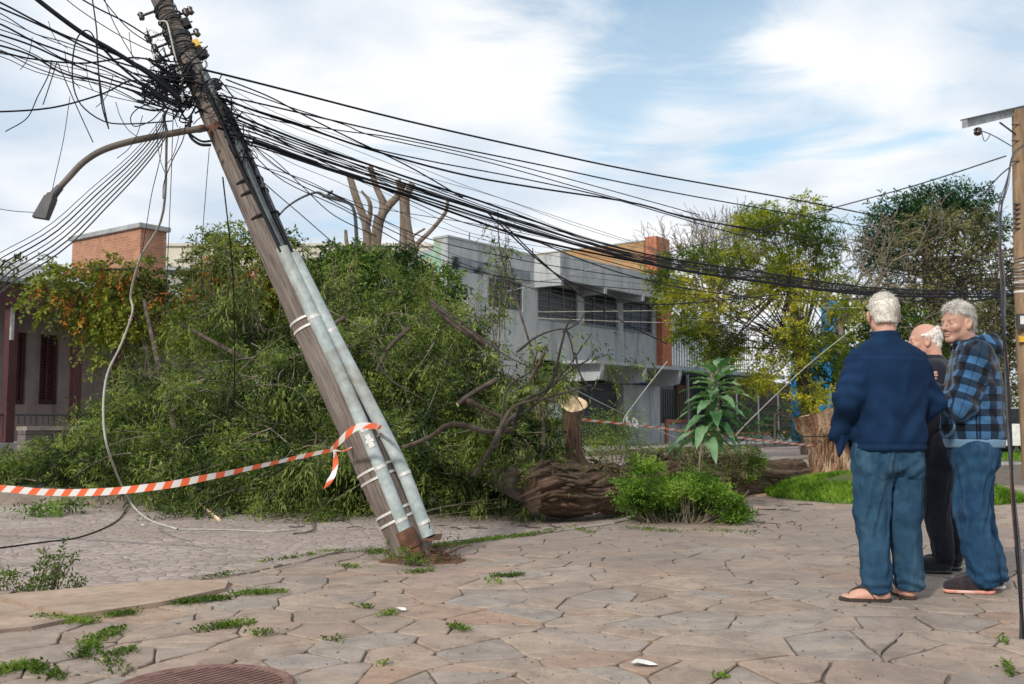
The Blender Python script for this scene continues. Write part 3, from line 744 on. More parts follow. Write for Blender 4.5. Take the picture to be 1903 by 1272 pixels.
# ------------------------------------------------------------------ vegetation
LF = {}
LF['fallen'] = leafmat('fallen tree leaves', [(.014,.028,.007), (.055,.092,.020), (.220,.275,.055)], 1.5)
LF['droop'] = leafmat('drooping narrow leaves', [(.028,.048,.011), (.100,.148,.032), (.32,.37,.10)], 1.9)
LF['dense'] = leafmat('dense dark leaves', [(.016,.040,.010), (.050,.105,.022), (.150,.225,.045)], 1.2)
LF['orange'] = leafmat('yellow green leaves with rust', [(.06,.065,.014), (.10,.14,.02), (.26,.28,.04)], 1.0)
LF['flower'] = leafmat('orange flowers', [(.27,.075,.012), (.37,.12,.018), (.40,.21,.04)], 2.0, .2)
LF['jaca'] = leafmat('olive yellow fern leaves', [(.055,.095,.014), (.165,.215,.024), (.52,.46,.045)], .55, .5)
LF['green2'] = leafmat('mid green leaves', [(.035,.065,.015), (.075,.12,.025), (.15,.19,.04)], .7)
LF['pine'] = leafmat('dark blue green needles', [(.018,.045,.020), (.030,.078,.030), (.060,.115,.040)], .6, .15)
LF['dry'] = leafmat('dry brown creeper leaves', [(.055,.055,.028), (.115,.110,.050), (.20,.20,.085)], .8, .25)
LF['bright'] = leafmat('bright fresh leaves', [(.045,.095,.012), (.105,.205,.022), (.24,.35,.06)], 2.2, .4)
LF['lime'] = leafmat('lime tinted shoots', [(.08,.12,.025), (.15,.21,.05), (.30,.36,.10)], 2.0, .4)
LF['broad'] = leafmat('broad soft leaves', [(.05,.125,.055), (.12,.24,.115), (.25,.39,.22)], 2.5, .35, .45)
LF['grass'] = leafmat('fresh grass', [(.05,.085,.015), (.095,.155,.022), (.19,.26,.05)], 2.5, .4)
LF['lawn'] = leafmat('lawn grass', [(.06,.12,.012), (.13,.25,.02), (.24,.37,.05)], 2.5, .4)
LF['moss'] = leafmat('dull moss and epiphyte leaves', [(.055,.048,.026), (.11,.105,.045), (.20,.20,.08)], 3.5, .15)
M['bark'] = noisy('grey brown bark', (.05,.037,.028), (.15,.115,.09), 7, .95, stretch=(1,1,1), bdist=.02, bstr=.9)
M['bark_pale'] = noisy('pale dry bark', (.12,.09,.07), (.27,.215,.17), 6, .9, stretch=(1,1,.35), bdist=.03, bstr=.9, c3=(.10,.06,.04))
M['twig'] = noisy('grey twig bark', (.11,.09,.065), (.27,.225,.17), 6, .9, bdist=.004)
M['twig_dark'] = noisy('dark wet twig bark', (.03,.025,.022), (.07,.058,.05), 6, .9, bdist=.004)
def logbark():
    m, t, b, o = newmat('deeply furrowed log bark')
    v = coords(t, 'uvw', (1.2, 6, 1)); v2 = coords(t, 'World')
    r = tnoise(t, v, 4.5, 8, .7, .9)
    col = ramp(t, r, [(.32, (.028,.015,.010)), (.5, (.105,.060,.038)), (.68, (.24,.16,.11))])
    col = mixc(t, ramp(t, tnoise(t, v2, 3.2, 6, .7, .5), [(.5, 0.0), (.66, .65)]), col, (.085,.088,.035))
    t.links.new(col, b.inputs['Base Color']); b.inputs['Roughness'].default_value = .95
    bump(t, b, r, 1.0, .04); return m
M['logbark'] = logbark()
def cutwood(name, c1, c2, cx, cz):
    m, t, b, o = newmat(name)
    v = coords(t, 'Object'); n = t.nodes.new('ShaderNodeVectorMath'); n.operation = 'DISTANCE'; t.links.new(v, n.inputs[0]); n.inputs[1].default_value = (cx, 0, cz)
    w = math_(t, 'ADD', math_(t, 'MULTIPLY', n.outputs['Value'], 60.0), math_(t, 'MULTIPLY', tnoise(t, v, 6, 4), 6.0))
    rings = math_(t, 'MULTIPLY', math_(t, 'ADD', math_(t, 'SINE', w), 1.0), .5)
    col = mixc(t, math_(t, 'MULTIPLY', rings, .4), c2, c1)
    col = mixc(t, .6, col, ramp(t, tnoise(t, v, 30, 4, .6), [(.3, .75), (.7, 1.1)]), 'MULTIPLY')
    t.links.new(col, b.inputs['Base Color']); b.inputs['Roughness'].default_value = .85; return m
M['cut'] = cutwood('fresh sawn wood', (.66,.40,.19), (.92,.70,.45), 0, 0)
def stumpbark():
    m, t, b, o = newmat('shredded orange brown bark')
    v = coords(t, 'uvw', (.9, 9, 1)); v2 = coords(t, 'World')
    r = tnoise(t, v, 3, 8, .75, .7)
    col = ramp(t, r, [(.33, (.13,.06,.03)), (.5, (.36,.19,.10)), (.66, (.58,.38,.24))])
    col = mixc(t, ramp(t, tnoise(t, v2, 26, 5, .75, .5), [(.40, .85), (.52, 0.0)]), col, (.09,.05,.03))
    col = mixc(t, ramp(t, tnoise(t, coords(t,'World',(1.6,1.6,.3)), 1.8, 5, .6, .4), [(.55, 0.0), (.62, .8)]), col, (.56,.42,.29))
    t.links.new(col, b.inputs['Base Color']); b.inputs['Roughness'].default_value = .95
    bump(t, b, math_(t,'ADD',r,tnoise(t, v2, 22, 4, .7)), 1.0, .04); return m
M['stumpbark'] = stumpbark()

def leaves(b, pos, d, nor, L, Wd, mi=0, fold=.18):
    """pointed leaves: each a folded pair of triangles"""
    pos = np.asarray(pos); d = nrm(d); s = nrm(np.cross(d, nor)); u = np.cross(s, d)
    L = np.broadcast_to(L, (len(pos),))[:,None]; Wd = np.broadcast_to(Wd, (len(pos),))[:,None]
    mid = pos + d*L*.45 - u*Wd*fold
    v = np.stack([pos, mid + s*Wd*.5 + u*Wd*fold*1.6, pos + d*L, mid - s*Wd*.5 + u*Wd*fold*1.6], 1).reshape(-1,3)
    i = np.arange(len(pos))[:,None]*4
    b.add(v, i + np.array([[0,1,2,3]]), mi)
def rdir(n, flat=1.0):
    v = rng.normal(size=(n,3)); v[:,2] *= flat; return nrm(v)
def sprays(b, o, d, L, nl, leafL, leafW, droop=.3, spread=.9, mi=0, jit=.35):
    """pinnate sprays; o (N,3) origins, d (N,3) directions, nl leaflets each"""
    n = len(o); L = np.broadcast_to(L, (n,))
    t = np.tile(np.linspace(.08, 1, nl), (n,1)) + rng.uniform(-.03,.03,(n,nl))
    down = np.array([0,0,-1.0])
    p = o[:,None,:] + d[:,None,:]*(L[:,None]*t)[:,:,None] + down*(droop*L[:,None]*t*t)[:,:,None]
    tang = nrm(d[:,None,:] + down*(2*droop*t)[:,:,None])
    side = nrm(np.cross(d, rdir(n, 1.5)))[:,None,:]
    sg = np.where(np.arange(nl)%2 == 0, 1., -1.)[None,:,None]
    ld = nrm(tang*(1-.35*spread) + side*sg*spread + rng.normal(size=(n,nl,3))*jit + down*droop*.6)
    nor = nrm(np.cross(side, tang) + rng.normal(size=(n,nl,3))*.5)
    k = rng.uniform(.65,1.25,(n,nl))
    leaves(b, p.reshape(-1,3), ld.reshape(-1,3), nor.reshape(-1,3), (leafL*k).ravel(), (leafW*k).ravel(), mi)
def in_ell(n, c, r, shell=.55, front=None):
    """points in an ellipsoid, gathered towards its surface, roughened by noise"""
    d = rdir(n); rr = (shell + (1-shell)*rng.random(n)**.7)
    rr = rr*(1+.28*vnoise(d*2.2+np.asarray(c)*1.3, 2))
    return np.asarray(c) + d*np.asarray(r)*rr[:,None], d
def arc(p0, p1, bend=.2, n=7, sag=0.):
    p0 = np.asarray(p0,float); p1 = np.asarray(p1,float); L = np.linalg.norm(p1-p0)
    o = rdir(1)[0]*L*bend; m = (p0+p1)/2 + o + np.array([0,0,-sag*L])
    return spl([p0, p0*.5+m*.5+o*.2, m, p1*.5+m*.5+o*.15, p1], n)
def grow(b, p, d, L, r, depth, up=.15, spread=.7, kids=3, n=5, mi=0, crook=.25, minr=.004, tips=None):
    """a branch that forks again and again"""
    pts = [np.asarray(p,float)]; dd = nrm(d)
    for i in range(n):
        dd = nrm(dd + rng.normal(size=3)*crook*.6 + np.array([0,0,up*.25])); pts.append(pts[-1] + dd*L/n)
    b.tube(np.array(pts), np.linspace(r, max(r*.55,minr), len(pts)), 6 if r > .03 else 4, mi, True, r > .03)
    if tips is not None and depth <= 1: tips.append((pts[-1], dd))
    if depth <= 0: return
    for k in range(kids):
        q = pts[-1] if k == 0 else pts[random.randint(2, n)]
        nd = nrm(dd + rdir(1)[0]*spread + np.array([0,0,up]))
        grow(b, q, nd, L*random.uniform(.55,.8), max(r*(.6 if k == 0 else .45), minr), depth-1, up, spread, kids, max(3,n-1), mi, crook, minr, tips)

# ---- the fallen tree: log, cut stub, limbs, hanging foliage
base = np.array([0.1, 11.3, -.12])
ft = thing('fallen_tree', 'huge fallen tree lying across the road with its green crown crushed against the pole', 'fallen tree', base)
lp = spl(PP([(985,912,11.1),(1070,905,11.5),(1150,905,12.0),(1250,893,12.9),(1350,886,13.8),(1478,880,14.9)]), 140)
lp[:,2] += -.02+.03*np.sin(np.arange(140)*.18)
lr = np.interp(np.linspace(0,1,140), [0,.1,.3,.6,.8,1], [.22,.285,.27,.30,.29,.27])
b = MB()
b.tube(lp, lr, 110, 0, True, True, wob=.30, wf=4.2, wl=.05)
# ridges of torn bark at the left end and along the top
for k in range(80):
    t_ = random.random()**1.5; i = int(t_*125); a = random.uniform(-.6, 2.6)
    c = lp[i]; nd = nrm(lp[i+1]-lp[i]); up = np.array([0,0,1.]); sd = nrm(np.cross(nd, up))
    off = sd*math.cos(a)+up*math.sin(a); p0 = c+off*lr[i]*.97
    p1 = p0 + nd*random.uniform(-.4,.4) + off*random.uniform(.0,.05)
    b.tube(spl([p0,(p0+p1)/2+off*.03,p1],5), [.012,.024,.006], 5)
b.build('trunk', M['logbark'], ft)
# upright sawn limb
st = spl(PP([(1098,905,11.75),(1082,880,11.7),(1070,855,11.62),(1064,815,11.6),(1063,780,11.6),(1065,752,11.6)]), 16)
b = MB(); b.tube(st[:14], [.24,.165,.125,.105,.10,.10,.100], 26, 0, True, False, wob=.28)
for k in range(9):      # root-like ridges where it joins the log
    a = k*.7; q = st[5] + np.array([math.cos(a)*.12, math.sin(a)*.12, 0]); q2 = st[0] + np.array([math.cos(a)*.45+.1, math.sin(a)*.2, -.02])
    b.tube(spl([q, (q+q2)/2+[0,0,-.09], q2], 7), [.03,.035,.012], 6)
lm = b.build('sawn_limb', M['logbark'], ft)
b = MB(); ax = nrm(np.array([.10,-.90,.46])); u = nrm(np.cross(ax,[1,0,0])); w = np.cross(ax,u); c = st[-1]
an = np.linspace(0,2*pi,32,endpoint=False)
ring = [c+ax*0.02+(u*math.cos(a)+w*math.sin(a)*1.45)*(.108+.006*math.sin(3*a)) for a in an]; hu = nrm(u*[1,1,0]); hw = nrm(w*[1,1,0]); ring0 = [st[13]-[0,0,.01]+(hu*math.cos(a)+hw*math.sin(a))*.097 for a in an]
b.add(ring, [tuple(range(32))], 0); v = ring+ring0; b.add(v, [(i,32+i,32+(i+1)%32,(i+1)%32) for i in range(32)], 1, True)
cf = b.build('cut_face', [M['cut'], M['logbark']], ft)
# limbs, thick and thin
b = MB()
limbs = [
 ([(985,905,11.2),(900,880,12.2),(760,850,13.2),(560,830,14.0),(330,820,14.6)], [.20,.15,.11,.07,.03]),
 ([(1000,890,11.4),(930,800,12.2),(870,745,12.8),(760,690,13.6),(640,640,14.2)], [.13,.10,.08,.05,.03]),
 ([(960,880,11.6),(820,860,12.5),(640,760,14),(480,680,15),(330,600,16)], [.12,.09,.07,.05,.02]),
 ([(640,760,14),(560,600,15),(505,400,15.6)], [.07,.06,.045]),
 ([(330,820,14.6),(300,700,15.5),(268,560,17)], [.05,.045,.03]),
 ([(1000,900,11.4),(1010,820,12.0),(1000,700,12.8),(960,560,13.2),(930,470,13.4),(925,390,13.5)], [.05,.028,.018,.013,.010,.006])]
for q, r in limbs: b.tube(spl(PP(q), 22), r, 10, 0, True, True, wob=.12)
for q, r in [([(1034,747,10.9),(1010,742,10.9),(975,748,10.9),(950,762,10.85),(932,792,10.8),(915,830,10.7),(880,885,10.6)], [.014,.018,.020,.022,.028,.032,.02]),
 ([(750,832,11.2),(800,812,11),(832,790,10.9),(870,792,10.9),(905,803,10.9),(950,800,11.2)], [.022,.026,.028,.032,.032,.03]),
 ([(918,835,10.7),(935,795,10.9),(960,770,11.2)], [.03,.03,.03]),
 ([(860,742,11.6),(890,755,11.5),(930,775,11.5),(965,795,11.6)], [.035,.03,.028,.025])]:
    b.tube(spl(PP(q), 20), r, 9, 0, True, True, wob=.2)
b.build('limbs', M['bark'], ft)
b = MB()
for q, r in [
 ([(955,790,11),(975,745,10.9),(1010,728,10.9),(1030,700,10.9),(1040,655,10.9),(1052,610,10.9),(1062,590,10.9)], .016),
 ([(1052,612,10.9),(1062,640,10.9),(1066,670,10.9),(1060,695,10.9)], .008),
 ([(960,655,11.2),(1000,625,11),(1045,612,10.9),(1065,628,10.9)], .010),
 ([(1045,618,10.9),(1075,600,10.9),(1085,583,10.9)], .008),
 ([(965,775,11),(1010,742,10.8),(1060,728,10.8),(1100,715,10.8)], .012),
 ([(930,790,11),(945,720,11),(985,690,11),(1000,650,11)], .012),
 ([(1000,745,11),(1050,690,11),(1075,655,11),(1100,620,11)], .009),
 ([(1068,655,10.9),(1080,700,10.9),(1100,720,10.9),(1120,725,10.9)], .010),
 ([(1095,668,11),(1060,690,11),(1010,735,11)], .008),
 ([(1050,720,10.8),(1075,745,10.8),(1085,770,10.8),(1070,790,10.8)], .006),
 ([(800,560,12.5),(860,600,12.2),(930,655,12),(1000,690,11.6)], .012),
 ([(505,400,15.6),(498,430,15.6),(530,470,15.4)], .035),
 ([(690,640,12),(720,700,11.8),(790,745,11.6)], .010)]:
    b.tube(spl(PP(q), 18), [r*1.25, r, r*.6], 6)
b.build('bare_branches', M['twig_dark'], ft)
for q, r in (([(905,640,12.4),(840,600,12.5),(800,560,12.7)], [.045,.04,.036]), ([(925,705,11.6),(880,730,11.6),(850,752,11.5)], [.032,.03,.028]), ([(640,590,13.5),(600,615,13.3),(556,645,13.1)], [.03,.028,.022]),
             ([(985,705,11.4),(1000,680,11.4),(1012,655,11.4)], [.022,.02,.018]), ([(300,780,14.2),(350,740,14.1),(372,700,14.1)], [.03,.028,.024]), ([(760,610,13),(720,650,12.8),(700,690,12.7)], [.03,.028,.022])):
    b = MB(); b.tube(spl(PP(q), 12), r, 9, 0, True, True, wob=.2, capmi=1); b.build('broken_limb', [M['bark'], M['cut']], ft)
# px, py, depth, rx(px), rz(px), ry(m), weight
ELL = [(40,860,15.3,75,35,1.0,.6),(130,862,15.0,90,45,1.1,.9),(215,825,15.2,80,65,1.2,1.0),(300,740,16,100,70,1.2,1.0),(330,850,14.0,165,80,1.3,1.5),(430,620,17,105,90,1.4,1.0),
 (470,760,14.3,150,120,1.4,1.7),(520,870,13.0,150,80,1.1,1.6),(620,700,15,120,130,1.5,1.6),(640,880,12.6,130,75,1.0,1.4),(700,600,17,120,90,1.5,1.1),
 (760,700,14,130,125,1.4,1.6),(790,850,12.6,140,90,1.0,1.6),(850,650,15,85,80,1.3,.8),(890,745,13.2,100,95,1.2,1.3),(930,840,12.2,90,80,.8,1.3),(985,790,12.6,45,60,.7,.4),(985,860,12.2,50,40,.6,.5)]
b = MB(); b2 = MB(); b3 = MB(); tw = MB()
for k, (px, py, Y, rx, rz, ry, wgt) in enumerate(ELL):
    c = P(px, py, Y); r = np.array([rx*Y/F, ry, rz*Y/F])
    # old leaves deep inside
    n = int(420*wgt); o_, d_ = in_ell(n, c, r*.78, .2); o_ = o_[o_[:,2] > -.1]; n = len(o_)
    sprays(b, o_, nrm(rdir(n,.6)+[0,0,-.3]), rng.uniform(.25,.5,n), 12, .075, .022, .4, .8)
    # the outer crown is made of separate boughs: a twig with sprays hanging off it, and gaps between
    m = int(30*wgt)
    cc, cd_ = in_ell(m, c, r, .72)
    for j in range(m):
        if cc[j][2] < .0 or cc[j][1] > c[1]+ry*.55: continue
        bd = nrm(cd_[j]*[1,.8,.5]+rng.normal(size=3)*.45+np.array([-.25,-.35,-.1])); L = random.uniform(.5,1.15)
        a0_ = cc[j]-bd*L*.5; a1_ = cc[j]+bd*L*.5; a1_[2] = max(a1_[2]-L*.22, .0)
        pth = arc(a0_, a1_, .14, 9); tw.tube(pth, [.010,.006,.003], 4)
        n = int(random.uniform(16,34)); q = rng.random(n)**.75*7.99; qi = q.astype(int); oo = pth[qi]*(1-(q-qi))[:,None]+pth[np.minimum(qi+1,8)]*(q-qi)[:,None]+rng.normal(size=(n,3))*.05
        kind = random.random()
        if kind < .5: sprays(b, oo, nrm(rdir(n,.5)*.9+bd*.9), rng.uniform(.18,.38,n), 13, .060, .017, .35, .85)
        elif kind < .82: sprays(b2, oo, nrm(rdir(n,.3)*.7+bd*.5+[0,-.2,-.3]), rng.uniform(.22,.45,n), 11, .095, .017, .9, .42)
        else: sprays(b3, oo, nrm(rdir(n,.5)*.8+bd+[0,0,.2]), rng.uniform(.16,.32,n), 11, .065, .022, .3, .8)
    for j in range(int(20*wgt)):
        p0, _ = in_ell(1, c, r*.6, .0); p1, _ = in_ell(1, c, r*1.16, .95)
        if p1[0][2] < 0: p1[0][2] = .05
        rr = random.uniform(.003,.011); tw.tube(arc(p0[0], p1[0], .22, 8), [rr*1.3, rr, rr*.4], 5)
# wisps of upright twigs poking out of the top
for (px, py, Y, top, sp_) in ((930,600,13.3,395,22),(640,520,17,440,25),(470,560,16.5,430,60),(850,620,14,545,40),(1040,690,11.5,660,25),(890,620,14,540,30),(370,640,17,430,35),(420,560,17,405,30),(560,560,18,440,35),(610,540,18,455,25),(730,540,18,450,30),(790,560,17,480,30),(240,740,15.5,640,35),(160,820,15,730,35),(1010,720,11.8,620,25)):
    for j in range(7):
        p0 = P(px+random.uniform(-.5,.5)*sp_, py+60, Y); p1 = P(px+random.uniform(-1,1)*sp_, top+random.uniform(0,60), Y+random.uniform(-.3,.3))
        a_ = arc(p0, p1, .08, 9); tw.tube(a_, [.008,.006,.003], 5)
        m = 16; idx = rng.uniform(2,8,m); oo = np.array([a_[int(i)]*(1-i%1)+a_[min(8,int(i)+1)]*(i%1) for i in idx])
        sprays(b2, oo, nrm(rdir(m,.4)+np.array([0,-.1,.15])), rng.uniform(.12,.26,m), 7, .085, .018, .5, .5)
# leaves on the bare branch tips at the right
for (px, py) in ((1135,655),(1165,665),(1125,690),(1110,640),(1150,700),(1090,625),(1185,660)):
    o_ = P(px, py, 10.9)+rng.normal(size=(5,3))*.06
    sprays(b2, o_, nrm(rdir(5,.3)+np.array([.4,0,0])), .22, 9, .07, .016, .8, .5)
ft_f = b.build('crown', LF['fallen'], ft); b2.build('hanging_leaves', LF['droop'], ft); tw.build('twigs', M['twig'], ft); b3.build('young_leaves', LF['lime'], ft)

# ---- dense standing tree behind it, and smaller ones
def tree(name, label, cat, basept, trunk, clusters, leaf, bark, nper, sl, leafL, leafW, droop=.3, spread=.9, group=None, shell=.5, flat=.6, nl=11, limbr=.05, extra=None, bias=(0,0,0)):
    t_ = thing(name, label, cat, basept, group)
    b = MB(); b.tube(spl(trunk[0], 14), trunk[1], 10, 0, True, True, wob=.15)
    tip = np.asarray(trunk[0][-1], float); mid = spl(trunk[0], 14)[8]
    for c, r, w in clusters:
        s = mid if random.random() < .5 else tip
        b.tube(arc(s, c, .10, 9), [limbr, limbr*.6, limbr*.25], 6)
        for j in range(4):
            q, _ = in_ell(1, c, np.asarray(r)*.9, .6); b.tube(arc(np.asarray(c)*.7+s*.3, q[0], .15, 6), [limbr*.3, limbr*.1], 4)
    b.build('trunk', bark, t_)
    b = MB()
    for c, r, w in clusters:
        n = int(nper*w); o_, dd = in_ell(n, c, r, shell); dd = nrm(dd*.8 + rdir(n, flat)*.8 + np.array(bias))
        sprays(b, o_, dd, rng.uniform(.6,1.2,n)*sl, nl, leafL, leafW, droop, spread)
    b.build('crown', leaf, t_)
    if extra: extra(t_)
    return t_
def cl(lst, Y, ydep=.7):
    return [(P(x, y, Y+(q[0] if q else 0)), np.array([rx*Y/F, max(rx,rz)*Y/F*ydep, rz*Y/F]), rx*rz/2500.) for (x, y, rx, rz, *q) in lst]
tree('dense_tree', 'dense dark green tree standing behind the leaning pole and the curved lamp post', 'tree', P(690,800,20)*[1,1,0],
     ([P(700,800,20)*[1,1,0]+[0,0,-.1], P(700,700,20), P(690,620,20)], [.16,.12,.08]),
     cl([(590,540,50,55),(640,510,50,50),(690,530,60,60),(740,520,55,50),(780,570,50,60),(620,600,70,60),(700,620,80,70),(560,600,50,70),(790,640,60,60),(820,540,30,40)], 20),
     LF['dense'], M['bark'], 330, .42, .11, .045, .35, .9)
def flowers(cls, n, leaf):
    def f(t_):
        b = MB()
        for c, r, w in cls:
            m = int(n*w); o_, dd = in_ell(m, c, r, .9); o_[:,1] -= r[1]*.25
            sprays(b, o_, nrm(rdir(m,.5)+np.array([0,-.3,-.5])), .30, 10, .075, .034, .6, .7)
        tag(b.build('flowers', leaf, t_), kind='stuff')
    return f
c1 = cl([(60,500,45,18),(100,520,50,22),(160,520,55,22),(215,510,60,28),(270,525,50,35),(110,550,60,32),(190,560,80,50),(250,580,70,60),(310,560,60,60),(170,600,45,25),(220,640,60,40)], 19)
tree('flowering_creeper', 'rambling creeper heavy with orange flower clusters over the maroon house porch', 'creeper', P(230,860,19)*[1,1,0],
     ([P(300,860,19)*[1,1,0], P(285,720,19), P(262,600,19), P(250,500,19)], [.07,.06,.045,.03]), c1, LF['orange'], M['bark_pale'], 100, .4, .10, .05, .4, .9,
     limbr=.03, extra=flowers(cl([(150,560,50,16),(110,535,35,14),(180,500,45,18),(230,520,40,20),(150,590,40,14),(310,560,30,20)], 18.7), 45, LF['flower']))
c2 = cl([(400,480,45,45),(440,450,30,35),(470,500,60,60),(400,540,60,50),(380,600,60,60),(520,480,40,40),(450,580,70,60),(540,540,40,50)], 18)
tree('orange_flowered_tree', 'small yellow green tree dotted with orange flowers left of the leaning pole', 'tree', P(430,860,18)*[1,1,0],
     ([P(430,860,18)*[1,1,0], P(430,720,18), P(440,600,18)], [.09,.07,.05]), c2, LF['orange'], M['bark'], 210, .38, .085, .035, .4, .9, limbr=.03,
     extra=flowers(cl([(385,540,30,30),(400,500,30,25),(470,520,35,30),(420,580,30,25)], 17.8), 90, LF['flower']))

# ---- bare pruned tree
pt = thing('pruned_tree', 'bare pale tree pruned back to thick stubs above the hedge', 'tree', P(700,820,26)*[1,1,0])
b = MB()
for q, r in [
 ([(735,830),(720,700),(700,600),(690,540),(697,480),(700,430),(715,390),(740,365),(750,340)], [.30,.26,.20,.16,.14,.12,.11,.09,.085]),
 ([(697,480),(705,420),(712,380),(700,350),(688,310)], [.13,.11,.10,.085,.08]),
 ([(690,560),(684,480),(680,420),(662,370),(650,328)], [.15,.12,.11,.10,.085]),
 ([(684,420),(688,380),(672,355)], [.07,.06,.03]),
 ([(720,700),(740,560),(748,480),(750,420),(748,370),(740,335)], [.22,.13,.11,.10,.09,.08]),
 ([(735,640),(762,560),(768,480),(758,420),(755,370),(766,342)], [.2,.13,.11,.10,.095,.10]),
 ([(768,480),(775,455),(800,430),(828,395),(832,372)], [.08,.07,.06,.05,.04]),
 ([(755,500),(745,470),(768,440),(790,425)], [.04,.035,.03,.025]),
 ([(702,480),(695,440),(700,400)], [.09,.07,.06]),
 ([(665,600),(660,510),(645,455),(642,428)], [.08,.07,.06,.04]),
 ([(712,400),(722,385),(716,372)], [.04,.035,.03])]:
    b.tube(spl(PP(q, 26), 16), r, 10, 0, True, True, wob=.22)
b.build('trunk', M['bark_pale'], pt)

# ---- trees across the street at the right
jq = []
random.seed(21)
for (x, y, rx, rz) in [(1440,398,45,28),(1500,392,42,26),(1385,425,45,28),(1470,430,50,30),(1340,460,45,28),(1420,470,55,30),(1510,440,45,30),(1290,495,50,26),(1370,505,55,30),(1460,500,50,30),(1540,500,40,32),
 (1265,560,42,26),(1330,560,50,28),(1400,550,50,28),(1480,560,50,30),(1550,560,35,30),(1290,640,45,26),(1340,655,45,22),(1390,630,50,28),(1440,655,50,24),(1300,600,40,25),(1470,620,55,34),(1530,630,45,35),(1240,520,25,18),
 (1500,700,45,40),(1520,740,28,35),(1420,715,45,16),(1560,690,30,40)]:
    for k in range(4): jq.append((x+random.uniform(-.75,.75)*rx, y+random.uniform(-.8,.8)*rz, random.uniform(18,30), random.uniform(6,11), random.uniform(-1.8,1.8)))
jc = cl(jq, 30, 1.0)
def jacadetail(t_): pass
tree('jacaranda_tree', 'spreading tree with feathery olive yellow leaves in front of the pale house', 'tree', P(1505,830,31)*[1,1,0],
     ([P(1507,832,31)*[1,1,0], P(1503,770,31), P(1490,690,31), P(1478,600,30.5), P(1470,520,30)], [.32,.27,.22,.15,.10]), jc, LF['jaca'], M['bark'], 300, .50, .14, .042, .22, 1.0, flat=.2, nl=15, limbr=.028, shell=.1)
bt = thing('bare_tree', 'leafless grey tree with fine twigs rising behind the brick pier', 'tree', P(1330,800,40)*[1,1,0])
b = MB()
for k in range(13):
    a = P(1322+random.uniform(-14,14), 600, 40); e = P(1225+k*14, 370+abs(k-7)*8, 40)-a
    grow(b, a, e, np.linalg.norm(e)*.40, .06, 4, .08, .55, 3, 5, minr=.009)
b.tube(spl([P(1330,820,40)*[1,1,0], P(1325,700,40), P(1322,600,40)], 8), [.25,.2,.15], 8)
b.build('trunk', M['twig'], bt)
bt = thing('bare_tree', 'thin crooked bare tree between the olive yellow tree and the round dark pine', 'tree', P(1590,800,36)*[1,1,0])
b = MB()
for k in range(5):
    a = P(1545+k*8, 600, 36); e = P(1540+k*28, 430+random.uniform(-15,30), 36)-a
    grow(b, a, e, np.linalg.norm(e)*.6, .07, 4, .05, .75, 3, 5, minr=.012, crook=.45)
b.tube(spl([P(1590,820,36)*[1,1,0], P(1575,700,36), P(1560,600,36)], 8), [.2,.15,.1], 8)
b.build('trunk', M['twig'], bt)
tree('pine_tree', 'tall round headed dark green pine at the back right', 'tree', P(1730,800,52)*[1,1,0],
     ([P(1740,810,52)*[1,1,0], P(1735,650,52), P(1725,500,52), P(1720,430,52)], [.45,.4,.3,.2]),
     cl([(1650,400,32,22),(1640,430,34,24),(1680,385,22,16),(1630,465,32,22),(1665,450,40,26),(1760,368,45,20),(1800,372,42,18),(1720,385,40,20),(1640,490,36,20),(1740,400,60,25),(1790,410,40,25),(1840,420,25,30),(1700,420,40,30)], 52, .9),
     LF['pine'], M['bark'], 330, .8, .26, .09, .1, .8, flat=.5, nl=9, limbr=.10)
tree('creeper_covered_tree', 'wide brownish tree smothered in dry creeper behind the three men', 'tree', P(1780,830,46)*[1,1,0],
     ([P(1760,840,46)*[1,1,0], P(1755,700,46), P(1750,560,46), P(1755,480,46)], [.4,.35,.3,.2]),
     cl([(1720,420,45,30),(1780,430,55,35),(1830,430,35,40),(1700,470,50,35),(1760,480,60,40),(1820,490,55,45),(1680,520,55,35),(1740,540,60,40),(1800,550,60,40),(1860,560,35,45),(1650,560,50,30),(1700,590,60,35),(1780,610,60,40),(1850,620,45,45)], 46, .8),
     LF['dry'], M['bark'], 150, .8, .22, .085, .3, .9, nl=9, limbr=.12, shell=.35)
tree('dark_green_tree', 'dark leafy tree filling the gap behind the men beside the blue shop front', 'tree', P(1640,835,38)*[1,1,0],
     ([P(1645,840,38)*[1,1,0], P(1642,740,38), P(1630,640,38)], [.25,.2,.15]),
     cl([(1600,560,40,25),(1585,600,40,30),(1620,640,50,40),(1590,660,40,40),(1660,600,45,40),(1700,640,50,50),(1650,700,60,50),(1720,720,60,50),(1590,720,25,40),(1760,660,50,50)], 38, .8),
     LF['green2'], M['bark'], 150, .7, .18, .08, .3, .9, nl=10, limbr=.08, shell=.3)
tree('roadside_tree', 'mixed brown and green tree behind the right hand utility pole', 'tree', P(1868,845,34)*[1,1,0],
     ([P(1868,850,34)*[1,1,0], P(1866,760,34), P(1862,660,34)], [.22,.2,.14]),
     cl([(1850,500,25,35),(1875,560,35,40),(1850,600,40,40),(1880,640,35,40),(1855,680,40,40),(1905,600,40,60),(1840,720,40,30),(1910,500,35,40)], 34, .8),
     LF['dry'], M['bark'], 150, .6, .17, .07, .3, .9, nl=9, limbr=.07, shell=.35)
tree('garden_shrub', 'dark shrub growing behind the bars of the street fence', 'shrub', P(1440,830,40)*[1,1,0],
     ([P(1440,835,40)*[1,1,0], P(1440,800,40), P(1440,770,40)], [.06,.05,.03]),
     cl([(1400,790,40,25),(1460,785,45,28),(1520,790,45,28),(1580,790,45,28)], 41.5, .5), LF['pine'], M['bark'], 200, .4, .12, .06, .2, .9, limbr=.03)
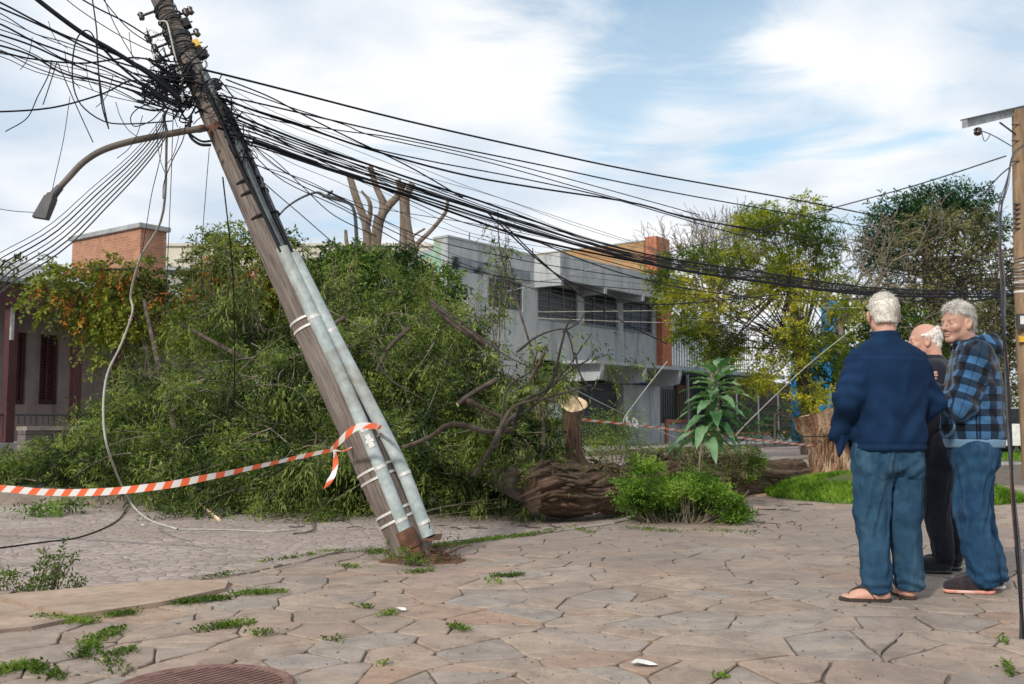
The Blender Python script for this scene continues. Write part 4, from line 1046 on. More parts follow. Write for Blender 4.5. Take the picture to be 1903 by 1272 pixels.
for k, px in enumerate((1650,1720,1790,1850,1915,1980)):
    tree('hedge_shrub', ['dark green shrub just right of the blue shop front behind the navy pullover','dark green shrub low between the navy and black clad men','green shrub hidden behind the plaid hoodie','rounded green shrub left of the right hand utility pole','rounded green shrub behind the right hand utility pole','shrub at the far right edge of the street'][k], 'shrub', P(px,838,41)*[1,1,0],
     ([P(px,840,41)*[1,1,0], P(px,800,41), P(px,760,41)], [.06,.05,.03]), cl([(px-15,740,30,30),(px+15,760,35,35),(px,800,42,35),(px+5,705,25,22)], 41, .8), LF['green2'], M['bark'], 170, .5, .15, .07, .25, .9, limbr=.03, group='shrubs across the street at the right', nl=9, shell=.25)

# ---- big stump with torn turf
sc_ = np.array([P(1592,785,15.2)[0], 15.2, -.1])
bs = thing('tree_stump', 'big sawn tree stump with shredded orange brown bark behind the man in navy', 'tree stump', sc_)
b = MB(); nA, nZ = 72, 26
an = np.linspace(0,2*pi,nA,endpoint=False); zs = np.linspace(0,1,nZ)
V = []
for i, tz in enumerate(zs):
    for a in an:
        flare = .36*math.exp(-tz*5.5)*(1+.6*math.sin(a*4+1)) + .10*max(0,tz-.55)*1.3
        r = .60 + flare + .16*tz - .07*math.sin(tz*pi)
        top = 1.33 + .17*math.cos(a) - .085*math.sin(a); top = top if tz > 0 else top
        V.append((sc_[0]+r*math.cos(a)-.10*tz, sc_[1]+r*.95*math.sin(a), sc_[2]+tz*top))
V = np.array(V); dn = nrm((V-sc_)*[1,1,0])
q = np.stack([V[:,0]*4.5, V[:,1]*4.5, V[:,2]*1.0], 1)
V += dn*(vnoise(q,3)*.17+vnoise(q*[3,3,1.2],2)*.05)[:,None]
uv = np.zeros((len(V),3)); uv[:,0] = V[:,2]; uv[:,1] = np.tile(an*.8, nZ)
i = np.arange(nZ-1)[:,None]*nA; j = np.arange(nA)[None,:]; j2 = (j+1)%nA
b.add(V, np.stack([i+j,i+j2,i+nA+j2,i+nA+j],-1).reshape(-1,4), 0, True, uv)
b.build('bark', M['stumpbark'], bs)
b = MB(); tp = V[-nA:]; c = tp.mean(0); b.add(np.vstack([tp+[0,0,.004], c+[0,0,.01]]), [(k,(k+1)%nA,nA) for k in range(nA)], 0)
b.build('cut_face', M['cut'], bs)
b = MB()
for k in range(150):
    a = random.uniform(-pi,.1); z0 = random.uniform(.1,1.1); r = .74+random.uniform(-.04,.03)
    p0 = sc_+[r*math.cos(a), r*math.sin(a)*.95, z0]; p1 = p0+[random.uniform(-.03,.03)+.03*math.cos(a), .03*math.sin(a), -random.uniform(.1,.3)]
    b.tube(spl([p0,(p0+p1)/2+np.array([math.cos(a),math.sin(a),0])*.025,p1],5), [.006,.014,.004], 4)
b.build('bark_shreds', M['stumpbark'], bs)
b = MB(); z_ = z0 = .98
b.tube([sc_+[.80*math.cos(a)-.07, .76*math.sin(a), .93+.05*math.cos(a)] for a in np.linspace(-pi,0,30)], .007, 5)
b.build('wire', M['cable'], bs)

# lifted turf in front of the stump
M['moundmix'] = noisy('turf over brown earth', (.05,.085,.018), (.09,.14,.03), 3, .95, c3=(.12,.062,.038), bdist=.03, bstr=.9)
tm = G(1530, 905); b = MB(); nx, ny = 46, 26
X = np.linspace(2.9, 7.2, nx); Y = np.linspace(11.9, 15.3, ny); XX, YY = np.meshgrid(X, Y)
c0 = np.array([5.15, 14.2])
e = ((XX-c0[0])/1.68)**2 + ((YY-13.75)/1.75)**2
H = np.clip(1-e, 0, 1)**.8*.28 + np.clip(1-((XX-5.5)/.9)**2-((YY-13.5)/.6)**2,0,1)*.22
P3 = np.stack([XX.ravel(), YY.ravel(), np.zeros(nx*ny)],1)
H = H*(1+.35*vnoise(P3*2.2,3).reshape(ny,nx)); H = np.where(e < 1.0, H+.004, -.03)
V = np.stack([XX.ravel(), YY.ravel(), H.ravel()],1)
keep = []
for a in range(ny-1):
    for c in range(nx-1):
        k = a*nx+c
        if max(V[k,2],V[k+1,2],V[k+nx,2],V[k+nx+1,2]) > 0: keep.append((k,k+1,k+nx+1,k+nx))
b.add(V, keep, 0, True)
mnd = tag(b.build('turf_mound', M['moundmix'], origin=(0,0,0)), kind='structure')
def turf_h(x, y):
    e = ((x-c0[0])/1.68)**2 + ((y-13.75)/1.75)**2
    return float(np.clip(1-e,0,1)**.8*.28 + np.clip(1-((x-5.5)/.9)**2-((y-13.5)/.6)**2,0,1)*.22) if e < 1 else -.03

def blades(b, pts, h, w=.006, lean=.5, mi=0):
    n = len(pts); d = nrm(rdir(n,.0)*lean + np.array([0,0,1.0])); h = np.broadcast_to(h,(n,))*rng.uniform(.5,1.2,n)
    s = nrm(np.cross(d, rdir(n,.2)))*w; p = np.asarray(pts)
    m = p + d*h[:,None]*.55; tip = p + d*h[:,None] + nrm(d*[1,1,0])*h[:,None]*.35*lean
    v = np.stack([p-s, p+s, m+s*.8, tip, m-s*.8],1).reshape(-1,3)
    i = np.arange(n)[:,None]*5
    b.add(v, i+np.array([[0,1,2,4]]), mi); b.add(v[:0], np.zeros((0,3),int))
    b.f.append((b.f[-1][0][:, [0]]*0 + (b.n-len(v)) + i + np.array([[4,2,3]]), mi, False))
# turf grass
b = MB(); pts = []
while len(pts) < 22000:
    x, y = random.uniform(2.9,7.0), random.uniform(11.9,15.2); h = turf_h(x,y)
    torn = (x > 3.9 and 13.0 < y < 13.62 and x-3.9 > (13.62-y)*.9)
    if h > .0 and not torn: pts.append((x,y,h+.0))
pts = np.array(pts); pts[:,2] += 0
blades(b, pts, .085, .007)
tag(b.build('turf_grass', LF['lawn'], origin=(0,0,0)), 'short bright grass on the lifted turf by the stump', 'grass', kind='stuff')
# verge grass at the right and far weeds
b = MB(); n = 5000; pts = np.stack([rng.uniform(9.2,17,n), rng.uniform(vz, vz+7, n), np.full(n,.03)],1)
blades(b, pts, .12, .010); tag(b.build('verge_grass', LF['lawn'], origin=(0,0,0)), 'rough grass on the verge behind the plaid shirted man', 'grass', kind='stuff')

# ---- weeds in the paving joints
b = MB(); pts = []
def patch(px0, py0, px1, py1, n, w=.03, h=1):
    a = G(px0,py0); c = G(px1,py1)
    for k in range(n):
        t_ = random.random(); p = a+(c-a)*t_ + rng.normal(size=3)*w*[1,1.3,0]; p[2] = .0; pts.append(p)
for q in [(430,1068,380,1076,60),(490,1045,600,1030,90),(600,1028,635,1026,60),(680,1026,740,1030,120,.05),(780,1020,860,1012,220,.05),(860,1010,1000,992,420,.03),(1000,992,1040,985,60),(640,1052,665,1056,40),
          (760,1065,800,1062,60),(915,1072,970,1070,80),(915,1080,925,1086,20),(330,1122,420,1112,260,.03),(440,1105,530,1100,150,.03),(70,1150,170,1158,230,.028),(200,1146,250,1140,90,.02),(385,1170,460,1160,140,.03),(470,1178,500,1180,30),
          (220,1170,160,1200,150,.03),(170,1200,150,1225,80,.02),(200,1215,240,1212,60),(205,1225,215,1250,40),(0,1250,60,1236,160,.03),(60,1240,110,1262,110,.02),(840,1165,865,1172,50,.012),(700,1145,735,1140,40,.012),
          (1060,980,1100,992,60,.03),(1170,982,1260,990,90,.05),(1290,985,1400,990,60,.05),(650,1125,690,1130,20,.012),(1860,1180,1870,1200,12,.01),(1868,1230,1880,1258,30,.01),(1330,1255,1350,1258,10,.01),(700,1235,720,1238,10,.01),(600,1190,640,1192,14,.012),(420,955,440,970,20)]:
    patch(*q)
pts = np.array(pts)
blades(b, pts, .034, .0032, .8)
n = len(pts); leaves(b, pts+rng.normal(size=(n,3))*[.012,.012,.004]+[0,0,.008], rdir(n,.3)+[0,0,.35], rdir(n,.3)+[0,0,1], .022, .014)
tag(b.build('joint_weeds', LF['grass'], origin=(0,0,0)), 'low weeds and grass in the joints of the stone paving', 'weeds', kind='stuff')

# ---- plants that can be told apart
def bush(name, label, cat, cpx, ell, leaf, n, leafL, leafW, stems=14, sl=.16, droop=.1, bias=(0,0,.6), nl=8, group=None, stem='twig', z=0.):
    c0_ = G(cpx[0], cpx[1], z); t_ = thing(name, label, cat, c0_, group)
    b = MB(); s = MB()
    for (px, py, Y, rx, rz, ry) in ell:
        c = P(px,py,Y); r = np.array([rx*Y/F, ry, rz*Y/F]); m = int(n*rx*rz/2500)
        o_, dd = in_ell(m, c, r, .3); o_ = o_[o_[:,2] > z+.01]; m = len(o_)
        if m == 0: continue
        sprays(b, o_, nrm(rdir(m,.6)*.8+np.array(bias)), rng.uniform(.6,1.2,m)*sl, nl, leafL, leafW, droop, .9)
        for j in range(stems):
            q, _ = in_ell(1, c, r, .7); p0 = c0_ + [random.uniform(-.5,.5)*r[0]+(c[0]-c0_[0])*.6, (c[1]-c0_[1])*.6, 0]
            s.tube(arc(p0, q[0], .1, 6), [.005,.003,.0015], 4)
    s.build('stems', M[stem], t_); b.build('leaves', leaf, t_); return t_
random.seed(5); bq = []
for k in range(64):
    x = random.uniform(1166,1378); top = np.interp(x, [1150,1200,1250,1300,1350,1380], [915,868,880,900,928,955]); y = random.uniform(top, 975)
    r_ = random.uniform(13,26); bq.append((x, y, random.uniform(9.9,10.8), r_, r_*random.uniform(.7,1.0), .16))
bush('leafy_bush', 'bright green leafy bush growing beside the sawn log in the middle of the paving', 'bush', (1260,972), bq, LF['bright'], 420, .036, .019, 4, .15)
bush('weedy_shrub', 'feathery yellow green shrub behind the sawn limb of the fallen tree', 'shrub', (1150,868),
     [(1115,810,15.5,35,38,.4),(1160,800,15.5,45,38,.4),(1110,845,15,40,28,.4),(1175,840,15,35,28,.4)], LF['lime'], 200, .055, .016, 14, .28, z=-.12)
bush('log_epiphytes', 'tangled moss and hanging grass growing on top of the fallen log', 'moss', (1290,905),
     [(1190,850,12.5,45,16,.25),(1250,845,12.8,50,18,.25),(1310,845,13.2,55,20,.25),(1365,850,13.6,45,18,.25),(1100,872,11.6,50,10,.2),(1020,868,11.3,35,8,.2),(1250,875,12.6,80,22,.2),(1350,880,13.4,55,25,.2)], LF['moss'], 300, .05, .014, 12, .18, .6)
bush('fern_clump', 'small dark green clump sprouting from the right part of the log', 'fern', (1405,905),
     [(1400,862,13.7,26,26,.2),(1385,885,13.6,18,20,.15)], LF['bright'], 360, .04, .022, 10, .14)
bush('grassy_tuft', 'yellow green grass tuft on the log just behind the sapling', 'grass tuft', (1290,900),
     [(1255,840,13,40,14,.2),(1330,835,13.3,40,12,.2),(1310,870,13,35,20,.2)], LF['lime'], 160, .09, .010, 10, .22, .7)
bush('roadside_weed', 'blurred green weed growing at the kerb on the left edge', 'weed', (70,1103),
     [(20,1085,6.0,38,18,.12),(90,1065,6.1,32,30,.12),(115,1045,6.1,22,18,.1),(60,1095,6.0,40,14,.1),(140,1088,6.1,22,12,.08)], LF['green2'], 90, .034, .012, 12, .10, z=-.1)
bush('leaf_heap', 'fresh green branch lying on the cobbles in front of the tape', 'branch', (95,960),
     [(70,945,11.9,35,14,.3),(110,935,12.2,40,14,.3),(140,930,12.5,20,10,.2)], LF['bright'], 170, .07, .022, 5, .25, .5, (0,0,-.1), z=-.12)
bush('leaf_heap', 'fallen leafy shoots under the bent dry branch on the cobbles', 'branch', (430,965),
     [(330,945,12.0,45,10,.25),(400,955,11.8,40,8,.25),(290,960,11.6,20,5,.2),(600,955,11.4,40,14,.3),(575,975,11,18,5,.1),(960,930,11.6,40,8,.2)], LF['green2'], 200, .06, .02, 4, .22, .5, (0,0,-.1), z=-.12)
bush('pole_foot_weeds', 'grass and small weeds growing round the foot of the leaning pole', 'weeds', (760,1046),
     [(735,1030,7.3,26,28,.09),(750,1035,7.05,20,22,.06),(760,1045,7.1,30,12,.08),(700,1030,7.4,25,8,.06),(800,1025,7.4,30,14,.08),(795,1045,7.0,28,8,.07),(835,1012,7.6,24,8,.06)], LF['grass'], 150, .026, .008, 10, .07)

# sapling with big soft leaves
sb_ = G(1302, 925); sb_[1] = 11.4; sb_[0] = P(1302,925,11.4)[0]; sb_[2] = 0
sp_t = thing('young_sapling', 'young sapling with a head of large soft green leaves in front of the log', 'sapling', sb_)
stem = spl(np.vstack([sb_, PP([(1300,860,11.4),(1312,800,11.4),(1330,755,11.4),(1330,720,11.4),(1333,690,11.4)])]), 26)
b = MB(); b.tube(stem, [.013,.011,.009,.006], 7)
b2 = MB()
def bigleaf(b, p, d, up, L, Wd, droop):
    n = 9; t = np.linspace(0,1,n); d = nrm(d); s = nrm(np.cross(d, up)); u = np.cross(s, d)
    w = np.sin(np.clip(t,0,1)**.8*pi)**.8*Wd*.5*(1-.25*t); w[0] = .002; w[-1] = .001
    c = p + d*(L*t)[:,None] + np.array([0,0,-1])*(droop*L*t*t)[:,None] ; rip = .012*np.sin(t*19+random.random()*6)
    l = c + s*w[:,None] + u*(w*.35+rip)[:,None]; r = c - s*w[:,None] + u*(w*.35-rip)[:,None]
    l2 = (c+l)/2 + u*(w*.03)[:,None]; r2 = (c+r)/2+u*(w*.03)[:,None]
    v = np.concatenate([l,l2,c,r2,r]); i = np.arange(n-1); f = []
    for k in range(4): f.append(np.stack([k*n+i,(k+1)*n+i,(k+1)*n+i+1,k*n+i+1],1))
    b.add(v, np.concatenate(f), 0, True)
for k in range(46):
    t_ = k/45.; i = 9+t_*16; p = stem[min(25,int(i))]; a = k*2.4; el = -.15+.9*t_**2
    d = np.array([math.cos(a), math.sin(a), el]); pet = p+nrm(d)*.07
    b.tube([p, (p+pet)/2, pet], .003, 4)
    bigleaf(b2, pet, d, np.array([0,0,1.]), random.uniform(.34,.46)*(1-.15*t_), random.uniform(.14,.19)*(1-.15*t_), .62-.42*t_)
for k in range(14):
    bigleaf(b2, stem[9+k]+[0,0,0], np.array([math.cos(k*2.1),math.sin(k*2.1),-.7]), np.array([0,0,1.]), .24, .1, .3)
b.build('stem', M['twig'], sp_t); b2.build('leaves', LF['broad'], sp_t)

# sticks, dry branch, sawdust
b = MB(); 
q = spl(np.array([G(300,928,-.1)+[0,0,.03], G(345,925,-.1)+[0,0,.06], G(372,945,-.1)+[0,0,.05], G(408,967,-.11)]), 14)
b.tube(q, [.006,.012,.018], 7); tag(b.build('dry_branch', M['cut']), 'bare bent dry branch with pale broken end lying on the cobbles', 'branch')
b = MB(); b.tube(spl(np.array([G(455,950,-.1), G(500,962,-.09), G(545,950,-.06), G(575,960,-.09), G(582,985,-.1), G(545,992,-.11)]), 26), .009, 6)
tag(b.build('curled_twig', M['bark_pale']), 'curled thin twig on the road left of the leaning pole', 'twig')
b = MB(); 
for k in range(230):
    px, py = random.uniform(560,1500), random.uniform(915,985)
    z = .012 if (px > 1180 and py > 930) or py > 985-(px-900)*.1+8 else -.108
    if 1120 < px < 1400 and py > 940: continue
    p = G(px,py,z); a = random.random()*6.3; L = random.uniform(.03,.22)
    b.tube(arc(p, p+[math.cos(a)*L, math.sin(a)*L, .005], .12, 4), random.uniform(.002,.006), 4)
tag(b.build('twig_litter', M['twig_dark'], origin=(0,0,0)), 'broken twigs and bark scattered round the log', 'litter', kind='stuff')
b = MB(); n = 2600
px = rng.uniform(640,1480,n); py = rng.uniform(925,985,n); m_ = (px < 1120)|(py < 945)
pts = np.array([G(x, y, (-.115 if x < 1100 else .006)) for x, y in zip(px[m_], py[m_])])
n = len(pts); leaves(b, pts, rdir(n,.1), rdir(n,.2)+[0,0,1.5], rng.uniform(.012,.045,n), .012)
tag(b.build('wood_chips', M['slab'], origin=(0,0,0)), 'pale wood chips and dead leaves strewn over the road', 'litter', kind='stuff')
b = MB(); c = G(1375,917); nx = 30
for (px, py, rx, ry, h) in ((1375,915,.42,.38,.085),(1335,918,.25,.2,.05),(1345,935,.3,.12,.02),(1425,921,.25,.16,.03)):
    c = G(px,py); an = np.linspace(0,2*pi,26,endpoint=False); V = [c+[0,0,h]]
    for rr in (.25,.5,.75,1.0):
        for a in an:
            V.append(c+[rx*rr*math.cos(a), ry*rr*math.sin(a), h*(1-rr**1.6)+(-.004 if rr == 1 else 0)])
    V = np.array(V); V[1:,:2] += (vnoise(V[1:]*9,2)*.05)[:,None]; V[:,2] += vnoise(V*14,2)*h*.25*(V[:,2] > .005)
    f = [(0,1+k,1+(k+1)%26) for k in range(26)]; g = []
    for r_ in range(3):
        for k in range(26): g.append((1+r_*26+k, 1+(r_+1)*26+k, 1+(r_+1)*26+(k+1)%26, 1+r_*26+(k+1)%26))
    b.add(V, f, 0, True); b.n -= len(V); b.v.pop(); b.uv.pop(); b.add(V, g, 0, True)
M['sawdust'] = noisy('fresh sawdust', (.42,.27,.16), (.66,.47,.31), 22, .95, bdist=.02, bstr=1)
tag(b.build('sawdust', M['sawdust'], origin=(0,0,0)), 'pale sawdust piled by the sawn end of the log', 'sawdust', kind='stuff')
# branch stubs by the bush
for q, lab in (([(1362,960),(1352,925),(1345,900)], 'pale splintered stick standing between the bush and the log'), ([(1366,955),(1378,930),(1392,912)], 'dark slanting stick beside the sawdust heap')):
    b = MB(); b.tube(spl(PP([(x,y,10.9) for x,y in q]), 8), [.02,.022,.012], 7, wob=.3); tag(b.build('broken_stick', M['bark_pale'] if 'pale' in lab else M['bark']), lab, 'stick')
# white litter
for (px, py, s_, lab) in ((745,1136,.035,'small white scrap on the paving left of centre'),(1200,1236,.06,'crumpled white paper scrap at the bottom of the paving'),(265,978,.02,'tiny white scrap on the cobbles')):
    c = G(px,py,.004 if py > 1000 else -.116); b = MB(); an = np.linspace(0,2*pi,9,endpoint=False)
    V = [c+[s_*math.cos(a)*random.uniform(.7,1.2), s_*.6*math.sin(a)*random.uniform(.7,1.2), random.uniform(.002,.02)] for a in an]
    b.add(V+[c+[0,0,.02]], [(k,(k+1)%9,9) for k in range(9)]); b.add(np.array(V+[c+[0,0,.0]]), [((k+1)%9,k,9) for k in range(9)])
    tag(b.build('paper_scrap', M['white']), lab, 'litter')
b = MB(); c = G(1325,1258,.006); bigleaf(b, c, np.array([1,.1,.08]), np.array([0,0,1.]), .07, .03, .1)
tag(b.build('fallen_leaf', LF['bright']), 'single green leaf lying on the paving at the bottom', 'leaf')
# ------------------------------------------------------------------ people: smooth bodies and clothes from distance fields
class SDF:
    def __init__(s, lo, hi, h):
        s.ax = [np.arange(lo[i], hi[i]+h, h) for i in range(3)]; s.h = h
        s.F = np.full([len(a) for a in s.ax], 1.0, np.float32)
    def _sub(s, lo, hi):
        sl = []
        for i in range(3):
            a = s.ax[i]; i0 = max(0, int(np.searchsorted(a, lo[i]))-1); i1 = min(len(a), int(np.searchsorted(a, hi[i]))+1)
            if i1 <= i0: return None
            sl.append(slice(i0, i1))
        g = np.meshgrid(*[s.ax[i][sl[i]] for i in range(3)], indexing='ij')
        return tuple(sl), g
    def _apply(s, sl, d, k, op):
        F = s.F[sl]; d = d.astype(np.float32)
        if op == 'u':
            if k <= 0: R = np.minimum(F, d)
            else:
                hh = np.maximum(k-np.abs(F-d), 0)/k; R = np.minimum(F, d)-hh*hh*k*.25
        else:
            d = -d
            if k <= 0: R = np.maximum(F, d)
            else:
                hh = np.maximum(k-np.abs(F-d), 0)/k; R = np.maximum(F, d)+hh*hh*k*.25
        s.F[sl] = R
    def cone(s, a, b, ra, rb=None, k=.02, op='u'):
        rb = ra if rb is None else rb; a = np.asarray(a,float); b = np.asarray(b,float); m = max(ra,rb)+k+s.h*3
        q = s._sub(np.minimum(a,b)-m, np.maximum(a,b)+m)
        if q is None: return
        sl, (X,Y,Z) = q; ab = b-a; L = max(np.dot(ab,ab),1e-9)
        t = np.clip(((X-a[0])*ab[0]+(Y-a[1])*ab[1]+(Z-a[2])*ab[2])/L, 0, 1)
        d = np.sqrt((X-a[0]-ab[0]*t)**2+(Y-a[1]-ab[1]*t)**2+(Z-a[2]-ab[2]*t)**2)-(ra+(rb-ra)*t)
        s._apply(sl, d, k, op)
    def ell(s, c, r, k=.02, op='u', rot=None):
        c = np.asarray(c,float); r = np.asarray(r,float); m = r.max()+k+s.h*3
        q = s._sub(c-m, c+m)
        if q is None: return
        sl, (X,Y,Z) = q; X = X-c[0]; Y = Y-c[1]; Z = Z-c[2]
        if rot is not None:
            R = np.array(rot.to_3x3().inverted()); X, Y, Z = [R[i,0]*X+R[i,1]*Y+R[i,2]*Z for i in range(3)]
        k0 = np.sqrt((X/r[0])**2+(Y/r[1])**2+(Z/r[2])**2); k1 = np.sqrt((X/r[0]**2)**2+(Y/r[1]**2)**2+(Z/r[2]**2)**2)+1e-9
        s._apply(sl, k0*(k0-1)/k1, k, op)
    def loft(s, rows, k=.03, op='u', cap=.02, pw=2.3):
        """rows: (z, cx, cy, a, b) up the body, oval slices"""
        R = np.array(rows, float); lo = [R[:,1].min()-R[:,3].max()-k-.03, R[:,2].min()-R[:,4].max()-k-.03, R[0,0]-k-.03]; hi = [R[:,1].max()+R[:,3].max()+k+.03, R[:,2].max()+R[:,4].max()+k+.03, R[-1,0]+k+.03]
        q = s._sub(lo, hi)
        if q is None: return
        sl, (X,Y,Z) = q; z = s.ax[2][sl[2]]
        c = [np.interp(z, R[:,0], R[:,j])[None,None,:] for j in range(1,5)]
        u = (np.abs((X-c[0])/c[2])**pw+np.abs((Y-c[1])/c[3])**pw)**(1/pw)
        d = (u-1)*np.minimum(c[2],c[3])*.9
        dz = np.maximum(R[0,0]-Z, Z-R[-1,0]); d = np.where(dz > -cap, np.sqrt(np.maximum(d+cap,0)**2+np.maximum(dz+cap,0)**2)-cap, d)
        s._apply(sl, d, k, op)
    def field(s, fn):      # change the whole field with a function of X,Y,Z,F
        X,Y,Z = np.meshgrid(*s.ax, indexing='ij'); s.F = fn(X,Y,Z,s.F).astype(np.float32)
    def mesh(s):
        F = s.F.copy(); F[0]=F[-1]=1; F[:,0]=F[:,-1]=1; F[:,:,0]=F[:,:,-1]=1
        S = F < 0; n = F.shape
        C = np.zeros((n[0]-1,n[1]-1,n[2]-1), np.int8); cor = [(i,j,k) for i in (0,1) for j in (0,1) for k in (0,1)]
        sub = lambda A,i,j,k: A[i:n[0]-1+i, j:n[1]-1+j, k:n[2]-1+k]
        for c in cor: C += sub(S,*c)
        idx = np.argwhere((C > 0)&(C < 8)); num = np.full(C.shape, -1, np.int64); num[tuple(idx.T)] = np.arange(len(idx))
        acc = np.zeros((len(idx),3)); cnt = np.zeros(len(idx))
        for a in cor:
            for ax_ in range(3):
                if a[ax_]: continue
                b = list(a); b[ax_] = 1
                fa = F[idx[:,0]+a[0],idx[:,1]+a[1],idx[:,2]+a[2]]; fb = F[idx[:,0]+b[0],idx[:,1]+b[1],idx[:,2]+b[2]]
                m = (fa < 0) != (fb < 0); t = np.where(m, fa/np.where(m, fa-fb, 1), 0)
                p = np.array(a,float)[None,:].repeat(len(idx),0); p[:,ax_] += t
                acc[m] += p[m]; cnt[m] += 1
        V = idx+acc/cnt[:,None]; V = V*s.h+np.array([a[0] for a in s.ax])
        Q = []
        for ax_ in range(3):
            o1, o2 = [(1,2),(2,0),(0,1)][ax_]
            sl0 = [slice(1,-1)]*3; sl0[ax_] = slice(0,-1); sl1 = list(sl0); sl1[ax_] = slice(1,None)
            A = S[tuple(sl0)]; B = S[tuple(sl1)]; e = np.argwhere(A != B); off = np.ones(3,int); off[ax_] = 0; g = e+off
            inside = A[tuple(e.T)]
            def cell(d1,d2):
                q = g.copy(); q[:,o1] -= d1; q[:,o2] -= d2; return num[q[:,0],q[:,1],q[:,2]]
            f = np.stack([cell(1,1),cell(0,1),cell(0,0),cell(1,0)],1); f[~inside] = f[~inside][:,::-1]; Q.append(f)
        return V, np.concatenate(Q)
def vnormals(V, Q):
    n = np.cross(V[Q[:,2]]-V[Q[:,0]], V[Q[:,3]]-V[Q[:,1]]); N_ = np.zeros_like(V)
    for j in range(4): np.add.at(N_, Q[:,j], n)
    return nrm(N_)
def relax(V, Q, it=2):
    for _ in range(it):
        s = np.zeros_like(V); c = np.zeros(len(V))
        for a, b_ in ((0,1),(1,2),(2,3),(3,0)):
            np.add.at(s, Q[:,a], V[Q[:,b_]]); np.add.at(c, Q[:,a], 1); np.add.at(s, Q[:,b_], V[Q[:,a]]); np.add.at(c, Q[:,b_], 1)
        V = V*.5+s/c[:,None]*.5
    return V

def fabric(name, c1, c2, scale=6, rough=.9, weave=260, c3=None, sheen=.25, bstr=.25):
    m, t, b, o = newmat(name); v = coords(t, 'Object')
    n = tnoise(t, v, scale, 5, .6, .3)
    col = ramp(t, n, [(.32, c1), (.68, c2)])
    if c3: col = mixc(t, ramp(t, tnoise(t, coords(t,'Object',(1,1,.35)), scale*.9, 4, .6), [(.52, 0.0), (.72, .8)]), col, c3)
    col = mixc(t, .5, col, ramp(t, tnoise(t, v, weave, 2, .5), [(.3, .72), (.7, 1.1)]), 'MULTIPLY')
    t.links.new(col, b.inputs['Base Color']); b.inputs['Roughness'].default_value = rough; b.inputs['Specular IOR Level'].default_value = .15
    b.inputs['Sheen Weight'].default_value = sheen
    bump(t, b, tnoise(t, v, weave, 3, .6), bstr, .002); return m
M['navy'] = fabric('navy fleece', (.004,.016,.046), (.007,.027,.074), 5, sheen=.0)
M['jeans'] = fabric('worn blue denim', (.014,.043,.086), (.028,.076,.132), 9, c3=(.060,.12,.175), sheen=.0)
M['jeans2'] = fabric('mid blue denim', (.011,.038,.088), (.022,.068,.132), 9, c3=(.048,.10,.165), sheen=.0)
M['black_cloth'] = fabric('black jersey', (.010,.012,.020), (.020,.023,.034), 5, sheen=.08)
M['band'] = fabric('pale blue ribbed cotton', (.10,.19,.29), (.15,.26,.38), 8)
M['shoe_dark'] = fabric('dark knitted shoe upper', (.012,.012,.016), (.035,.030,.036), 30, c3=(.05,.022,.024))
M['sole_pink'] = noisy('coral and white foam sole', (.70,.25,.20), (.78,.40,.33), 6, .6, c3=(.75,.72,.68))
M['sole_white'] = noisy('scuffed white foam sole', (.62,.58,.53), (.75,.71,.66), 16, .6)
M['slipper'] = fabric('black slipper felt', (.012,.012,.014), (.028,.028,.032), 12)
M['flipflop'] = noisy('dark rubber flip flop', (.025,.018,.014), (.06,.04,.03), 12, .7)
M['hair'] = noisy('short white hair', (.70,.655,.60), (.88,.84,.78), 22, .6, stretch=(1,1,.3), bdist=.004, bstr=.5, amt2=.15)
M['hair_grey'] = noisy('grey hair', (.40,.385,.35), (.74,.71,.67), 22, .6, stretch=(1,1,.3), bdist=.006, bstr=.7)
M['eye'] = noisy('eye', (.55,.52,.48), (.62,.60,.56), 5, .25)
M['iris'] = noisy('dark iris', (.04,.05,.05), (.06,.07,.07), 5, .2)
def skin(name, c1, c2, c3):
    m, t, b, o = newmat(name); v = coords(t, 'Object')
    col = ramp(t, tnoise(t, v, 9, 4, .6), [(.35, c1), (.65, c2)])
    col = mixc(t, ramp(t, tnoise(t, v, 17, 5, .65), [(.48, 0.0), (.75, .35)]), col, c3)
    t.links.new(col, b.inputs['Base Color']); b.inputs['Roughness'].default_value = .5; b.inputs['Specular IOR Level'].default_value = .35
    b.inputs['Subsurface Weight'].default_value = .12; b.inputs['Subsurface Radius'].default_value = (.02,.008,.005); b.inputs['Subsurface Scale'].default_value = .3
    bump(t, b, tnoise(t, v, 110, 4, .7), .35, .003); return m
M['skin'] = skin('ruddy fair skin', (.44,.24,.18), (.54,.32,.245), (.46,.17,.12))
M['skin2'] = skin('tanned pinkish skin', (.38,.215,.16), (.48,.285,.22), (.40,.17,.12))
def plaid():
    m, t, b, o = newmat('blue and black buffalo plaid fleece')
    v = coords(t, 'uvw'); s = t.nodes.new('ShaderNodeSeparateXYZ'); t.links.new(v, s.inputs[0])
    per = .088
    def stripe(x):
        f = math_(t, 'FRACT', math_(t, 'DIVIDE', x, per)); return ramp(t, math_(t, 'ABSOLUTE', math_(t, 'SUBTRACT', f, .5)), [(.235, 0.0), (.265, 1.0)])
    a = stripe(s.outputs[0]); c = stripe(s.outputs[1]); sm = math_(t, 'MULTIPLY', math_(t, 'ADD', a, c), .5)
    col = ramp(t, sm, [(.25, (.045,.125,.26)), (.30, (.012,.028,.055)), (.72, (.012,.028,.055)), (.78, (.005,.006,.010))])
    col = mixc(t, .45, col, ramp(t, tnoise(t, coords(t,'Object'), 180, 3, .6), [(.3, .6), (.7, 1.2)]), 'MULTIPLY')
    t.links.new(col, b.inputs['Base Color']); b.inputs['Roughness'].default_value = .95; b.inputs['Sheen Weight'].default_value = .15; b.inputs['Specular IOR Level'].default_value = .1
    bump(t, b, tnoise(t, coords(t,'Object'), 200, 3, .6), .3, .003); return m
M['plaid'] = plaid()

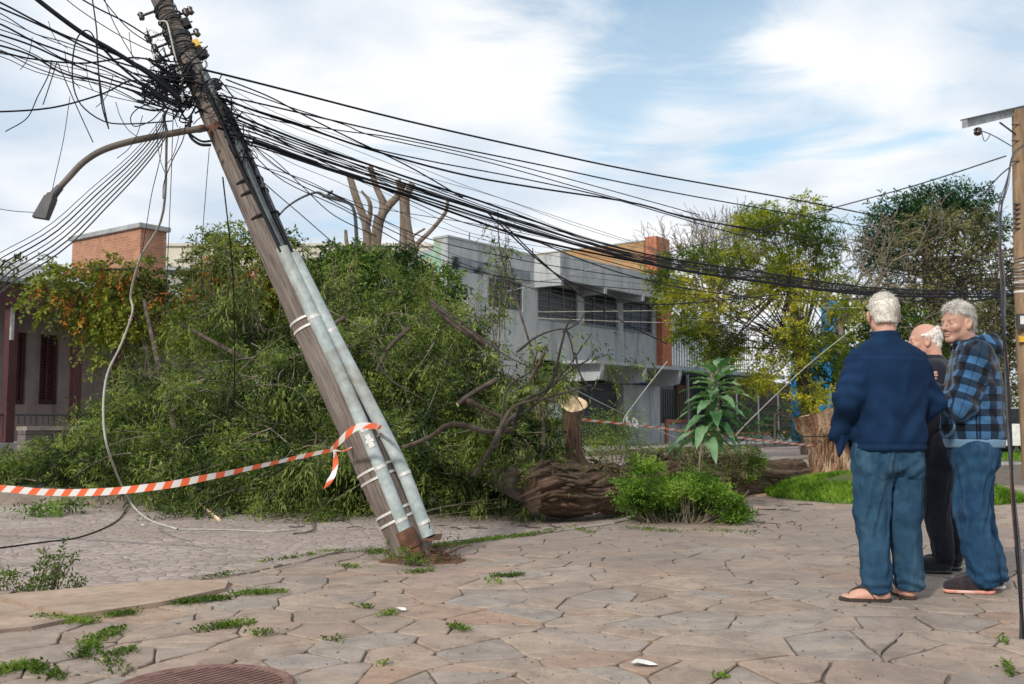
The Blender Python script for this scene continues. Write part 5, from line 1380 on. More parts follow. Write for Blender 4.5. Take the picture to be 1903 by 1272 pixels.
def cloth(name, sdf, mat, par, fold=None, uvf=None, it=2):
    V, Q = sdf.mesh(); V = relax(V, Q, it)
    if fold is not None:
        Nn = vnormals(V, Q); V = V+Nn*fold(V)[:,None]; V = relax(V, Q, 1)
    b = MB(); uv = None
    if uvf is not None: uv = uvf(V)
    b.add(V, Q, 0, True, uv); return b.build(name, mat, par, local=True)
def head(s, H, yaw=0, turn=None):
    """add a head to the field; H maps head space to body space"""
    def p(*q): return np.array(H @ Vector(q))
    R = H
    s.ell(p(0,-.012,.035), (.074,.096,.086), .02, rot=R)
    s.ell(p(0,.030,-.03), (.060,.062,.080), .03, rot=R)
    s.cone(p(.044,.0,-.055), p(.014,.066,-.098), .024, .017, .025); s.cone(p(-.044,.0,-.055), p(-.014,.066,-.098), .024, .017, .025)
    s.ell(p(0,.072,-.098), (.022,.018,.016), .02, rot=R)
    s.cone(p(-.03,.080,.022), p(.03,.080,.022), .013, .013, .016)
    for sx in (-1,1):
        s.ell(p(sx*.040,.062,-.028), (.024,.022,.022), .022, rot=R)
        s.ell(p(sx*.032,.100,.000), (.017,.016,.011), .010, 's', rot=R)
        s.ell(p(sx*.032,.078,.001), (.0155,.012,.0115), .006, rot=R)
    s.cone(p(0,.088,.012), p(0,.112,-.032), .0085, .012, .010)
    for sx in (-1,1): s.ell(p(sx*.013,.099,-.034), (.008,.010,.008), .008, rot=R)
    s.cone(p(-.03,.095,-.050), p(-.012,.098,-.045), .004, .003, .01)
    s.ell(p(0,.090,-.062), (.026,.012,.008), .007, rot=R); s.ell(p(0,.088,-.074), (.021,.012,.008), .006, rot=R)
    s.cone(p(-.024,.098,-.0675), p(.024,.098,-.0675), .0018, .0018, .004, 's')
    for sx in (-1,1):      # smile lines
        s.cone(p(sx*.020,.103,-.040), p(sx*.034,.088,-.068), .0018, .002, .005, 's')
        s.cone(p(sx*.046,.066,.004), p(sx*.058,.05,-.004), .002, .002, .005, 's')
        e = H @ Matrix.Translation((sx*.083,-.006,-.006)) @ Matrix.Rotation(sx*.55, 4, 'Z') @ Matrix.Rotation(.15, 4, 'X')
        s.ell(np.array(e @ Vector((0,0,0))), (.010,.021,.034), .008, rot=e)
        s.ell(np.array(e @ Vector((sx*.008,.003,.004))), (.007,.011,.020), .004, 's', rot=e)
        s.ell(np.array(e @ Vector((sx*.002,.001,-.026))), (.007,.011,.012), .006, rot=e)
def hairmesh(par, H, mat, full=True, lift=.012, mats=None, n=2600, length=.035, seed=1, messy=.4):
    rg = np.random.default_rng(seed)
    s = SDF((-.16,-.16,-.14),(.16,.16,.18), .0045)
    s.ell((0,-.014,.037), (.076+lift*.6,.097+lift*.7,.087+lift), .0)
    s.ell((0,-.055,-.035), (.060,.045,.055), .03)
    def cut(X,Y,Z,F):
        if full:   # hairline: forehead, temples, round the ears, nape
            line = np.where(Y > .045, .084-(Y-.045)*.15-np.abs(X)*.25, np.where(Y > -.028, .030+(Y+.028)*.55, np.where(Y > -.050, .030-(-.028-Y)*3.6, -.050)))
            d = (line-Z)*.8
        else:      # bald crown: a horseshoe round the back
            line = np.where(Y > -.028, .022+(Y+.028)*.2, np.where(Y > -.050, .022-(-.028-Y)*3.2, -.050))
            top = .048+np.clip(-Y,0,.1)*.62
            d = np.maximum((line-Z)*.8, (Z-top)*.8); d = np.maximum(d, (Y-.030))
        w = .0035*np.sin(X*210+Z*90)*np.sin(Y*190+Z*60)
        return np.maximum(F+w, d)
    s.field(cut)
    V, Q = s.mesh(); V = relax(V, Q, 2); Nn = vnormals(V, Q)
    V = V+Nn*(vnoise(V*np.array([60,60,25]),2)*.004)[:,None]
    # strands that lie back along the shell
    sel = rg.integers(0, len(V), n); p = V[sel]; nn = Nn[sel]; k_ = p[:,2] > -.04
    p = p[k_]; nn = nn[k_]; m = len(p)
    flow = np.stack([p[:,0]*3, -.6+0*p[:,1], -.9+(p[:,2] > .08)*.9], 1) + rg.normal(size=(m,3))*messy
    if full: flow[:,1] += np.where(p[:,1] > .05, .5*messy*2, 0)
    flow = nrm(flow-nn*np.sum(flow*nn,1)[:,None]+nn*.10)
    L = length*rg.uniform(.5,1.2,m); sd = nrm(np.cross(flow, nn))*.0007
    q0 = p-nn*.002; q1 = p+flow*(L*.5)[:,None]+nn*.0015; q2 = p+flow*L[:,None]-[0,0,.002]
    S = np.stack([q0-sd,q0+sd,q1+sd,q1-sd,q2],1).reshape(-1,3); i = np.arange(m)[:,None]*5
    b = MB()
    T = lambda A: A@np.array(H.to_3x3()).T+np.array(H.to_translation())
    b.add(T(V), Q, 0, True); b.add(T(S), i+np.array([[0,1,2,3]]), 0); 
    b.f.append((b.n-len(S)+i+np.array([[3,2,4]]), 0, False))
    b.build('hair', mat, par, local=True)
def eyes(b, H):
    for sx in (-1,1):
        for c, r, mi in (((sx*.032,.0775,.0005), .0125, 1), ((sx*.032-.001,.0875,.0005), .0042, 2)):
            th = np.linspace(0,pi,9); pts = []
            b.lathe((0,0,0), [(r*math.sin(a)+1e-4, -r*math.cos(a)) for a in th], 14, mi)
            for q in range(3): b.v[-1-q] = np.array([list(H @ Vector((x+c[0],y+c[1],z+c[2]))) for x,y,z in b.v[-1-q]])
def hand(s, wrist, fdir, palm, thumb, curl=.5, sc=1.0):
    """five fingers; fdir points along the hand, palm out of the palm, thumb to the thumb's side"""
    f = nrm(fdir); pl = nrm(np.asarray(palm)-f*np.dot(palm,f)); th = nrm(np.asarray(thumb)-f*np.dot(thumb,f)-pl*np.dot(thumb,pl)); w = np.asarray(wrist,float)
    s.cone(w-f*.05, w, .026*sc, .024*sc, .01)
    for x in (-.022,-.008,.008,.022): s.cone(w+th*x*.7*sc+f*.015*sc, w+th*x*1.25*sc+f*.082*sc, .016*sc, .0125*sc, .012)
    for x, L in ((-.030,.058),(-.010,.072),(.010,.078),(.030,.070)):
        p = w+th*x*sc+f*.085*sc; a = 0; L = L*sc
        for j, fr in enumerate((.45,.32,.25)):
            a += curl*(.9 if j else .7); d = f*math.cos(a)+pl*math.sin(a); q = p+d*L*fr
            s.cone(p, q, (.0098-.0010*j)*sc, (.0090-.0010*j)*sc, .003); p = q
    p = w+th*.022*sc+f*.02*sc
    for d, L, r in ((th*.8+f*.6+pl*.35,.035,.013),(th*.35+f*.9+pl*.4,.032,.0105),(th*.1+f*.95+pl*.5,.024,.009)):
        q = p+nrm(d)*L*sc; s.cone(p, q, r*sc, r*.9*sc, .006); p = q
def foot(s, heel, ang, toes=True, k=.02):
    c, sn = math.cos(ang), math.sin(ang)
    def p(x,y,z): return np.array([heel[0]+x*c-y*sn, heel[1]+x*sn+y*c, z])
    s.cone(p(0,.03,.04), p(0,.03,.16), .036, .040, .03); s.cone(p(0,.02,.035), p(0,.05,.035), .033, .034, .02)
    s.cone(p(0,.06,.07), p(0,.14,.04), .036, .028, .03); s.cone(p(.0,.08,.035), p(.012,.18,.028), .034, .028, .03); s.cone(p(-.01,.08,.03), p(-.022,.17,.024), .03, .022, .03)
    if toes:
        for x, y, r in ((.026,.235,.0135),(.006,.238,.0095),(-.010,.230,.009),(-.025,.219,.0085),(-.038,.206,.008)): s.cone(p(x*.9,.175,.022), p(x,y,.014+.006), r*1.05, r, .008)
def shoe(par, heel, ang, mat, sole, L=.29, Wd=.05, h=.075, slip=False):
    c, sn = math.cos(ang), math.sin(ang)
    s = SDF((heel[0]-.36,heel[1]-.36,-.01),(heel[0]+.36,heel[1]+.36,.20), .005)
    def p(x,y,z): return np.array([heel[0]+x*c-y*sn, heel[1]+x*sn+y*c, z])
    s.cone(p(0,.035,.065), p(0,.035,.11 if not slip else .05), Wd*.82, Wd*.78, .02); s.cone(p(0,.04,.05), p(0,.12,.05), Wd*.85, Wd*.9, .02)
    s.cone(p(0,.10,.085 if not slip else .065), p(0,.20,.048), Wd*.72, Wd*.72, .03); s.cone(p(0,.16,.045), p(-.004,L-.045,.038), Wd*.98, Wd*.72, .03)
    s.field(lambda X,Y,Z,F: np.maximum(F, .022-Z))
    if not slip: s.cone(p(0,.03,.15), p(0,.04,.11), .034, .028, .006, 's')
    up = cloth('shoe', s, mat, par)
    s = SDF((heel[0]-.36,heel[1]-.36,-.01),(heel[0]+.36,heel[1]+.36,.06), .005)
    s.cone(p(0,.035,.02), p(0,.12,.02), Wd*.92, Wd*.90, .02); s.cone(p(0,.14,.02), p(-.004,L-.05,.02), Wd*1.02, Wd*.80, .03)
    th_ = .018 if not slip else .012
    s.field(lambda X,Y,Z,F: np.maximum(np.maximum(F, Z-th_-.010*np.clip(.3,0,1)), .001-Z))
    b = MB(); V, Q = s.mesh(); V = relax(V,Q,1); b.add(V,Q,0,True); b.build('sole', sole, up, local=True)
    if not slip:
        b = MB()
        for j in range(5):
            y = .10+j*.022; z = .115-j*.010
            b.tube([p(-.026,y,z-.006), p(0,y+.004,z+.004), p(.026,y,z-.006)], .0035, 5)
        V_ = None; b.build('laces', M['sole_pink'] if sole is M['sole_pink'] else M['white'], up, local=True)
def wr(V, sc_, amp, st=(1,1,1), seed=0): return vnoise(V*np.array(st)*sc_+seed, 3)*amp

def legs_sdf(hip, kneeL, ankL, kneeR, ankR, rh=.115, rk=.088, ra=.078, waist=None, h=.0065):
    pts = np.array([kneeL,ankL,kneeR,ankR]); s = SDF((min(pts[:,0].min(),-.2)-.14,min(pts[:,1].min(),-.12)-.14,0.0),(max(pts[:,0].max(),.2)+.14,max(pts[:,1].max(),.12)+.14,waist+.06), h)
    for sx, kn, an in ((-1,kneeL,ankL),(1,kneeR,ankR)):
        hp = np.array([sx*.088, hip[1], hip[2]])
        s.cone(hp, kn, rh, rk, .03); s.cone(kn, an, rk, ra, .03)
    s.loft([(hip[2]-.10,0,hip[1],.17,.125),(hip[2]+.0,0,hip[1],.186,.145),(waist,0,hip[1],.168,.130)], .04)
    # keep the trouser legs apart below the crotch
    s.cone((0,hip[1]-.2,hip[2]-.20),(0,hip[1]+.2,hip[2]-.20), .012, .012, .02, 's')
    return s
def jeansfold(V, kz, amp=.010):
    z = V[:,2]; side = np.where(V[:,0] > 0, 1.7, 0)
    f = wr(V, 1, amp*.9, (8,8,4), 3)
    q = V*np.array([1,1,1.]); wv = vnoise(V*9+5,2)*2.2
    stack = np.exp(-((z-.08)/.07)**2)*np.sin(z*95+V[:,0]*30*np.sign(V[:,0])+np.arctan2(V[:,1],V[:,0])*2.5+side+wv)*amp*.42
    knee = np.exp(-((z-kz)/.12)**2)*np.sin(z*42+V[:,0]*48+side*2+wv)*amp*.22
    seat = np.exp(-((z-.74)/.07)**2)*np.sin(z*52-np.abs(V[:,0])*62+wv)*amp*.34
    rot_ = np.stack([V[:,0]+V[:,2]*.16*np.sign(V[:,0]), V[:,1]+V[:,2]*.1, V[:,2]],1)
    ridge = np.clip(1-np.abs(vnoise(rot_*np.array([13,13,2.2])+9,2))*4.5,-.4,1)*amp*.62 + np.clip(1-np.abs(vnoise(rot_*np.array([21,21,8])+3,2))*4,-.3,1)*amp*.26
    return f+stack+knee+seat+ridge

# ============ man in the navy pullover, seen from behind
c = G(1660, 1116)
man = thing('person', 'white haired man in navy pullover, blue jeans and flip flops with his back turned', 'man', c, rotz=.22)
HH = Matrix.Translation((.012,.035,1.615)) @ Matrix.Rotation(-.30,4,'Z') @ Matrix.Rotation(-.10,4,'X')
T1 = [(.835,0,.01,.214,.166),(.92,0,.015,.216,.170),(1.02,0,.02,.214,.168),(1.15,0,.005,.213,.155),(1.27,0,-.005,.208,.140),(1.36,0,-.01,.185,.125),(1.42,0,-.005,.135,.10),(1.48,0,.005,.080,.075)]
armsL = [(-.165,-.01,1.345),(-.272,-.035,1.13),(-.255,.10,.92)]; armsR = [(.165,-.01,1.345),(.285,.01,1.12),(.225,.165,.97)]
b = MB()
s = SDF((-.14,-.14,1.36),(.16,.20,1.78), .0042); head(s, HH); s.cone((0,-.005,1.40),(.01,.01,1.56), .062, .055, .03); V, Q = s.mesh(); b.add(relax(V,Q,1), Q, 0, True)
s = SDF((-.36,-.2,.02),(.36,.26,1.46), .012); s.loft([(z,x,y,a-.03,bb_-.03) for z,x,y,a,bb_ in T1[:-2]]+[(1.45,0,0,.06,.06)], .03)
for A in (armsL, armsR): s.cone(A[0],A[1],.05,.042,.03); s.cone(A[1],A[2],.042,.03,.02)
for sx, an_ in ((-1,(-.09,.0,.09)),(1,(.122,.03,.09))): s.cone((sx*.088,.0,.84),(sx*.093,.02,.48),.078,.050,.03); s.cone((sx*.093,.02,.48),an_,.050,.032,.02)
V, Q = s.mesh(); b.add(V, Q, 0, True)
FL = (-.055,-.035), 1.12; FR = (.115,.0), -.15
for (hx, hy), a in (FL, FR):
    s = SDF((hx-.30,hy-.12,.002),(hx+.30,hy+.30,.22), .005); foot(s, (hx,hy), a); s.field(lambda X,Y,Z,F: np.maximum(F, .016-Z)); V, Q = s.mesh(); b.add(relax(V,Q,1), Q, 0, True)
s = SDF((-.42,-.1,.74),(-.1,.34,1.0), .0045); hand(s, (-.215,.11,.89), (.55,.25,-.8), (1,0,0), (0,1,.3), .5); V, Q = s.mesh(); b.add(V, Q, 0, True)
s = SDF((.05,-.0,.82),(.38,.42,1.1), .0045); hand(s, (.215,.185,.955), (-.5,.75,-.25), (-.8,-.5,0), (0,0,1), .5); V, Q = s.mesh(); b.add(V, Q, 0, True)
eyes(b, HH)
b.build('body', [M['skin'],M['eye'],M['iris']], man, local=True)
hairmesh(man, HH, M['hair'], True, .009, n=11000, length=.022, messy=.25)
# pullover with stand collar
s = SDF((-.42,-.26,.76),(.42,.30,1.60), .0075)
s.loft(T1, .0, cap=.02)
for A in (armsL, armsR): s.cone(A[0],A[1],.084,.072,.055); s.cone(A[1],A[2],.072,.055,.02)
s.cone((-.10,0,1.41),(.10,0,1.41),.045,.045,.07)
s.loft([(1.44,0,.0,.088,.078),(1.525,.004,.012,.076,.072)], .02, cap=.008)
s.loft([(1.495,0,.016,.062,.058),(1.60,.004,.022,.066,.062)], .004, 's', cap=.0)
s.loft([(.70,0,.01,.200,.152),(.90,0,.015,.200,.154)], .008, 's', cap=.0)
def fold1(V):
    z = V[:,2]; r = wr(V,1,.010,(6,6,5),1)
    drape = (1-np.abs(vnoise(V*np.array([7,7,3.2])+4,2))*2.2)*.010*np.clip((1.42-z)/.2,0,1)
    hem = np.exp(-((z-.875)/.010)**2)*-.006 + np.sin(np.arctan2(V[:,1],V[:,0])*9)*.005*np.exp(-((z-.95)/.05)**2)
    arm = (np.abs(V[:,0]) > .21)*np.sin(z*75+V[:,1]*30+V[:,0]*25)*.0045
    yoke = np.exp(-((z-1.37)/.010)**2)*(V[:,1] < 0)*-.004
    diag = np.sin((z*38-np.abs(V[:,0])*46))*.006*np.exp(-((z-1.02)/.14)**2)
    return r+drape+hem+arm+yoke+diag
pu = cloth('pullover', s, M['navy'], man, fold1)
b = MB()      # shirt tail sticking out under the left cuff
b.hexa([(-.275,.045,.83),(-.272,.085,.80),(-.260,.085,.80),(-.262,.045,.83),(-.282,-.005,.93),(-.285,.10,.92),(-.25,.10,.92),(-.242,-.005,.93)]); 
b.build('shirt_tail', M['navy'], pu, local=True)
s = legs_sdf((0,.005,.82), (-.098,.03,.48), (-.098,-.005,.085), (.095,.01,.48), (.125,.03,.085), .116, .090, .074, .93)
s.field(lambda X,Y,Z,F: np.maximum(F, .045-Z))
for ax_, az in ((-.098,-.005),(.125,.03)): s.cone((ax_,az,.0),(ax_,az,.12),.060,.054,.004,'s')
def pockets(V):      # back pockets raised out of the cloth
    ax_ = np.abs(V[:,0]); z = V[:,2]; e = np.minimum(np.minimum(ax_-.045, .150-ax_), np.minimum(.805-z, z-(.675+np.abs(ax_-.097)*.45)))
    return np.where((V[:,1] < -.05), np.clip(e/.006, 0, 1)*.006, 0)
jn = cloth('jeans', s, M['jeans'], man, lambda V: jeansfold(V, .47, .014)+pockets(V))
b = MB()
for (hx, hy), a in (FL, FR):
    c_, s_ = math.cos(a), math.sin(a)
    prof = [(-.036,.0),(-.042,.05),(-.038,.10),(-.048,.17),(-.045,.225),(-.015,.262),(.020,.262),(.042,.235),(.046,.17),(.036,.10),(.040,.04),(.032,-.005),(0,-.018)]
    b.prism([(hx+x*c_-y*s_, hy+x*s_+y*c_) for x, y in prof], .001, .016)
    for sx in (-1,1):
        pts = [(sx*.042,.070,.016),(sx*.043,.095,.050),(sx*.026,.130,.079),(.008,.178,.064),(.014,.206,.036),(.014,.212,.014)]
        b.tube(spl(np.array([(hx+x*c_-y*s_, hy+x*s_+y*c_, z) for x,y,z in pts]), 14), .0055, 6)
b.build('flip_flops', M['flipflop'], man, local=True)

# ============ man in the plaid hoodie, seen from his left, looking back over his shoulder
c = G(1822, 1098)
man = thing('person', 'grey haired man in blue and black plaid hoodie with arms crossed, face to the camera', 'man', c, rotz=1.25)
HH = Matrix.Translation((-.012,.075,1.60)) @ Matrix.Rotation(.72,4,'Z') @ Matrix.Rotation(-.04,4,'X')
T2 = [(.890,0,.0,.180,.166),(.95,0,.01,.192,.182),(1.05,0,.015,.185,.172),(1.18,0,.0,.190,.160),(1.30,0,-.01,.195,.145),(1.39,0,-.01,.185,.125),(1.45,0,.0,.14,.10),(1.49,0,.02,.08,.08)]
aL = [(-.165,-.01,1.385),(-.205,.09,1.10),(-.02,.27,1.145)]; aR = [(.165,-.01,1.385),(.225,.10,1.12),(.0,.24,1.20)]
b = MB()
s = SDF((-.16,-.10,1.36),(.16,.24,1.78), .0040); head(s, HH); s.cone((0,.01,1.40),(-.005,.045,1.55), .064, .056, .03); V, Q = s.mesh(); b.add(relax(V,Q,1), Q, 0, True)
s = SDF((-.3,-.2,.02),(.3,.34,1.46), .012); s.loft([(z,x,y,a-.035,bb_-.035) for z,x,y,a,bb_ in T2[:-2]]+[(1.45,0,0.02,.05,.05)], .03)
for A in (aL, aR): s.cone(A[0],A[1],.05,.042,.03); s.cone(A[1],A[2],.042,.028,.02)
for sx in (-1,1): s.cone((sx*.085,.0,.84),(sx*.095,.02,.48),.078,.050,.03); s.cone((sx*.095,.02,.48),(sx*.095,-.05+sx*-.03,.09),.050,.032,.02)
V, Q = s.mesh(); b.add(V, Q, 0, True)
s = SDF((-.2,.1,1.05),(.28,.44,1.34), .0042); hand(s, (.005,.27,1.165), (.75,.05,.5), (0,-1,0), (-.4,.2,.8), .35); V, Q = s.mesh(); b.add(V, Q, 0, True)
s = SDF((-.30,.05,1.05),(.12,.42,1.36), .0042); hand(s, (-.015,.255,1.215), (-.75,.0,.35), (0,-1,-.2), (.3,.2,.8), .45); V, Q = s.mesh(); b.add(V, Q, 0, True)
eyes(b, HH)
b.build('body', [M['skin2'],M['eye'],M['iris']], man, local=True)
hairmesh(man, HH, M['hair_grey'], True, .007, n=11000, length=.042, seed=4, messy=.28)
s = SDF((-.34,-.27,.80),(.34,.40,1.62), .0075)
s.loft(T2, .0, cap=.02)
for A in (aL, aR): s.cone(A[0],A[1],.080,.070,.055); s.cone(A[1],A[2],.070,.050,.03)
s.cone((-.12,0,1.42),(.12,0,1.42),.05,.05,.06)
s.loft([(.74,0,.0,.150,.135),(.90,0,.0,.150,.135)], .006, 's', cap=0)
def fold2(V):
    z = V[:,2]; ridge = (1-np.abs(vnoise(V*np.array([9,9,4])+14,2))*2.2)*.009
    arm = (V[:,0] < -.15)*(z > 1.0)*np.sin(z*55-V[:,1]*48)*.006
    bl = np.sin(np.arctan2(V[:,1],V[:,0])*7+z*8)*.006*np.exp(-((z-.98)/.05)**2)
    return ridge+arm+bl+wr(V,1,.008,(6,6,5),8)
def segd(V, a, b_):
    a = np.asarray(a); b_ = np.asarray(b_); ab = b_-a; t = np.clip((V-a)@ab/np.dot(ab,ab),0,1); q = a+t[:,None]*ab
    return np.linalg.norm(V-q,axis=1), t*np.linalg.norm(ab), q
def uv2(V):
    uv = np.zeros((len(V),3)); an = np.arctan2(V[:,1],V[:,0]); uv[:,0] = an*.165; uv[:,1] = V[:,2]
    for A in (aL, aR):
        d1, l1, q1 = segd(V, A[0], A[1]); d2, l2, q2 = segd(V, A[1], A[2]); L1 = np.linalg.norm(np.subtract(A[1],A[0]))
        use2 = d2 < d1
        for m_, d_, l_, q_, base_, ax_ in ((~use2)&(d1 < .098), d1, l1, q1, 0, np.subtract(A[1],A[0])), (use2&(d2 < .09), d2, l2, q2, L1, np.subtract(A[2],A[1])):
            m2 = m_&((np.abs(V[:,0]) > .168)|(V[:,1] > .17)|(use2&(V[:,1] > .13)))
            a_ = nrm(ax_); u_ = nrm(np.cross(a_, [0,1,.3])); w_ = np.cross(a_, u_); r_ = V-q_
            uv[m2,0] = np.arctan2(r_[m2]@w_, r_[m2]@u_)*.078; uv[m2,1] = -(l_[m2]+base_)
    return uv
ho = cloth('hoodie', s, M['plaid'], man, fold2, uv2)
# waistband, hood, pocket
s = SDF((-.24,-.24,.80),(.24,.24,.98), .007); s.loft([(.845,0,.0,.184,.164),(.905,0,.005,.190,.176)], 0, cap=.012); s.loft([(.78,0,.0,.168,.148),(.98,0,.0,.172,.158)], .004, 's', cap=0)
cloth('waistband', s, M['band'], ho)
s = SDF((-.2,-.26,1.30),(.2,.2,1.62), .007)
s.ell((0,-.100,1.445), (.125,.085,.070), .03); s.cone((-.095,-.02,1.475),(-.055,.09,1.455),.036,.026,.03); s.cone((.095,-.02,1.475),(.055,.09,1.455),.036,.026,.03); s.cone((-.095,-.02,1.475),(-.03,-.11,1.50),.036,.04,.03); s.cone((.095,-.02,1.475),(.03,-.11,1.50),.036,.04,.03)
s.ell((0,.015,1.52), (.072,.085,.10), .02, 's'); s.ell((0,-.105,1.50), (.062,.034,.035), .02, 's')
cloth('hood', s, M['plaid'], ho, lambda V: wr(V,1,.008,(10,10,10),2), lambda V: np.stack([np.arctan2(V[:,1],V[:,0])*.16, V[:,2]-V[:,1]*.5, 0*V[:,0]],1))
b = MB(); b.tube(spl(np.array([(-.120,.150,1.075),(-.150,.130,1.02),(-.158,.122,.97),(-.135,.150,.925),(-.105,.168,.915)]), 14), .010, 7)
b.tube(spl(np.array([(-.05,.178,1.09),(-.07,.190,1.02),(-.075,.196,.96)]), 8), .0045, 6)
b.build('pocket_trim', M['band'], ho, local=True)
s = legs_sdf((0,.0,.83), (-.095,.045,.48), (-.095,-.015,.085), (.100,.0,.48), (.095,-.085,.085), .113, .094, .082, .865)
s.field(lambda X,Y,Z,F: np.maximum(F, .04-Z))
for ax_, az in ((-.095,-.015),(.095,-.085)): s.cone((ax_,az,.0),(ax_,az,.10),.064,.058,.004,'s')
cloth('jeans', s, M['jeans2'], man, lambda V: jeansfold(V, .47, .014))
shoe(man, (-.095,-.06), .12, M['shoe_dark'], M['sole_pink']); shoe(man, (.095,-.14), -.1, M['shoe_dark'], M['sole_white'])

# ============ balding man in black, half hidden
c = G(1757, 1062)
man = thing('person', 'balding white haired man in black sweater and track pants half hidden between the others', 'man', c, rotz=1.0)
sc3 = .955
HH = Matrix.Translation((0,.085,1.555)) @ Matrix.Rotation(.35,4,'Z') @ Matrix.Rotation(-.04,4,'X')
T3 = [(.82,0,.0,.18,.15),(.95,0,.02,.19,.17),(1.1,0,.0,.19,.155),(1.25,0,-.01,.19,.14),(1.33,0,-.0,.17,.12),(1.39,0,.01,.12,.095),(1.43,0,.03,.075,.07)]
bL = [(-.165,-.005,1.33),(-.215,.0,1.06),(-.19,.14,.86)]; bR = [(.165,-.005,1.33),(.23,.02,1.07),(.17,.16,.90)]
b = MB()
s = SDF((-.15,-.10,1.30),(.15,.24,1.70), .0042); head(s, HH); s.cone((0,.01,1.34),(0,.045,1.53), .062, .055, .03); V, Q = s.mesh(); b.add(relax(V,Q,1), Q, 0, True)
s = SDF((-.3,-.2,.02),(.3,.3,1.40), .012); s.loft([(z,x,y,a-.035,bb_-.035) for z,x,y,a,bb_ in T3[:-2]]+[(1.39,0,.02,.05,.05)], .03)
for A in (bL, bR): s.cone(A[0],A[1],.05,.042,.03); s.cone(A[1],A[2],.042,.028,.02)
for sx in (-1,1): s.cone((sx*.085,.0,.82),(sx*.085,.02,.46),.08,.052,.03); s.cone((sx*.085,.02,.46),(sx*.085,-.02,.09),.052,.035,.02)
V, Q = s.mesh(); b.add(V, Q, 0, True)
s = SDF((-.34,.04,.62),(-.08,.34,.92), .0042); hand(s, (-.185,.155,.83), (.1,.45,-.9), (1,-.3,0), (0,1,.4), .4); V, Q = s.mesh(); b.add(V, Q, 0, True)
s = SDF((.05,.04,.68),(.32,.36,.98), .0042); hand(s, (.165,.17,.87), (-.1,.5,-.85), (-1,-.3,0), (0,1,.4), .4); V, Q = s.mesh(); b.add(V, Q, 0, True)
eyes(b, HH)
b.build('body', [M['skin'],M['eye'],M['iris']], man, local=True)
hairmesh(man, HH, M['hair'], False, .012, n=3400, length=.024, seed=9, messy=.3)
s = SDF((-.36,-.24,.76),(.36,.30,1.50), .008)
s.loft(T3, .0, cap=.02)
for A in (bL, bR): s.cone(A[0],A[1],.078,.068,.05); s.cone(A[1],A[2],.068,.050,.02)
s.cone((-.12,0,1.37),(.12,0,1.37),.045,.045,.05); s.loft([(1.38,0,.03,.078,.072),(1.455,0,.04,.068,.066)], .015, cap=.008)
cloth('sweater', s, M['black_cloth'], man, lambda V: (1-np.abs(vnoise(V*np.array([9,9,4])+4,2))*2)*.008)
s = legs_sdf((0,.0,.80), (-.09,.03,.46), (-.09,-.01,.10), (.09,.01,.46), (.10,-.04,.10), .110, .088, .066, .90)
s.field(lambda X,Y,Z,F: np.maximum(F, .055-Z))
cloth('track_pants', s, M['black_cloth'], man, lambda V: jeansfold(V, .45, .008))
shoe(man, (-.09,-.05), .25, M['slipper'], M['slipper'], .28, .052, slip=True); shoe(man, (.10,-.08), -.1, M['slipper'], M['slipper'], .28, .052, slip=True)
# ------------------------------------------------------------------ leaning pole with its conduits
foot_ = np.array([*G(772,1042)[:2], 0]); 
pole_px = [(785,1064,7.36),(698,868,7.3),(606,672,7.3),(512,480,7.4),(428,300,7.5),(384,190,7.58),(345,105,7.65),(300,5,7.72),(235,-140,7.85),(190,-240,7.95)]
up = thing('leaning_pole', 'heavy wooden utility pole leaning far to the left with torn cables and two grey conduits', 'utility pole', foot_)
pc = spl(PP(pole_px), 60)
# straighten: a pole is straight
a0, a1 = pc[0], pc[-1]; tt = np.linspace(0,1,60)
pc = pc*.25 + (a0+(a1-a0)*tt[:,None])*.75
pr = np.interp(tt, [0,.15,.5,.75,1], [.148,.142,.108,.078,.068])
b = MB(); b.tube(pc, pr, 40, 0, True, True, wob=.05); b.build('shaft', M['wood'], up)
ax = nrm(a1-a0); cd = nrm(np.array([0,0,CAMZ])-pc[30]); sr_ = nrm(np.cross(ax, cd)); 
if sr_[0] < 0: sr_ = -sr_
fr_ = nrm(np.cross(sr_, ax)); 
if fr_[1] > 0: fr_ = -fr_
def on(px, py, f=.0, Y0=None):
    """point on the front of the pole at this height, pushed f metres toward the street"""
    i = int(np.argmin([abs(q) for q in (pc[:,2]-P(px,py,7.35)[2])])); return P(px, py, pc[i][1]) + fr_*(pr[i]+f)
def cond(name, q, r, mat, f, n=30):
    pts = spl(np.array([on(x, y, f) for x, y in q]), n); b = MB(); b.tube(pts, r, 18, 0, True, True); return b.build(name, mat, up), pts
q1 = [(527,470),(598,622),(652,740),(706,868),(762,1008)]; q2 = [(547,478),(625,634),(683,745),(745,868),(796,998)]
_, p1 = cond('conduit', q1, .0495, M['pvc'], -.015); _, p2 = cond('conduit', q2, .0485, M['pvc'], -.05)
def band(pts_i, off=0, r=.053, mat='strap', w=.012, par=None):
    b = MB(); d = ax; c = pts_i; b.tube([c-d*w, c+d*w], r, 22, 0, False, True); return b
for i1 in (6, 22, 27):
    b = MB(); b.tube([p1[i1]-ax*.012, p1[i1]+ax*.012], .0515, 22, 0, True, True); b.tube([p2[i1]-ax*.012-ax*.05, p2[i1]+ax*.012-ax*.05], .0505, 22, 0, True, True)
    c_ = p1[i1]; j = int(np.argmin(np.linalg.norm(pc-c_,axis=1)))
    for dz in (-.035, .035): b.tube([pc[j]+ax*(dz-.009), pc[j]+ax*(dz+.009)], pr[j]+.006, 40, 0, True, True)
    b.build('strap', M['strap'], up)
b = MB()
for q in ((612,668),(618,676)): pass
c_ = p1[18]; 
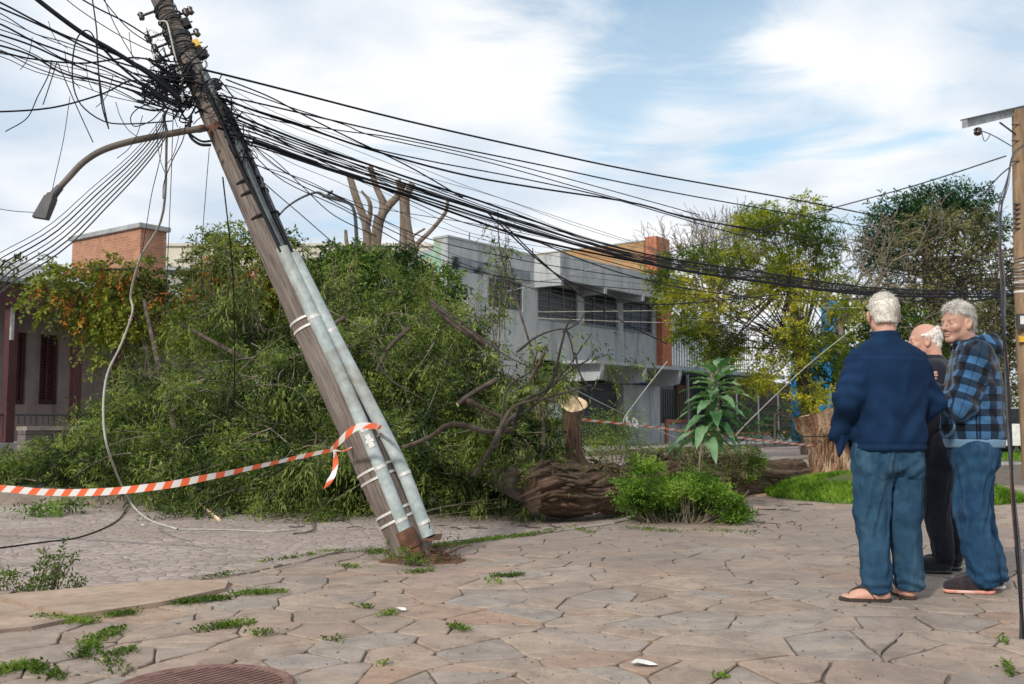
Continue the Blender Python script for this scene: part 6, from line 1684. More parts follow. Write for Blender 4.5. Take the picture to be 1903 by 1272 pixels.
for k, (dz, w_, h_) in enumerate(((0,.030,.030),(-.08,.018,.02),(-.11,.03,.012),(-.14,.02,.02))):
    for e in (-1,):
        c2 = c_-ax*(-dz)+fr_*.0485; s_ = sr_*w_; u_ = ax*h_
        b.add([c2-s_-u_+fr_*.0, c2+s_-u_, c2+s_+u_, c2-s_+u_, c2-s_-u_-fr_*.02, c2+s_-u_-fr_*.02, c2+s_+u_-fr_*.02, c2-s_+u_-fr_*.02], [(0,1,2,3),(0,4,5,1),(1,5,6,2),(2,6,7,3),(3,7,4,0)])
b.build('torn_sticker', M['white'], up)
b = MB(); c_ = p1[-1]; b.tube([c_+ax*.09, c_+ax*.07, c_-ax*.03, c_-ax*.05], [.066,.070,.074,.070], 22, 0, True, True)
b.tube([c_-ax*.052,c_-ax*.13], [.060,.058], 20, 0, True, True); b.build('rusty_collar', M['rust'], up)
b = MB(); 
for k in range(7): b.tube(spl(np.array([c_-ax*.10+sr_*random.uniform(-.03,.03), c_-ax*.16+sr_*random.uniform(-.04,.04)-fr_*.01, c_-ax*.20+sr_*random.uniform(-.05,.06)]),5), .010, 6)
b.build('cable_ends', M['cable'], up)
b = MB(); c2 = p2[-1]
b.tube(spl(np.array([c2+[.0,-.02,.12], c2+[.01,-.03,.03], c2+[.0,-.02,-.02]]),6), [.004,.009,.006], 5); b.add([c2+np.array(q) for q in ((-.04,-.06,-.02),(.09,-.05,-.01),(.10,.02,.02),(-.03,.02,.01))]+[c2+np.array(q) for q in ((-.04,-.06,-.03),(.09,-.05,-.02),(.10,.02,.01),(-.03,.02,.0))], [(0,1,2,3),(0,4,5,1),(1,5,6,2),(2,6,7,3),(3,7,4,0),(7,6,5,4)])
b.build('torn_metal', M['rust'], up)
# dark cable bundle up the right side of the pole into the conduits
for q, r, f, mat in (([(535,480),(500,405),(470,335),(430,240),(400,180),(380,140)], .030, -.01, 'conduit_dark'), ([(545,480),(515,415),(480,340),(443,250),(415,190)], .016, -.05, 'cable'), ([(527,480),(490,400),(455,330),(415,235),(385,175)], .014, .03, 'cable'), ([(549,482),(523,420),(490,345),(450,255),(425,205)], .012, -.07, 'cable2')):
    pts = spl(np.array([on(x, y, f) for x, y in q]), 24); b = MB(); b.tube(pts, [r*.8,r,r*1.1], 8, 0, True, True, wob=.1); b.build('riser_cable', M[mat], up)
for px, py, n_ in ((500,410,1),(455,330,1),(475,360,1),(560,560,0)):
    i = int(np.argmin(abs(pc[:,2]-P(px,py,7.4)[2]))); b = MB(); b.tube([pc[i]+fr_*.01+sr_*.03-ax*.007, pc[i]+fr_*.01+sr_*.03+ax*.007], pr[i]+.012 if n_ else pr[i]+.006, 32, 0, True, True); 
    if n_: b.build('hoop', M['cable'], up)
# wound wires, bolts, insulators, boxes on the upper part
b = MB()
for k in range(22):
    i = 41+k*.25; p_ = pc[int(i)]+(pc[int(i)+1]-pc[int(i)])*(i%1); r_ = pr[int(i)]+.006+random.random()*.012; tilt = random.uniform(-.4,.4)
    an = np.linspace(0,2*pi,26); b.tube([p_+sr_*math.cos(a)*r_+fr_*math.sin(a)*r_+ax*(.02*math.sin(a+k)+tilt*.08*math.cos(a)) for a in an], random.choice((.004,.006,.008)), 5, 0, True, False)
b.build('wound_wire', M['cable2'], up)
def pt_on(px, py, f=0.): return on(px, py, f)
for px, py, sgn, L in ((318,12,1,.06),(322,28,1,.1),(272,8,-1,.12),(272,40,-1,.14),(288,68,-1,.12),(292,82,-1,.13),(300,95,-1,.13),(330,57,1,.07),(350,100,1,.06)):
    i = int(np.argmin(abs(pc[:,2]-P(px,py,7.65)[2]))); b = MB()
    p0 = pc[i]+sr_*sgn*pr[i]*.8; p1_ = pc[i]+sr_*sgn*(pr[i]+L)
    b.tube([p0,p1_], .011, 8); b.tube([p1_-sr_*sgn*.01-ax*.035, p1_-ax*.02, p1_, p1_+ax*.02, p1_+ax*.035], [.012,.026,.018,.026,.012], 12)
    b.build('insulator', M['ceramic'], up)
for px, py, mat in ((343,88,'yellow'),(358,113,'cable'),(383,162,'cable2'),(330,33,'cable')):
    i = int(np.argmin(abs(pc[:,2]-P(px,py,7.65)[2]))); c_ = pc[i]+sr_*(pr[i]+.028)+fr_*.01; b = MB()
    e = .026 if mat == 'yellow' else .03
    q = [c_+sr_*x*e+fr_*y*e+ax*z*e*1.2 for z in (-1,1) for x, y in ((-1,1),(1,1),(1,-1),(-1,-1))]; b.hexa([q[0],q[3],q[2],q[1],q[4],q[7],q[6],q[5]][:8]); b.tube([c_-sr_*.04,c_+sr_*.05], .006, 6); b.build('junction_box', M[mat], up)
b = MB(); b.tube(spl(np.array([pt_on(300,52,.01),pt_on(315,54,.02),pt_on(322,75,.03),pt_on(330,110,.03),pt_on(345,160,.05),pt_on(347,205,.04)]), 30), .0075, 6); b.build('pale_wire', M['cable3'], up)
# tangle of coiled wires at the neck of the pole
kn = P(330,165,7.62); b = MB()
for k in range(46):
    c_ = kn+rng.normal(size=3)*[.10,.05,.085]; n_ = random.randint(4,7); pts = [c_+rng.normal(size=3)*[.10,.05,.085] for _ in range(n_)]
    b.tube(spl(np.array(pts), 22), random.choice((.003,.004,.006,.008)), 5, 0, True, False)
for k in range(20):
    c_ = P(390+k*3.5,175+k*6.5,7.5)+rng.normal(size=3)*.02; pts = [c_+rng.normal(size=3)*[.05,.04,.05]+sr_*.05 for _ in range(5)]
    b.tube(spl(np.array(pts), 16), random.choice((.003,.005)), 5, 0, True, False)
for k in range(12):
    c_ = P(283+random.uniform(-12,18),60+k*8,7.66); pts = [c_+rng.normal(size=3)*[.04,.03,.05] for _ in range(5)]
    b.tube(spl(np.array(pts), 16), random.choice((.002,.004)), 4, 0, True, False)
b.build('wire_tangle', M['cable'], up)
# big loops hanging from the tangle
b = MB(); b.tube(spl(PP([(355,215),(352,250),(370,268),(392,270)],7.45), 14), .012, 6); b.tube(spl(PP([(358,225),(345,240),(372,262),(395,262)],7.5), 14), .009, 6)
b.build('loose_loops', M['cable'], up)
# street lamp arm
arm = thing('street_lamp', 'curved rusty lamp arm bolted to the leaning pole, its square lamp tipped down', 'street lamp', P(370,240,7.5))
pts = spl(PP([(385,238,7.55),(350,243,7.45),(300,252,7.3),(240,264,7.15),(190,280,7.05),(155,302,6.98),(130,328,6.93),(110,350,6.9)]), 40)
b = MB(); b.tube(pts, [.027,.025,.023,.021], 14, 0, True, True); b.build('arm', M['lampmetal'], arm)
b = MB(); b.tube([pts[2]-ax*.012, pts[2]+ax*.012], .04, 16); b.tube([pc[int(np.argmin(abs(pc[:,2]-P(392,236,7.55)[2])))]-ax*.05, pc[int(np.argmin(abs(pc[:,2]-P(392,236,7.55)[2])))]+ax*.05], .100, 24); b.build('bracket', M['rust'], arm)
hd = thing  # lamp head
b = MB(); b.tube(spl(PP([(112,348,6.9),(100,362,6.88),(92,376,6.86)]), 5), [.026,.03,.028], 12)
b.build('socket', M['darkmetal'], arm)
L0 = P(95,368,6.87); L1 = P(74,408,6.82); dl = nrm(L1-L0); sl_ = nrm(np.cross(dl, [0,-.55,.84])); ul = np.cross(sl_, dl)
def lp_(u, s, h): return L0+dl*u*.9+sl_*s*.8+ul*h*.9
b = MB(); b.hexa([lp_(0,-.055,-.02),lp_(.19,-.085,-.015),lp_(.19,.085,-.015),lp_(0,.055,-.02),lp_(0,-.045,.035),lp_(.19,-.075,.02),lp_(.19,.075,.02),lp_(0,.045,.035)])
b.hexa([lp_(-.03,-.035,-.02),lp_(.0,-.05,-.02),lp_(.0,.05,-.02),lp_(-.03,.035,-.02),lp_(-.03,-.03,.03),lp_(.0,-.04,.03),lp_(.0,.04,.03),lp_(-.03,.03,.03)])
hh_ = b.build('lamp_head', M['darkmetal'], arm)
b = MB(); b.hexa([lp_(.02,-.05,-.030),lp_(.175,-.072,-.026),lp_(.175,.072,-.026),lp_(.02,.05,-.030),lp_(.02,-.05,-.021),lp_(.175,-.072,-.0165),lp_(.175,.072,-.0165),lp_(.02,.05,-.021)]); b.build('lens', M['glass_lamp'], hh_)

# torn roots and earth at the foot
b = MB(); c_ = foot_+[.06,-.03,0]
for k in range(190):
    a = random.uniform(0,6.3); r_ = abs(random.gauss(0,.13)); p0 = c_+[r_*math.cos(a), r_*math.sin(a)*.5, random.uniform(0,.05)]; L = random.uniform(.04,.15)
    p1_ = p0+[random.uniform(-1,1.6)*L, random.uniform(-.6,.6)*L, random.uniform(-.4,.8)*L]; p1_[2] = max(p1_[2], .005); b.tube(arc(p0,p1_,.3,5), [.006,.003,.002], 4)
tag(b.build('torn_roots', M['redearth'], origin=(0,0,0)), 'tangle of torn brown roots at the foot of the leaning pole', 'roots', kind='stuff')
b = MB(); n_ = 24; V = [c_+[0,0,.05]]
for rr in (.4,.75,1.0):
    for k in range(n_): a = k/n_*2*pi; V.append(c_+[.34*rr*math.cos(a), .17*rr*math.sin(a), .06*(1-rr**2)+(-.01 if rr == 1 else 0)])
V = np.array(V); V += (vnoise(V*20,2)*.02)[:,None]*[1,1,.6]
b.add(V, [(0,1+k,1+(k+1)%n_) for k in range(n_)], 0, True); b2 = MB()
f = [(1+r_*n_+k,1+(r_+1)*n_+k,1+(r_+1)*n_+(k+1)%n_,1+r_*n_+(k+1)%n_) for r_ in range(2) for k in range(n_)]
b.f.append((np.array(f), 0, True)); tag(b.build('dug_earth', M['redearth'], origin=(0,0,0)), kind='structure')

# ------------------------------------------------------------------ the straight pole at the right edge
RP = np.array([P(1897,400,18)[0], 18.0, -.1]); rp = thing('utility_pole', 'straight brown wooden utility pole with angled crossarm at the right edge', 'utility pole', RP)
zt = P(1893,206,18)[2]; b = MB(); b.tube(spl(np.array([RP, RP+[-.03,0,3.5], [P(1893,206,18)[0],18,zt]]), 24), [.155,.135,.115], 24, 0, True, True, wob=.03); b.build('shaft', M['wood_tan'], rp)
b = MB(); e0_ = P(1793,231,16.9); e1_ = P(1960,192,19.2); d_ = nrm(e1_-e0_); s_ = nrm(np.cross(d_,[0,0,1.])); 
q = [e0_+s_*x*.05+np.array([0,0,z]) for x, z in ((-1,-.07),(1,-.07),(1,.07),(-1,.07))]; q2_ = [p+(e1_-e0_) for p in q]
b.add(q+q2_, [(0,1,2,3),(7,6,5,4),(0,4,5,1),(1,5,6,2),(2,6,7,3),(3,7,4,0)]); b.build('crossarm', M['roof_grey'], rp)
b = MB(); b.hexa([p+np.array([0,0,z]) for z in (.142-.07,.165-.07) for p in (e0_+s_*-.08, e1_+s_*-.08, e1_+s_*.08, e0_+s_*.08)]); b.build('arm_cover', M['darkmetal'], rp)
b = MB(); b.tube([P(1858,228,17.8), P(1890,252,17.95)], .016, 6); b.build('brace', M['darkmetal'], rp)
b = MB(); c_ = P(1817,240,17.2); b.lathe(c_, [(.02,-.12),(.06,-.1),(.075,-.06),(.05,-.04),(.075,-.01),(.04,.02)], 12); b.build('insulator', M['ceramic'], rp)
b = MB()
for py in (232,262,300): b.tube([P(1880,py,17.9),P(1906,py,17.9)], .012, 6)
for py in range(380,430,9): b.tube([P(1884,py,17.9),P(1910,py,17.9)], .02, 6)
for py in range(482,540,6): b.tube(P(1899,py,18)+np.array([[.13*math.cos(a), .13*math.sin(a), .012*math.sin(a*2+py)] for a in np.linspace(0,2*pi,20)]), random.choice((.012,.018)), 5, 0, True, False)
b.build('wire_wrap', M['darkmetal'], rp)
for py in (492,503,515,527,545): b = MB(); b.tube([P(1899,py,18),P(1899,py,18)+[0,0,.035]], .137, 20); b.build('pale_band', M['white'], rp)
b = MB(); c_ = P(1900,598,17.82); b.box(c_-[.09,.02,.13], c_+[.12,.05,.14]); mt = b.build('meter_box', M['darkmetal'], rp)
b = MB(); b.box(c_-[.05,.026,.05], c_+[.10,-.0,.10]); b.build('label_plate', M['white'], mt)
b = MB(); c_ = P(1900,631,17.85); b.box(c_-[.06,.015,.05], c_+[.1,.02,.06]); b.build('yellow_plate', M['yellow'], rp)

# distant curved lamp post behind the pruned tree
dl_ = thing('lamp_post', 'thin dark curved lamp post with two arms in front of the bare pruned tree', 'street lamp', P(664,830,22)*[1,1,0])
b = MB(); b.tube(spl(PP([(664,836,22),(664,650,22),(663,500,22),(662,430,22),(658,392,22),(648,378,22),(620,370,22),(607,366,22)]), 40), [.065,.05,.04,.035,.03], 10, 0, True, True); b.build('post', M['cable2'], dl_)
b = MB(); b.tube(spl(PP([(607,367,22),(590,358,22),(560,368,22),(530,388,22),(512,410,22)]), 16), [.03,.025,.018], 8); b.build('arm', M['cable2'], dl_)
b = MB(); b.tube(PP([(606,366,22),(618,355,22)]), .03, 6); b.tube(PP([(600,364,22),(640,372,22)]), .045, 6); b.build('lamp_head', M['cable2'], dl_)

# ------------------------------------------------------------------ cables
wn = [0]
def cable(q, r, mat='cable', label=None, grp=None, n=26, Y=None, name='power_cable', cat='cable'):
    b = MB(); b.tube(spl(PP(q, Y), n), r, 5 if r < .02 else 7, 0, True, False)
    o = b.build(name, M[mat]); tag(o, label, cat, grp); return o
GR = 'black cables running from the leaning pole to the right'; LR = 'thin black cable in the dense bundle sagging right from the leaning pole'
# to the right, each with depth going from 7.5 m at the pole to 18 m at the far pole
def runr(q, r, mat='cable', label=LR, d0=7.5, d1=20.):
    x0, x1 = q[0][0], 1900.; pts = []
    for x, y in q:
        t = max(0,(x-x0)/(x1-x0)); iy = (1-t)/d0 + t/d1      # straight in space: depth goes by its inverse
        pts.append((x, y, 1/iy))
    b = MB(); m = spl(PP(pts), 34); L = len(m)
    b.tube(m, [r, r*1.1, r*1.2], 6, 0, True, False); o = b.build('power_cable', M[mat]); tag(o, label, 'cable', GR if label is LR else None); return o
runr([(378,130),(420,140),(520,165),(760,226),(1000,280),(1200,322),(1480,372),(1640,404)], .0085, label='topmost thick black cable arching from the leaning pole over the yellow green tree')
runr([(420,148),(500,180),(560,212),(640,252),(760,310),(860,368)], .0055, label='cable diving from the pole top across the others to the slender leafy shoots')
runr([(400,176),(470,190),(600,220),(800,265),(1000,306),(1250,358),(1620,424)], .0065, label='second highest long cable over the yellow green tree')
runr([(405,180),(470,205),(560,235),(700,282),(860,325),(1000,350),(1180,378),(1300,410),(1500,440)], .0085, label='sagging pair cable ending in the yellow green tree crown')
runr([(410,186),(450,198),(560,232),(650,266),(800,300),(960,330),(1140,370),(1330,425),(1450,455)], .0055, label='cable running just beneath the sagging pair to the tree')
runr([(398,153),(450,168),(540,200),(640,232),(700,255),(900,300),(1150,370),(1330,415),(1580,462)], .0045, label='grey black cable crossing two others above the office roof')
runr([(405,195),(520,226),(640,244),(760,262),(1000,318),(1300,400)], .0045, label='short upper cable joining the double cable over the roof')
runr([(415,215),(500,245),(620,290),(760,345),(900,392),(1050,440),(1250,500)], .0055, label='steep cable falling past the pruned tree to the roof edge')
runr([(410,205),(520,262),(640,320),(760,372),(850,410),(960,440),(1200,505),(1400,560)], .0045, 'cable2', label='lowest steep grey cable dropping across the pruned stubs')
for k in range(9):
    dy = k*4.8-20; j = lambda: random.uniform(-2.5,2.5)
    runr([(412+k*2,222+dy+k*3),(480,252+dy*1.1+j()),(600,296+dy*1.0+j()),(760,347+dy*.9+j()),(900,393+dy*.7+j()),(1000,425+dy*.55+j()),(1120,462+dy*.4+j()),(1250,492+dy*.5),(1420,517+dy*.5),(1600,541+dy*.4),(1750,547+dy*.35),(1903,546+dy*.3)], random.choice((.004,.005,.0065,.009)))
runr([(405,238),(480,262),(540,285),(640,325),(760,366),(860,402),(960,437),(1060,462),(1200,490),(1330,512),(1480,532),(1640,545),(1903,548)], .010, label='thickest bundled black cable sagging from the leaning pole to the far right')
runr([(470,262),(510,275),(545,288),(590,304)], .013, label='fat taped splice on the bundled cable just right of the leaning pole')
runr([(420,246),(500,290),(560,345),(620,400),(700,440)], .0035, label='thin wire dropping from the pole behind the curved lamp post')
runr([(440,290),(560,345),(700,415),(860,490),(1030,548),(1240,590),(1500,588)], .004, 'cable2', label='long faint wire crossing low over the office windows')
runr([(445,300),(560,332),(680,382),(900,420),(1150,470),(1300,500)], .003, 'cable2', label='faint grey wire crossing the sky above the curved lamp post')
runr([(430,270),(480,330),(560,400),(640,470)], .0035, 'cable2', label='short grey wire sloping down beside the curved lamp post')
runr([(930,410),(1000,480),(1080,550),(1160,600),(1240,640)], .005, label='wire dropping steeply from the leafy shoots over the overhang')
runr([(900,390),(1020,500),(1100,540),(1200,565),(1300,562),(1480,545)], .006, label='slack wire drooping across the upper windows of the office')
runr([(1000,450),(1100,490),(1200,520),(1330,545),(1500,560),(1650,552)], .005, label='slack wire under the overhang reaching into the yellow green tree')
# pale drop wires low across the building
for q, lab in (([(1000,580,30),(1200,578,30),(1400,574,30),(1600,572,28)], 'pale straight wire crossing in front of the office building windows'), ([(820,560,25),(950,540,26),(1060,510,27),(1180,480,28)], 'pale wire slanting up over the building overhang'), ([(1000,592,30),(1250,600,30),(1500,596,30)], 'faint second wire below the straight one by the windows')):
    cable(q, .009, 'cable3', lab)
cable([(1870,290,18),(1700,345,19.5),(1500,400,22),(1400,430,23),(1260,465,25),(1200,480,26)], .014, 'cable2', 'grey wire rising from the tree tops to the right hand pole')
cable([(1880,308,18),(1855,330,18.5),(1825,365,19)], .012, 'cable2', 'short grey stay wire just left of the right hand pole')
cable([(1820,242,17.2),(1845,252,17.4),(1880,272,17.9)], .009, 'cable', 'short jumper wire under the crossarm of the right hand pole')
cable([(1824,244,17.2),(1829,262,17.2),(1836,258,17.3),(1840,250,17.4)], .007, 'cable', 'tiny looped lead hanging below the crossarm insulator')
for k, (q, lab) in enumerate((([(1600,600,16),(1500,680,15),(1400,775,14.2),(1365,812,14)], 'pale guy wire slanting down behind the sapling'), ([(1240,672,16),(1210,710,15.5),(1165,770,15),(1158,785,14.8)], 'pale wire slanting down to the knotted tape'), ([(960,660,13),(1050,715,14),(1170,775,16),(1260,815,18),(1420,870,20)], 'long pale fallen wire crossing behind the sawn limb'))):
    cable(q, .007, 'cable3', lab)
for k in range(6): cable([(1640,485+k*9,19),(1700,490+k*8+random.uniform(-6,6),19),(1790,480+k*11,18.5),(1885,462+k*14,18)], random.choice((.006,.010)), 'cable', 'thin cable converging on the right hand pole before the trees', 'cables converging on the right hand pole')
cable([(1600,545,20),(1700,560,20),(1800,560,19),(1903,545,18)], .016, 'cable', 'thick dark cable running behind the men to the right hand pole')
# loose cables hanging from the right pole to the pavement near the camera
for k, (dx_, r, mat, lab) in enumerate(((0,.0085,'cable','loose black cable hanging down from the right hand pole to the paving'),(5,.007,'cable2','grey cable twisted beside the black one at the right edge'),(-3,.004,'rust','thin reddish wire twisted with the hanging cables at the right edge'))):
    q = [(1903,270,17.6),(1882,288,15),(1872,340,11),(1862,380,8.6),(1859,450,7.0),(1862,520,6.2),(1864,600,5.4),(1872,700,5.1),(1878,800,4.95),(1881,900,4.85),(1888,1000,4.8),(1896,1100,4.75),(1901,1190,4.72)]
    q = [(x+dx_*math.sin(i*1.3+k), y, Y) for i, (x, y, Y) in enumerate(q)]; cable(q, r, mat, lab, n=60)

# left side: bundles going up to the upper left, out of the frame
GL = 'black cables leaving the leaning pole to the upper left'; LL = 'thin black cable fanning from the wire tangle to the upper left edge'
def runl(q, r, mat='cable', label=LL):
    m = len(q); pts = [(x, y, 7.55-2.2*(1-(x+250)/640.)*.5) for x, y in q]
    m_ = PP(pts); e = m_[-1]-m_[-2]; e = e/np.linalg.norm(e)*[1,0,1]+[0,-.15,0]; w_ = np.vstack([spl(m_, 24), m_[-1]+e*3, m_[-1]+e*9+[0,0,.3], m_[-1]+e*18+[0,0,1.2]])
    b = MB(); b.tube(w_, r, 6, 0, True, False); o = b.build('power_cable', M[mat]); return tag(o, label, 'cable', GL if label is LL else None)
runl([(335,185),(280,140),(210,95),(150,60),(70,0),(0,-60)], .018, label='thickest black cable bundle climbing from the wire tangle to the upper left corner')
runl([(345,200),(290,175),(225,125),(185,85),(140,55),(85,10),(40,-30)], .009, label='upper black cable leaving the tangle just above the thick bundle')
for k in range(11):
    j = lambda: random.uniform(-7,7)
    runl([(330,170+k*5),(270,130+k*7+j()),(200,95+k*8+j()),(120,62+k*9+j()),(60,38+k*9+j()),(0,5+k*10),(-80,-30+k*12)], random.choice((.003,.004,.0055,.007)))
runl([(275,68),(230,40),(180,15),(120,-20)], .006, label='cable running to the insulators high on the left side of the pole'); runl([(290,100),(220,65),(150,20),(100,-20)], .0035, label='thin wire beside it reaching the topmost insulator')
runl([(285,85),(240,55),(200,10),(180,-20)], .004, label='steep thin wire rising to the top edge left of the pole'); runl([(310,120),(260,108),(220,110),(150,118),(60,110),(0,97),(-60,90)], .0065, label='nearly level cable crossing behind the big open loop')
runl([(310,182),(250,150),(190,175),(100,200),(0,208),(-60,205)], .0065, label='low cable curving out to the left edge below the loop')
runl([(330,190),(240,150),(150,130),(50,108),(0,100),(-50,90)], .003, label='thin wire rising gently to the left edge above the cut ends'); runl([(300,210),(200,165),(100,130),(30,105),(-30,80)], .003,'cable2', label='faint grey wire falling behind the big open loop')
runl([(345,150),(270,110),(250,108),(215,50),(195,0),(190,-30)], .0035, label='red brown wire dropping from the top edge to the thick bundle')
for q, lab in (([(320,225),(255,230),(200,228),(160,205),(140,175),(134,130),(140,80),(155,58),(170,62),(180,90),(184,150),(190,200),(202,240)], 'black cable bent into a big open loop left of the pole'),
   ([(300,188),(260,200),(243,218),(250,235),(280,225),(300,205)], 'small coil of black cable at the left of the wire tangle'),
   ([(96,112),(90,140),(70,180),(50,220),(10,245)], 'loose cut cable end hanging near the left edge'), ([(106,115),(95,150),(80,195)], 'shorter cut cable end hanging beside it at the left'),
   ([(108,118),(130,170),(150,215),(173,265)], 'cut cable end swinging right of the two left ones'), ([(172,0),(180,60),(182,120),(190,180),(202,240)], 'straight dangling cable left of the big loop'),
   ([(345,225),(340,260),(320,300),(305,340),(303,370)], 'short black dangling end below the lamp arm')):
    cable([(x,y,7.1) for x,y in q], .0055 if 'loop' in lab else .004, 'cable', lab, n=40)
# bundle sweeping down to the lower left past the lamp
for k in range(7):
    r = random.choice((.0025,.0035,.005)); a_ = k*7
    cable([(320-k*3,190+k*4,7.4),(285+k*4,240+k*2,7.0),(240+k*4,290+a_*.6,6.8),(170+k*5,350+a_*.8,6.6),(90+k*6,420+a_*.9,6.4),(0+k*6,470+a_*1.1,6.2),(-90,520+a_*1.4,6.0),(-700,690+a_*1.4,6.3)], r, 'cable' if k < 4 else 'cable2', 'thin wire sweeping down to the lower left past the lamp', 'wires sweeping down past the lamp')
cable([(130,180,7),(118,260,7),(100,340,7),(88,395,7),(60,395,7),(20,392,7),(-20,385,7)], .0028, 'cable2', 'faint thin wire looping down behind the lamp head')
# thin wires dropping straight down into the foliage
for q, r, lab in (([(305,190,7.4),(300,280,7.6),(282,360,8),(272,420,8.5),(262,480,9)], .0035, 'thin wire dropping in front of the brick tower'), ([(322,205,7.4),(318,330,8),(313,450,8.6),(306,600,9)], .0035, 'thin vertical wire right of the brick tower'), ([(389,275,7.4),(383,350,7.6),(376,450,8),(374,560,9)], .003, 'thin vertical wire between tower and pole'),
   ([(414,330,7.5),(432,500,9),(436,640,10),(435,760,10.5)], .006, 'dark vertical wire down the front of the foliage'), ([(425,270,7.4),(455,330,7.6),(480,385,7.6)], .005, 'short dark wire ending in an orange clip')):
    cable(q, r, 'cable' if r > .004 else 'cable2', lab)
b = MB(); c_ = P(492,386,7.6); b.tube([c_-[.015,0,-.03], c_+[.012,0,-.04]], .012, 8); tag(b.build('wire_clip', M['yellow']), 'orange plastic wire clip dangling beside the leaning pole', 'clip')
cable([(310,240,7.4),(302,400,8.2),(262,478,9.2),(243,545,9.6),(246,580,9.6),(225,640,9.6),(198,700,9.4),(192,780,9.2),(205,850,9.2),(240,930,10.5),(275,965,9.9),(330,984,9.3)], .011, 'cable3', 'long pale greenish wire hanging into the foliage and down to the cobbles', n=60)
b = MB(); b.tube(spl(np.array([G(330,984,-.112),G(420,985,-.112),G(500,988,-.112),G(560,984,-.112)]), 20), .008, 5); tag(b.build('ground_wire', M['cable3']), 'pale wire lying on the cobbles left of the leaning pole', 'cable')
b = MB(); b.tube(spl(np.array([G(240,940,-.10),G(215,970,-.11),G(150,998,-.112),G(80,1008,-.112),G(-40,1024,-.112)]), 26), .0075, 5); tag(b.build('ground_wire', M['cable']), 'dark wire curving over the cobbles at the left', 'cable')

# ------------------------------------------------------------------ barrier tape
def tapemat():
    m, t, b, o = newmat('orange and white barrier tape'); s = t.nodes.new('ShaderNodeSeparateXYZ'); t.links.new(coords(t,'uvw'), s.inputs[0])
    f = math_(t, 'FRACT', math_(t, 'DIVIDE', math_(t, 'ADD', s.outputs[0], math_(t, 'MULTIPLY', s.outputs[1], -.07)), .20))
    col = ramp(t, f, [(.49, (.86,.16,.06)), (.51, (.80,.78,.76))]); t.links.new(col, b.inputs['Base Color']); b.inputs['Roughness'].default_value = .35
    tr = t.nodes.new('ShaderNodeBsdfTranslucent'); t.links.new(col, tr.inputs[0]); mx_ = t.nodes.new('ShaderNodeMixShader'); mx_.inputs[0].default_value = .3
    t.links.new(b.outputs[0], mx_.inputs[1]); t.links.new(tr.outputs[0], mx_.inputs[2]); t.links.new(mx_.outputs[0], o.inputs[0]); return m
M['tape'] = tapemat()
def tape(parts, label, par=None):
    b = MB()
    for q, w, tw0, tw1 in parts:
        m = spl(PP(q), 60); d = nrm(np.gradient(m,axis=0)); a_ = np.linspace(0,1,60)
        tw_ = np.interp(a_, np.linspace(0,1,len(tw0)), tw0)+.15*vnoise(m*3,2)
        up_ = np.array([0,0,1.])-d*d[:,[2]]; up_ = nrm(up_); s_ = nrm(np.cross(d, up_))
        side_ = up_*np.cos(tw_)[:,None]+s_*np.sin(tw_)[:,None]
        m = m + up_*(vnoise(m*1.7,2)*.006)[:,None]
        b.ribbon(m, side_, w)
    return tag(b.build('barrier_tape', M['tape']), label, 'barrier tape')
tape([([(-900,880,10.6),(-120,904,9.3),(0,908,9.1),(90,915,8.9),(190,914,8.6),(300,904,8.3),(400,885,8.0),(500,862,7.7),(580,844,7.4),(618,836,7.25)], [.062,.062,.062,.062,.062,.062,.062,.06,.04,.035,.03], [.1,.1,.0,.15,.1,.1,.5,1.0,.9,.7,.8], 0),
      ([(616,836,7.22),(632,820,7.1),(650,803,7.02),(672,792,6.97),(700,793,6.98)], [.03,.04,.045,.045,.04], [.9,.4,.2,.1,.0], 0),
      ([(700,794,6.98),(708,796,7.1),(700,812,7.35),(668,824,7.35),(640,837,7.22),(620,836,7.2)], [.04,.03,.02,.012,.012,.02], [0,.4,.6,.8,.8], 0),
      ([(622,836,7.2),(624,855,7.18),(620,878,7.16),(612,893,7.14),(601,908,7.1)], [.028,.04,.036,.04,.008], [1.5,1.2,.9,.6,.2], 0)],
     'orange and white striped barrier tape tied round the leaning pole and running out left')
tape([([(1082,780,11.6),(1160,788,12.0),(1260,800,12.7),(1360,812,13.4),(1440,821,14.0),(1512,829,14.6)], .035, [.6,.9,.8,.9,.7], 0)], 'far orange and white tape stretched between the sawn limb and the big stump')
b = MB()
for k in range(12):
    c_ = P(1166+random.uniform(-8,18), 784+random.uniform(-4,6), 12.0); b.tube(arc(c_, c_+rng.normal(size=3)*[.03,.02,.05]+[0,0,.02], .3, 5), [.008,.014,.004], 4)
tag(b.build('tape_knot', M['white']), 'bunched white plastic knots on the far tape', 'plastic scraps')
# parked car glimpsed at the right edge
pv = P(1893, 800, 30)*[1,1,0]; car = thing('parked_car', 'pale parked car barely visible behind the right hand pole', 'car', pv)
def rr_box(b, x0,x1,y0,y1,z0,z1,ins=.1):
    b.hexa([(x0,y0,z0),(x1,y0,z0),(x1,y1,z0),(x0,y1,z0),(x0+ins,y0+ins,z1),(x1-ins,y0+ins,z1),(x1-ins,y1-ins,z1),(x0+ins,y1-ins,z1)])
x, y = pv[0], pv[1]
b = MB(); rr_box(b,x-.4,x+3.6,y,y+1.7,.45,.95,.06); rr_box(b,x-.4,x+3.6,y,y+1.7,.30,.449,.0); b.build('body', M['white'], car)
b = MB(); rr_box(b,x+.1,x+2.9,y+.08,y+1.62,.955,1.42,.28); cbn = b.build('cabin', M['dark_in'], car)
b = MB(); b.box((x+.45,y+.38,1.42),(x+2.55,y+1.32,1.46)); b.build('roof', M['white'], cbn)
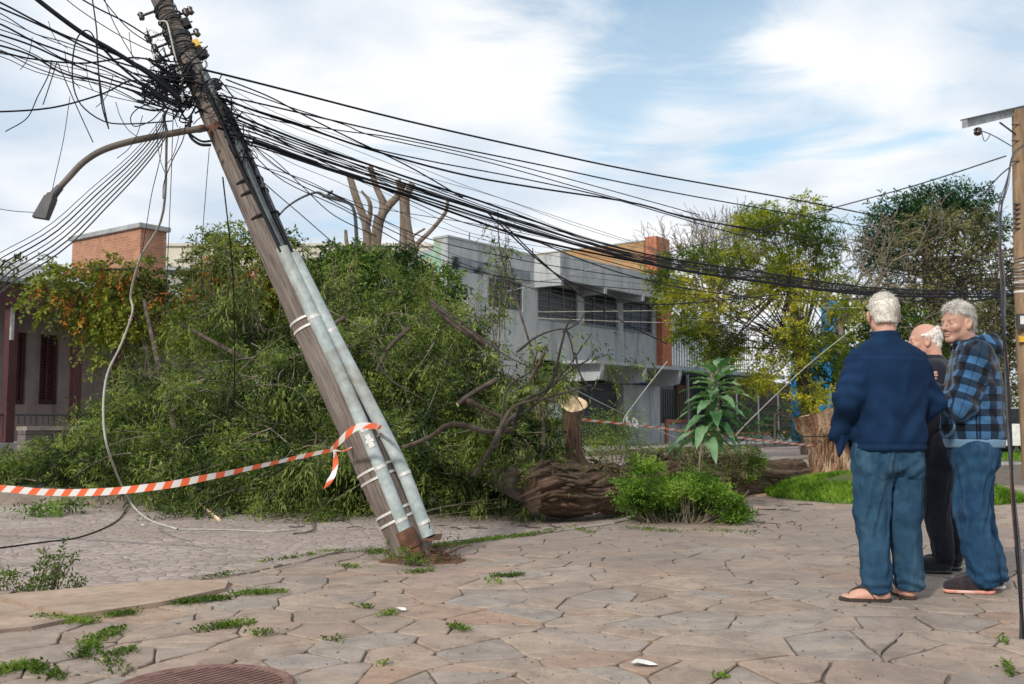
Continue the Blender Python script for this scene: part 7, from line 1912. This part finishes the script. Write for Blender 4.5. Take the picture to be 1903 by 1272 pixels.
for wx in (.35, 2.85):
    for wy in (-.02, 1.55):
        b = MB(); b.tube([(x+wx,y+wy,.32),(x+wx,y+wy+.18,.32)], .31, 24); w_ = b.build('wheel', M['blackrubber'], car)
        b = MB(); b.tube([(x+wx,y+wy-.01,.32),(x+wx,y+wy,.32)], .18, 16); b.build('rim', M['roof_grey'], w_)
# extra loose wires that fan out to the right between the pole and the bare tree
random.seed(77)
GF = 'loose thin wires fanning right between the pole and the pruned tree'
for k in range(10):
    y0 = 150+k*11; y1 = 300+k*17+random.uniform(-10,10); sg = random.uniform(4,22)
    q = [(400+k*4,y0),(520,y0+(y1-y0)*.36+sg*.7),(640,y0+(y1-y0)*.62+sg),(780,y1+sg*.6),(900+random.uniform(-20,60),y1+52),(1080,y1+112-k*5),(1300,y1+185-k*11)]
    o = runr(q, random.choice((.002,.003,.0038)), random.choice(('cable','cable','cable2')), 'loose thin wire fanning right between the leaning pole and the pruned tree')
    tag(o, group=GF)
# short loose ends hanging off the cables at the upper left
GE = 'short loose wire ends at the upper left'
for k, (x, y, dx_, L) in enumerate(((60,70,-14,60),(120,95,18,70),(160,120,8,48),(210,140,-20,60),(240,60,12,80),(90,40,22,50),(215,190,30,70),(265,215,-30,80),(290,230,10,90),(335,235,-18,75))):
    o = cable([(x,y,7.1),(x+dx_*.3,y+L*.4,7.1),(x+dx_*.8,y+L*.75,7.08),(x+dx_*1.6,y+L,7.05)], .0028, 'cable', 'short loose wire end dangling among the cables at the upper left', GE, n=12)
# dead leaves, grit and crumbs of soil over the paving
b = MB(); n = 900
px = rng.uniform(-20, 1920, n); py = rng.uniform(990, 1270, n); pts = np.array([G(x, y, .003) for x, y in zip(px, py)])
ky = np.interp(pts[:,0], KX, KY); pts = pts[pts[:,1] < ky-.05]; n = len(pts)
leaves(b, pts, rdir(n,.1), rdir(n,.2)+[0,0,1.5], rng.uniform(.006,.020,n), .007)
tag(b.build('paving_crumbs', M['twig_dark'], origin=(0,0,0)), 'dark crumbs, dead leaf bits and grit on the paving', 'litter', kind='stuff')
b = MB(); n = 1500
px = rng.uniform(-20, 1100, n); py = rng.uniform(935, 1060, n); pts = np.array([G(x, y, -.112) for x, y in zip(px, py)])
ky = np.interp(pts[:,0], KX, KY); pts = pts[pts[:,1] > ky+.1]; n = len(pts)
leaves(b, pts, rdir(n,.1), rdir(n,.2)+[0,0,1.5], rng.uniform(.010,.034,n), .009)
tag(b.build('road_litter', LF['fallen'], origin=(0,0,0)), 'scattered torn leaves on the cobbles before the fallen crown', 'litter', kind='stuff')
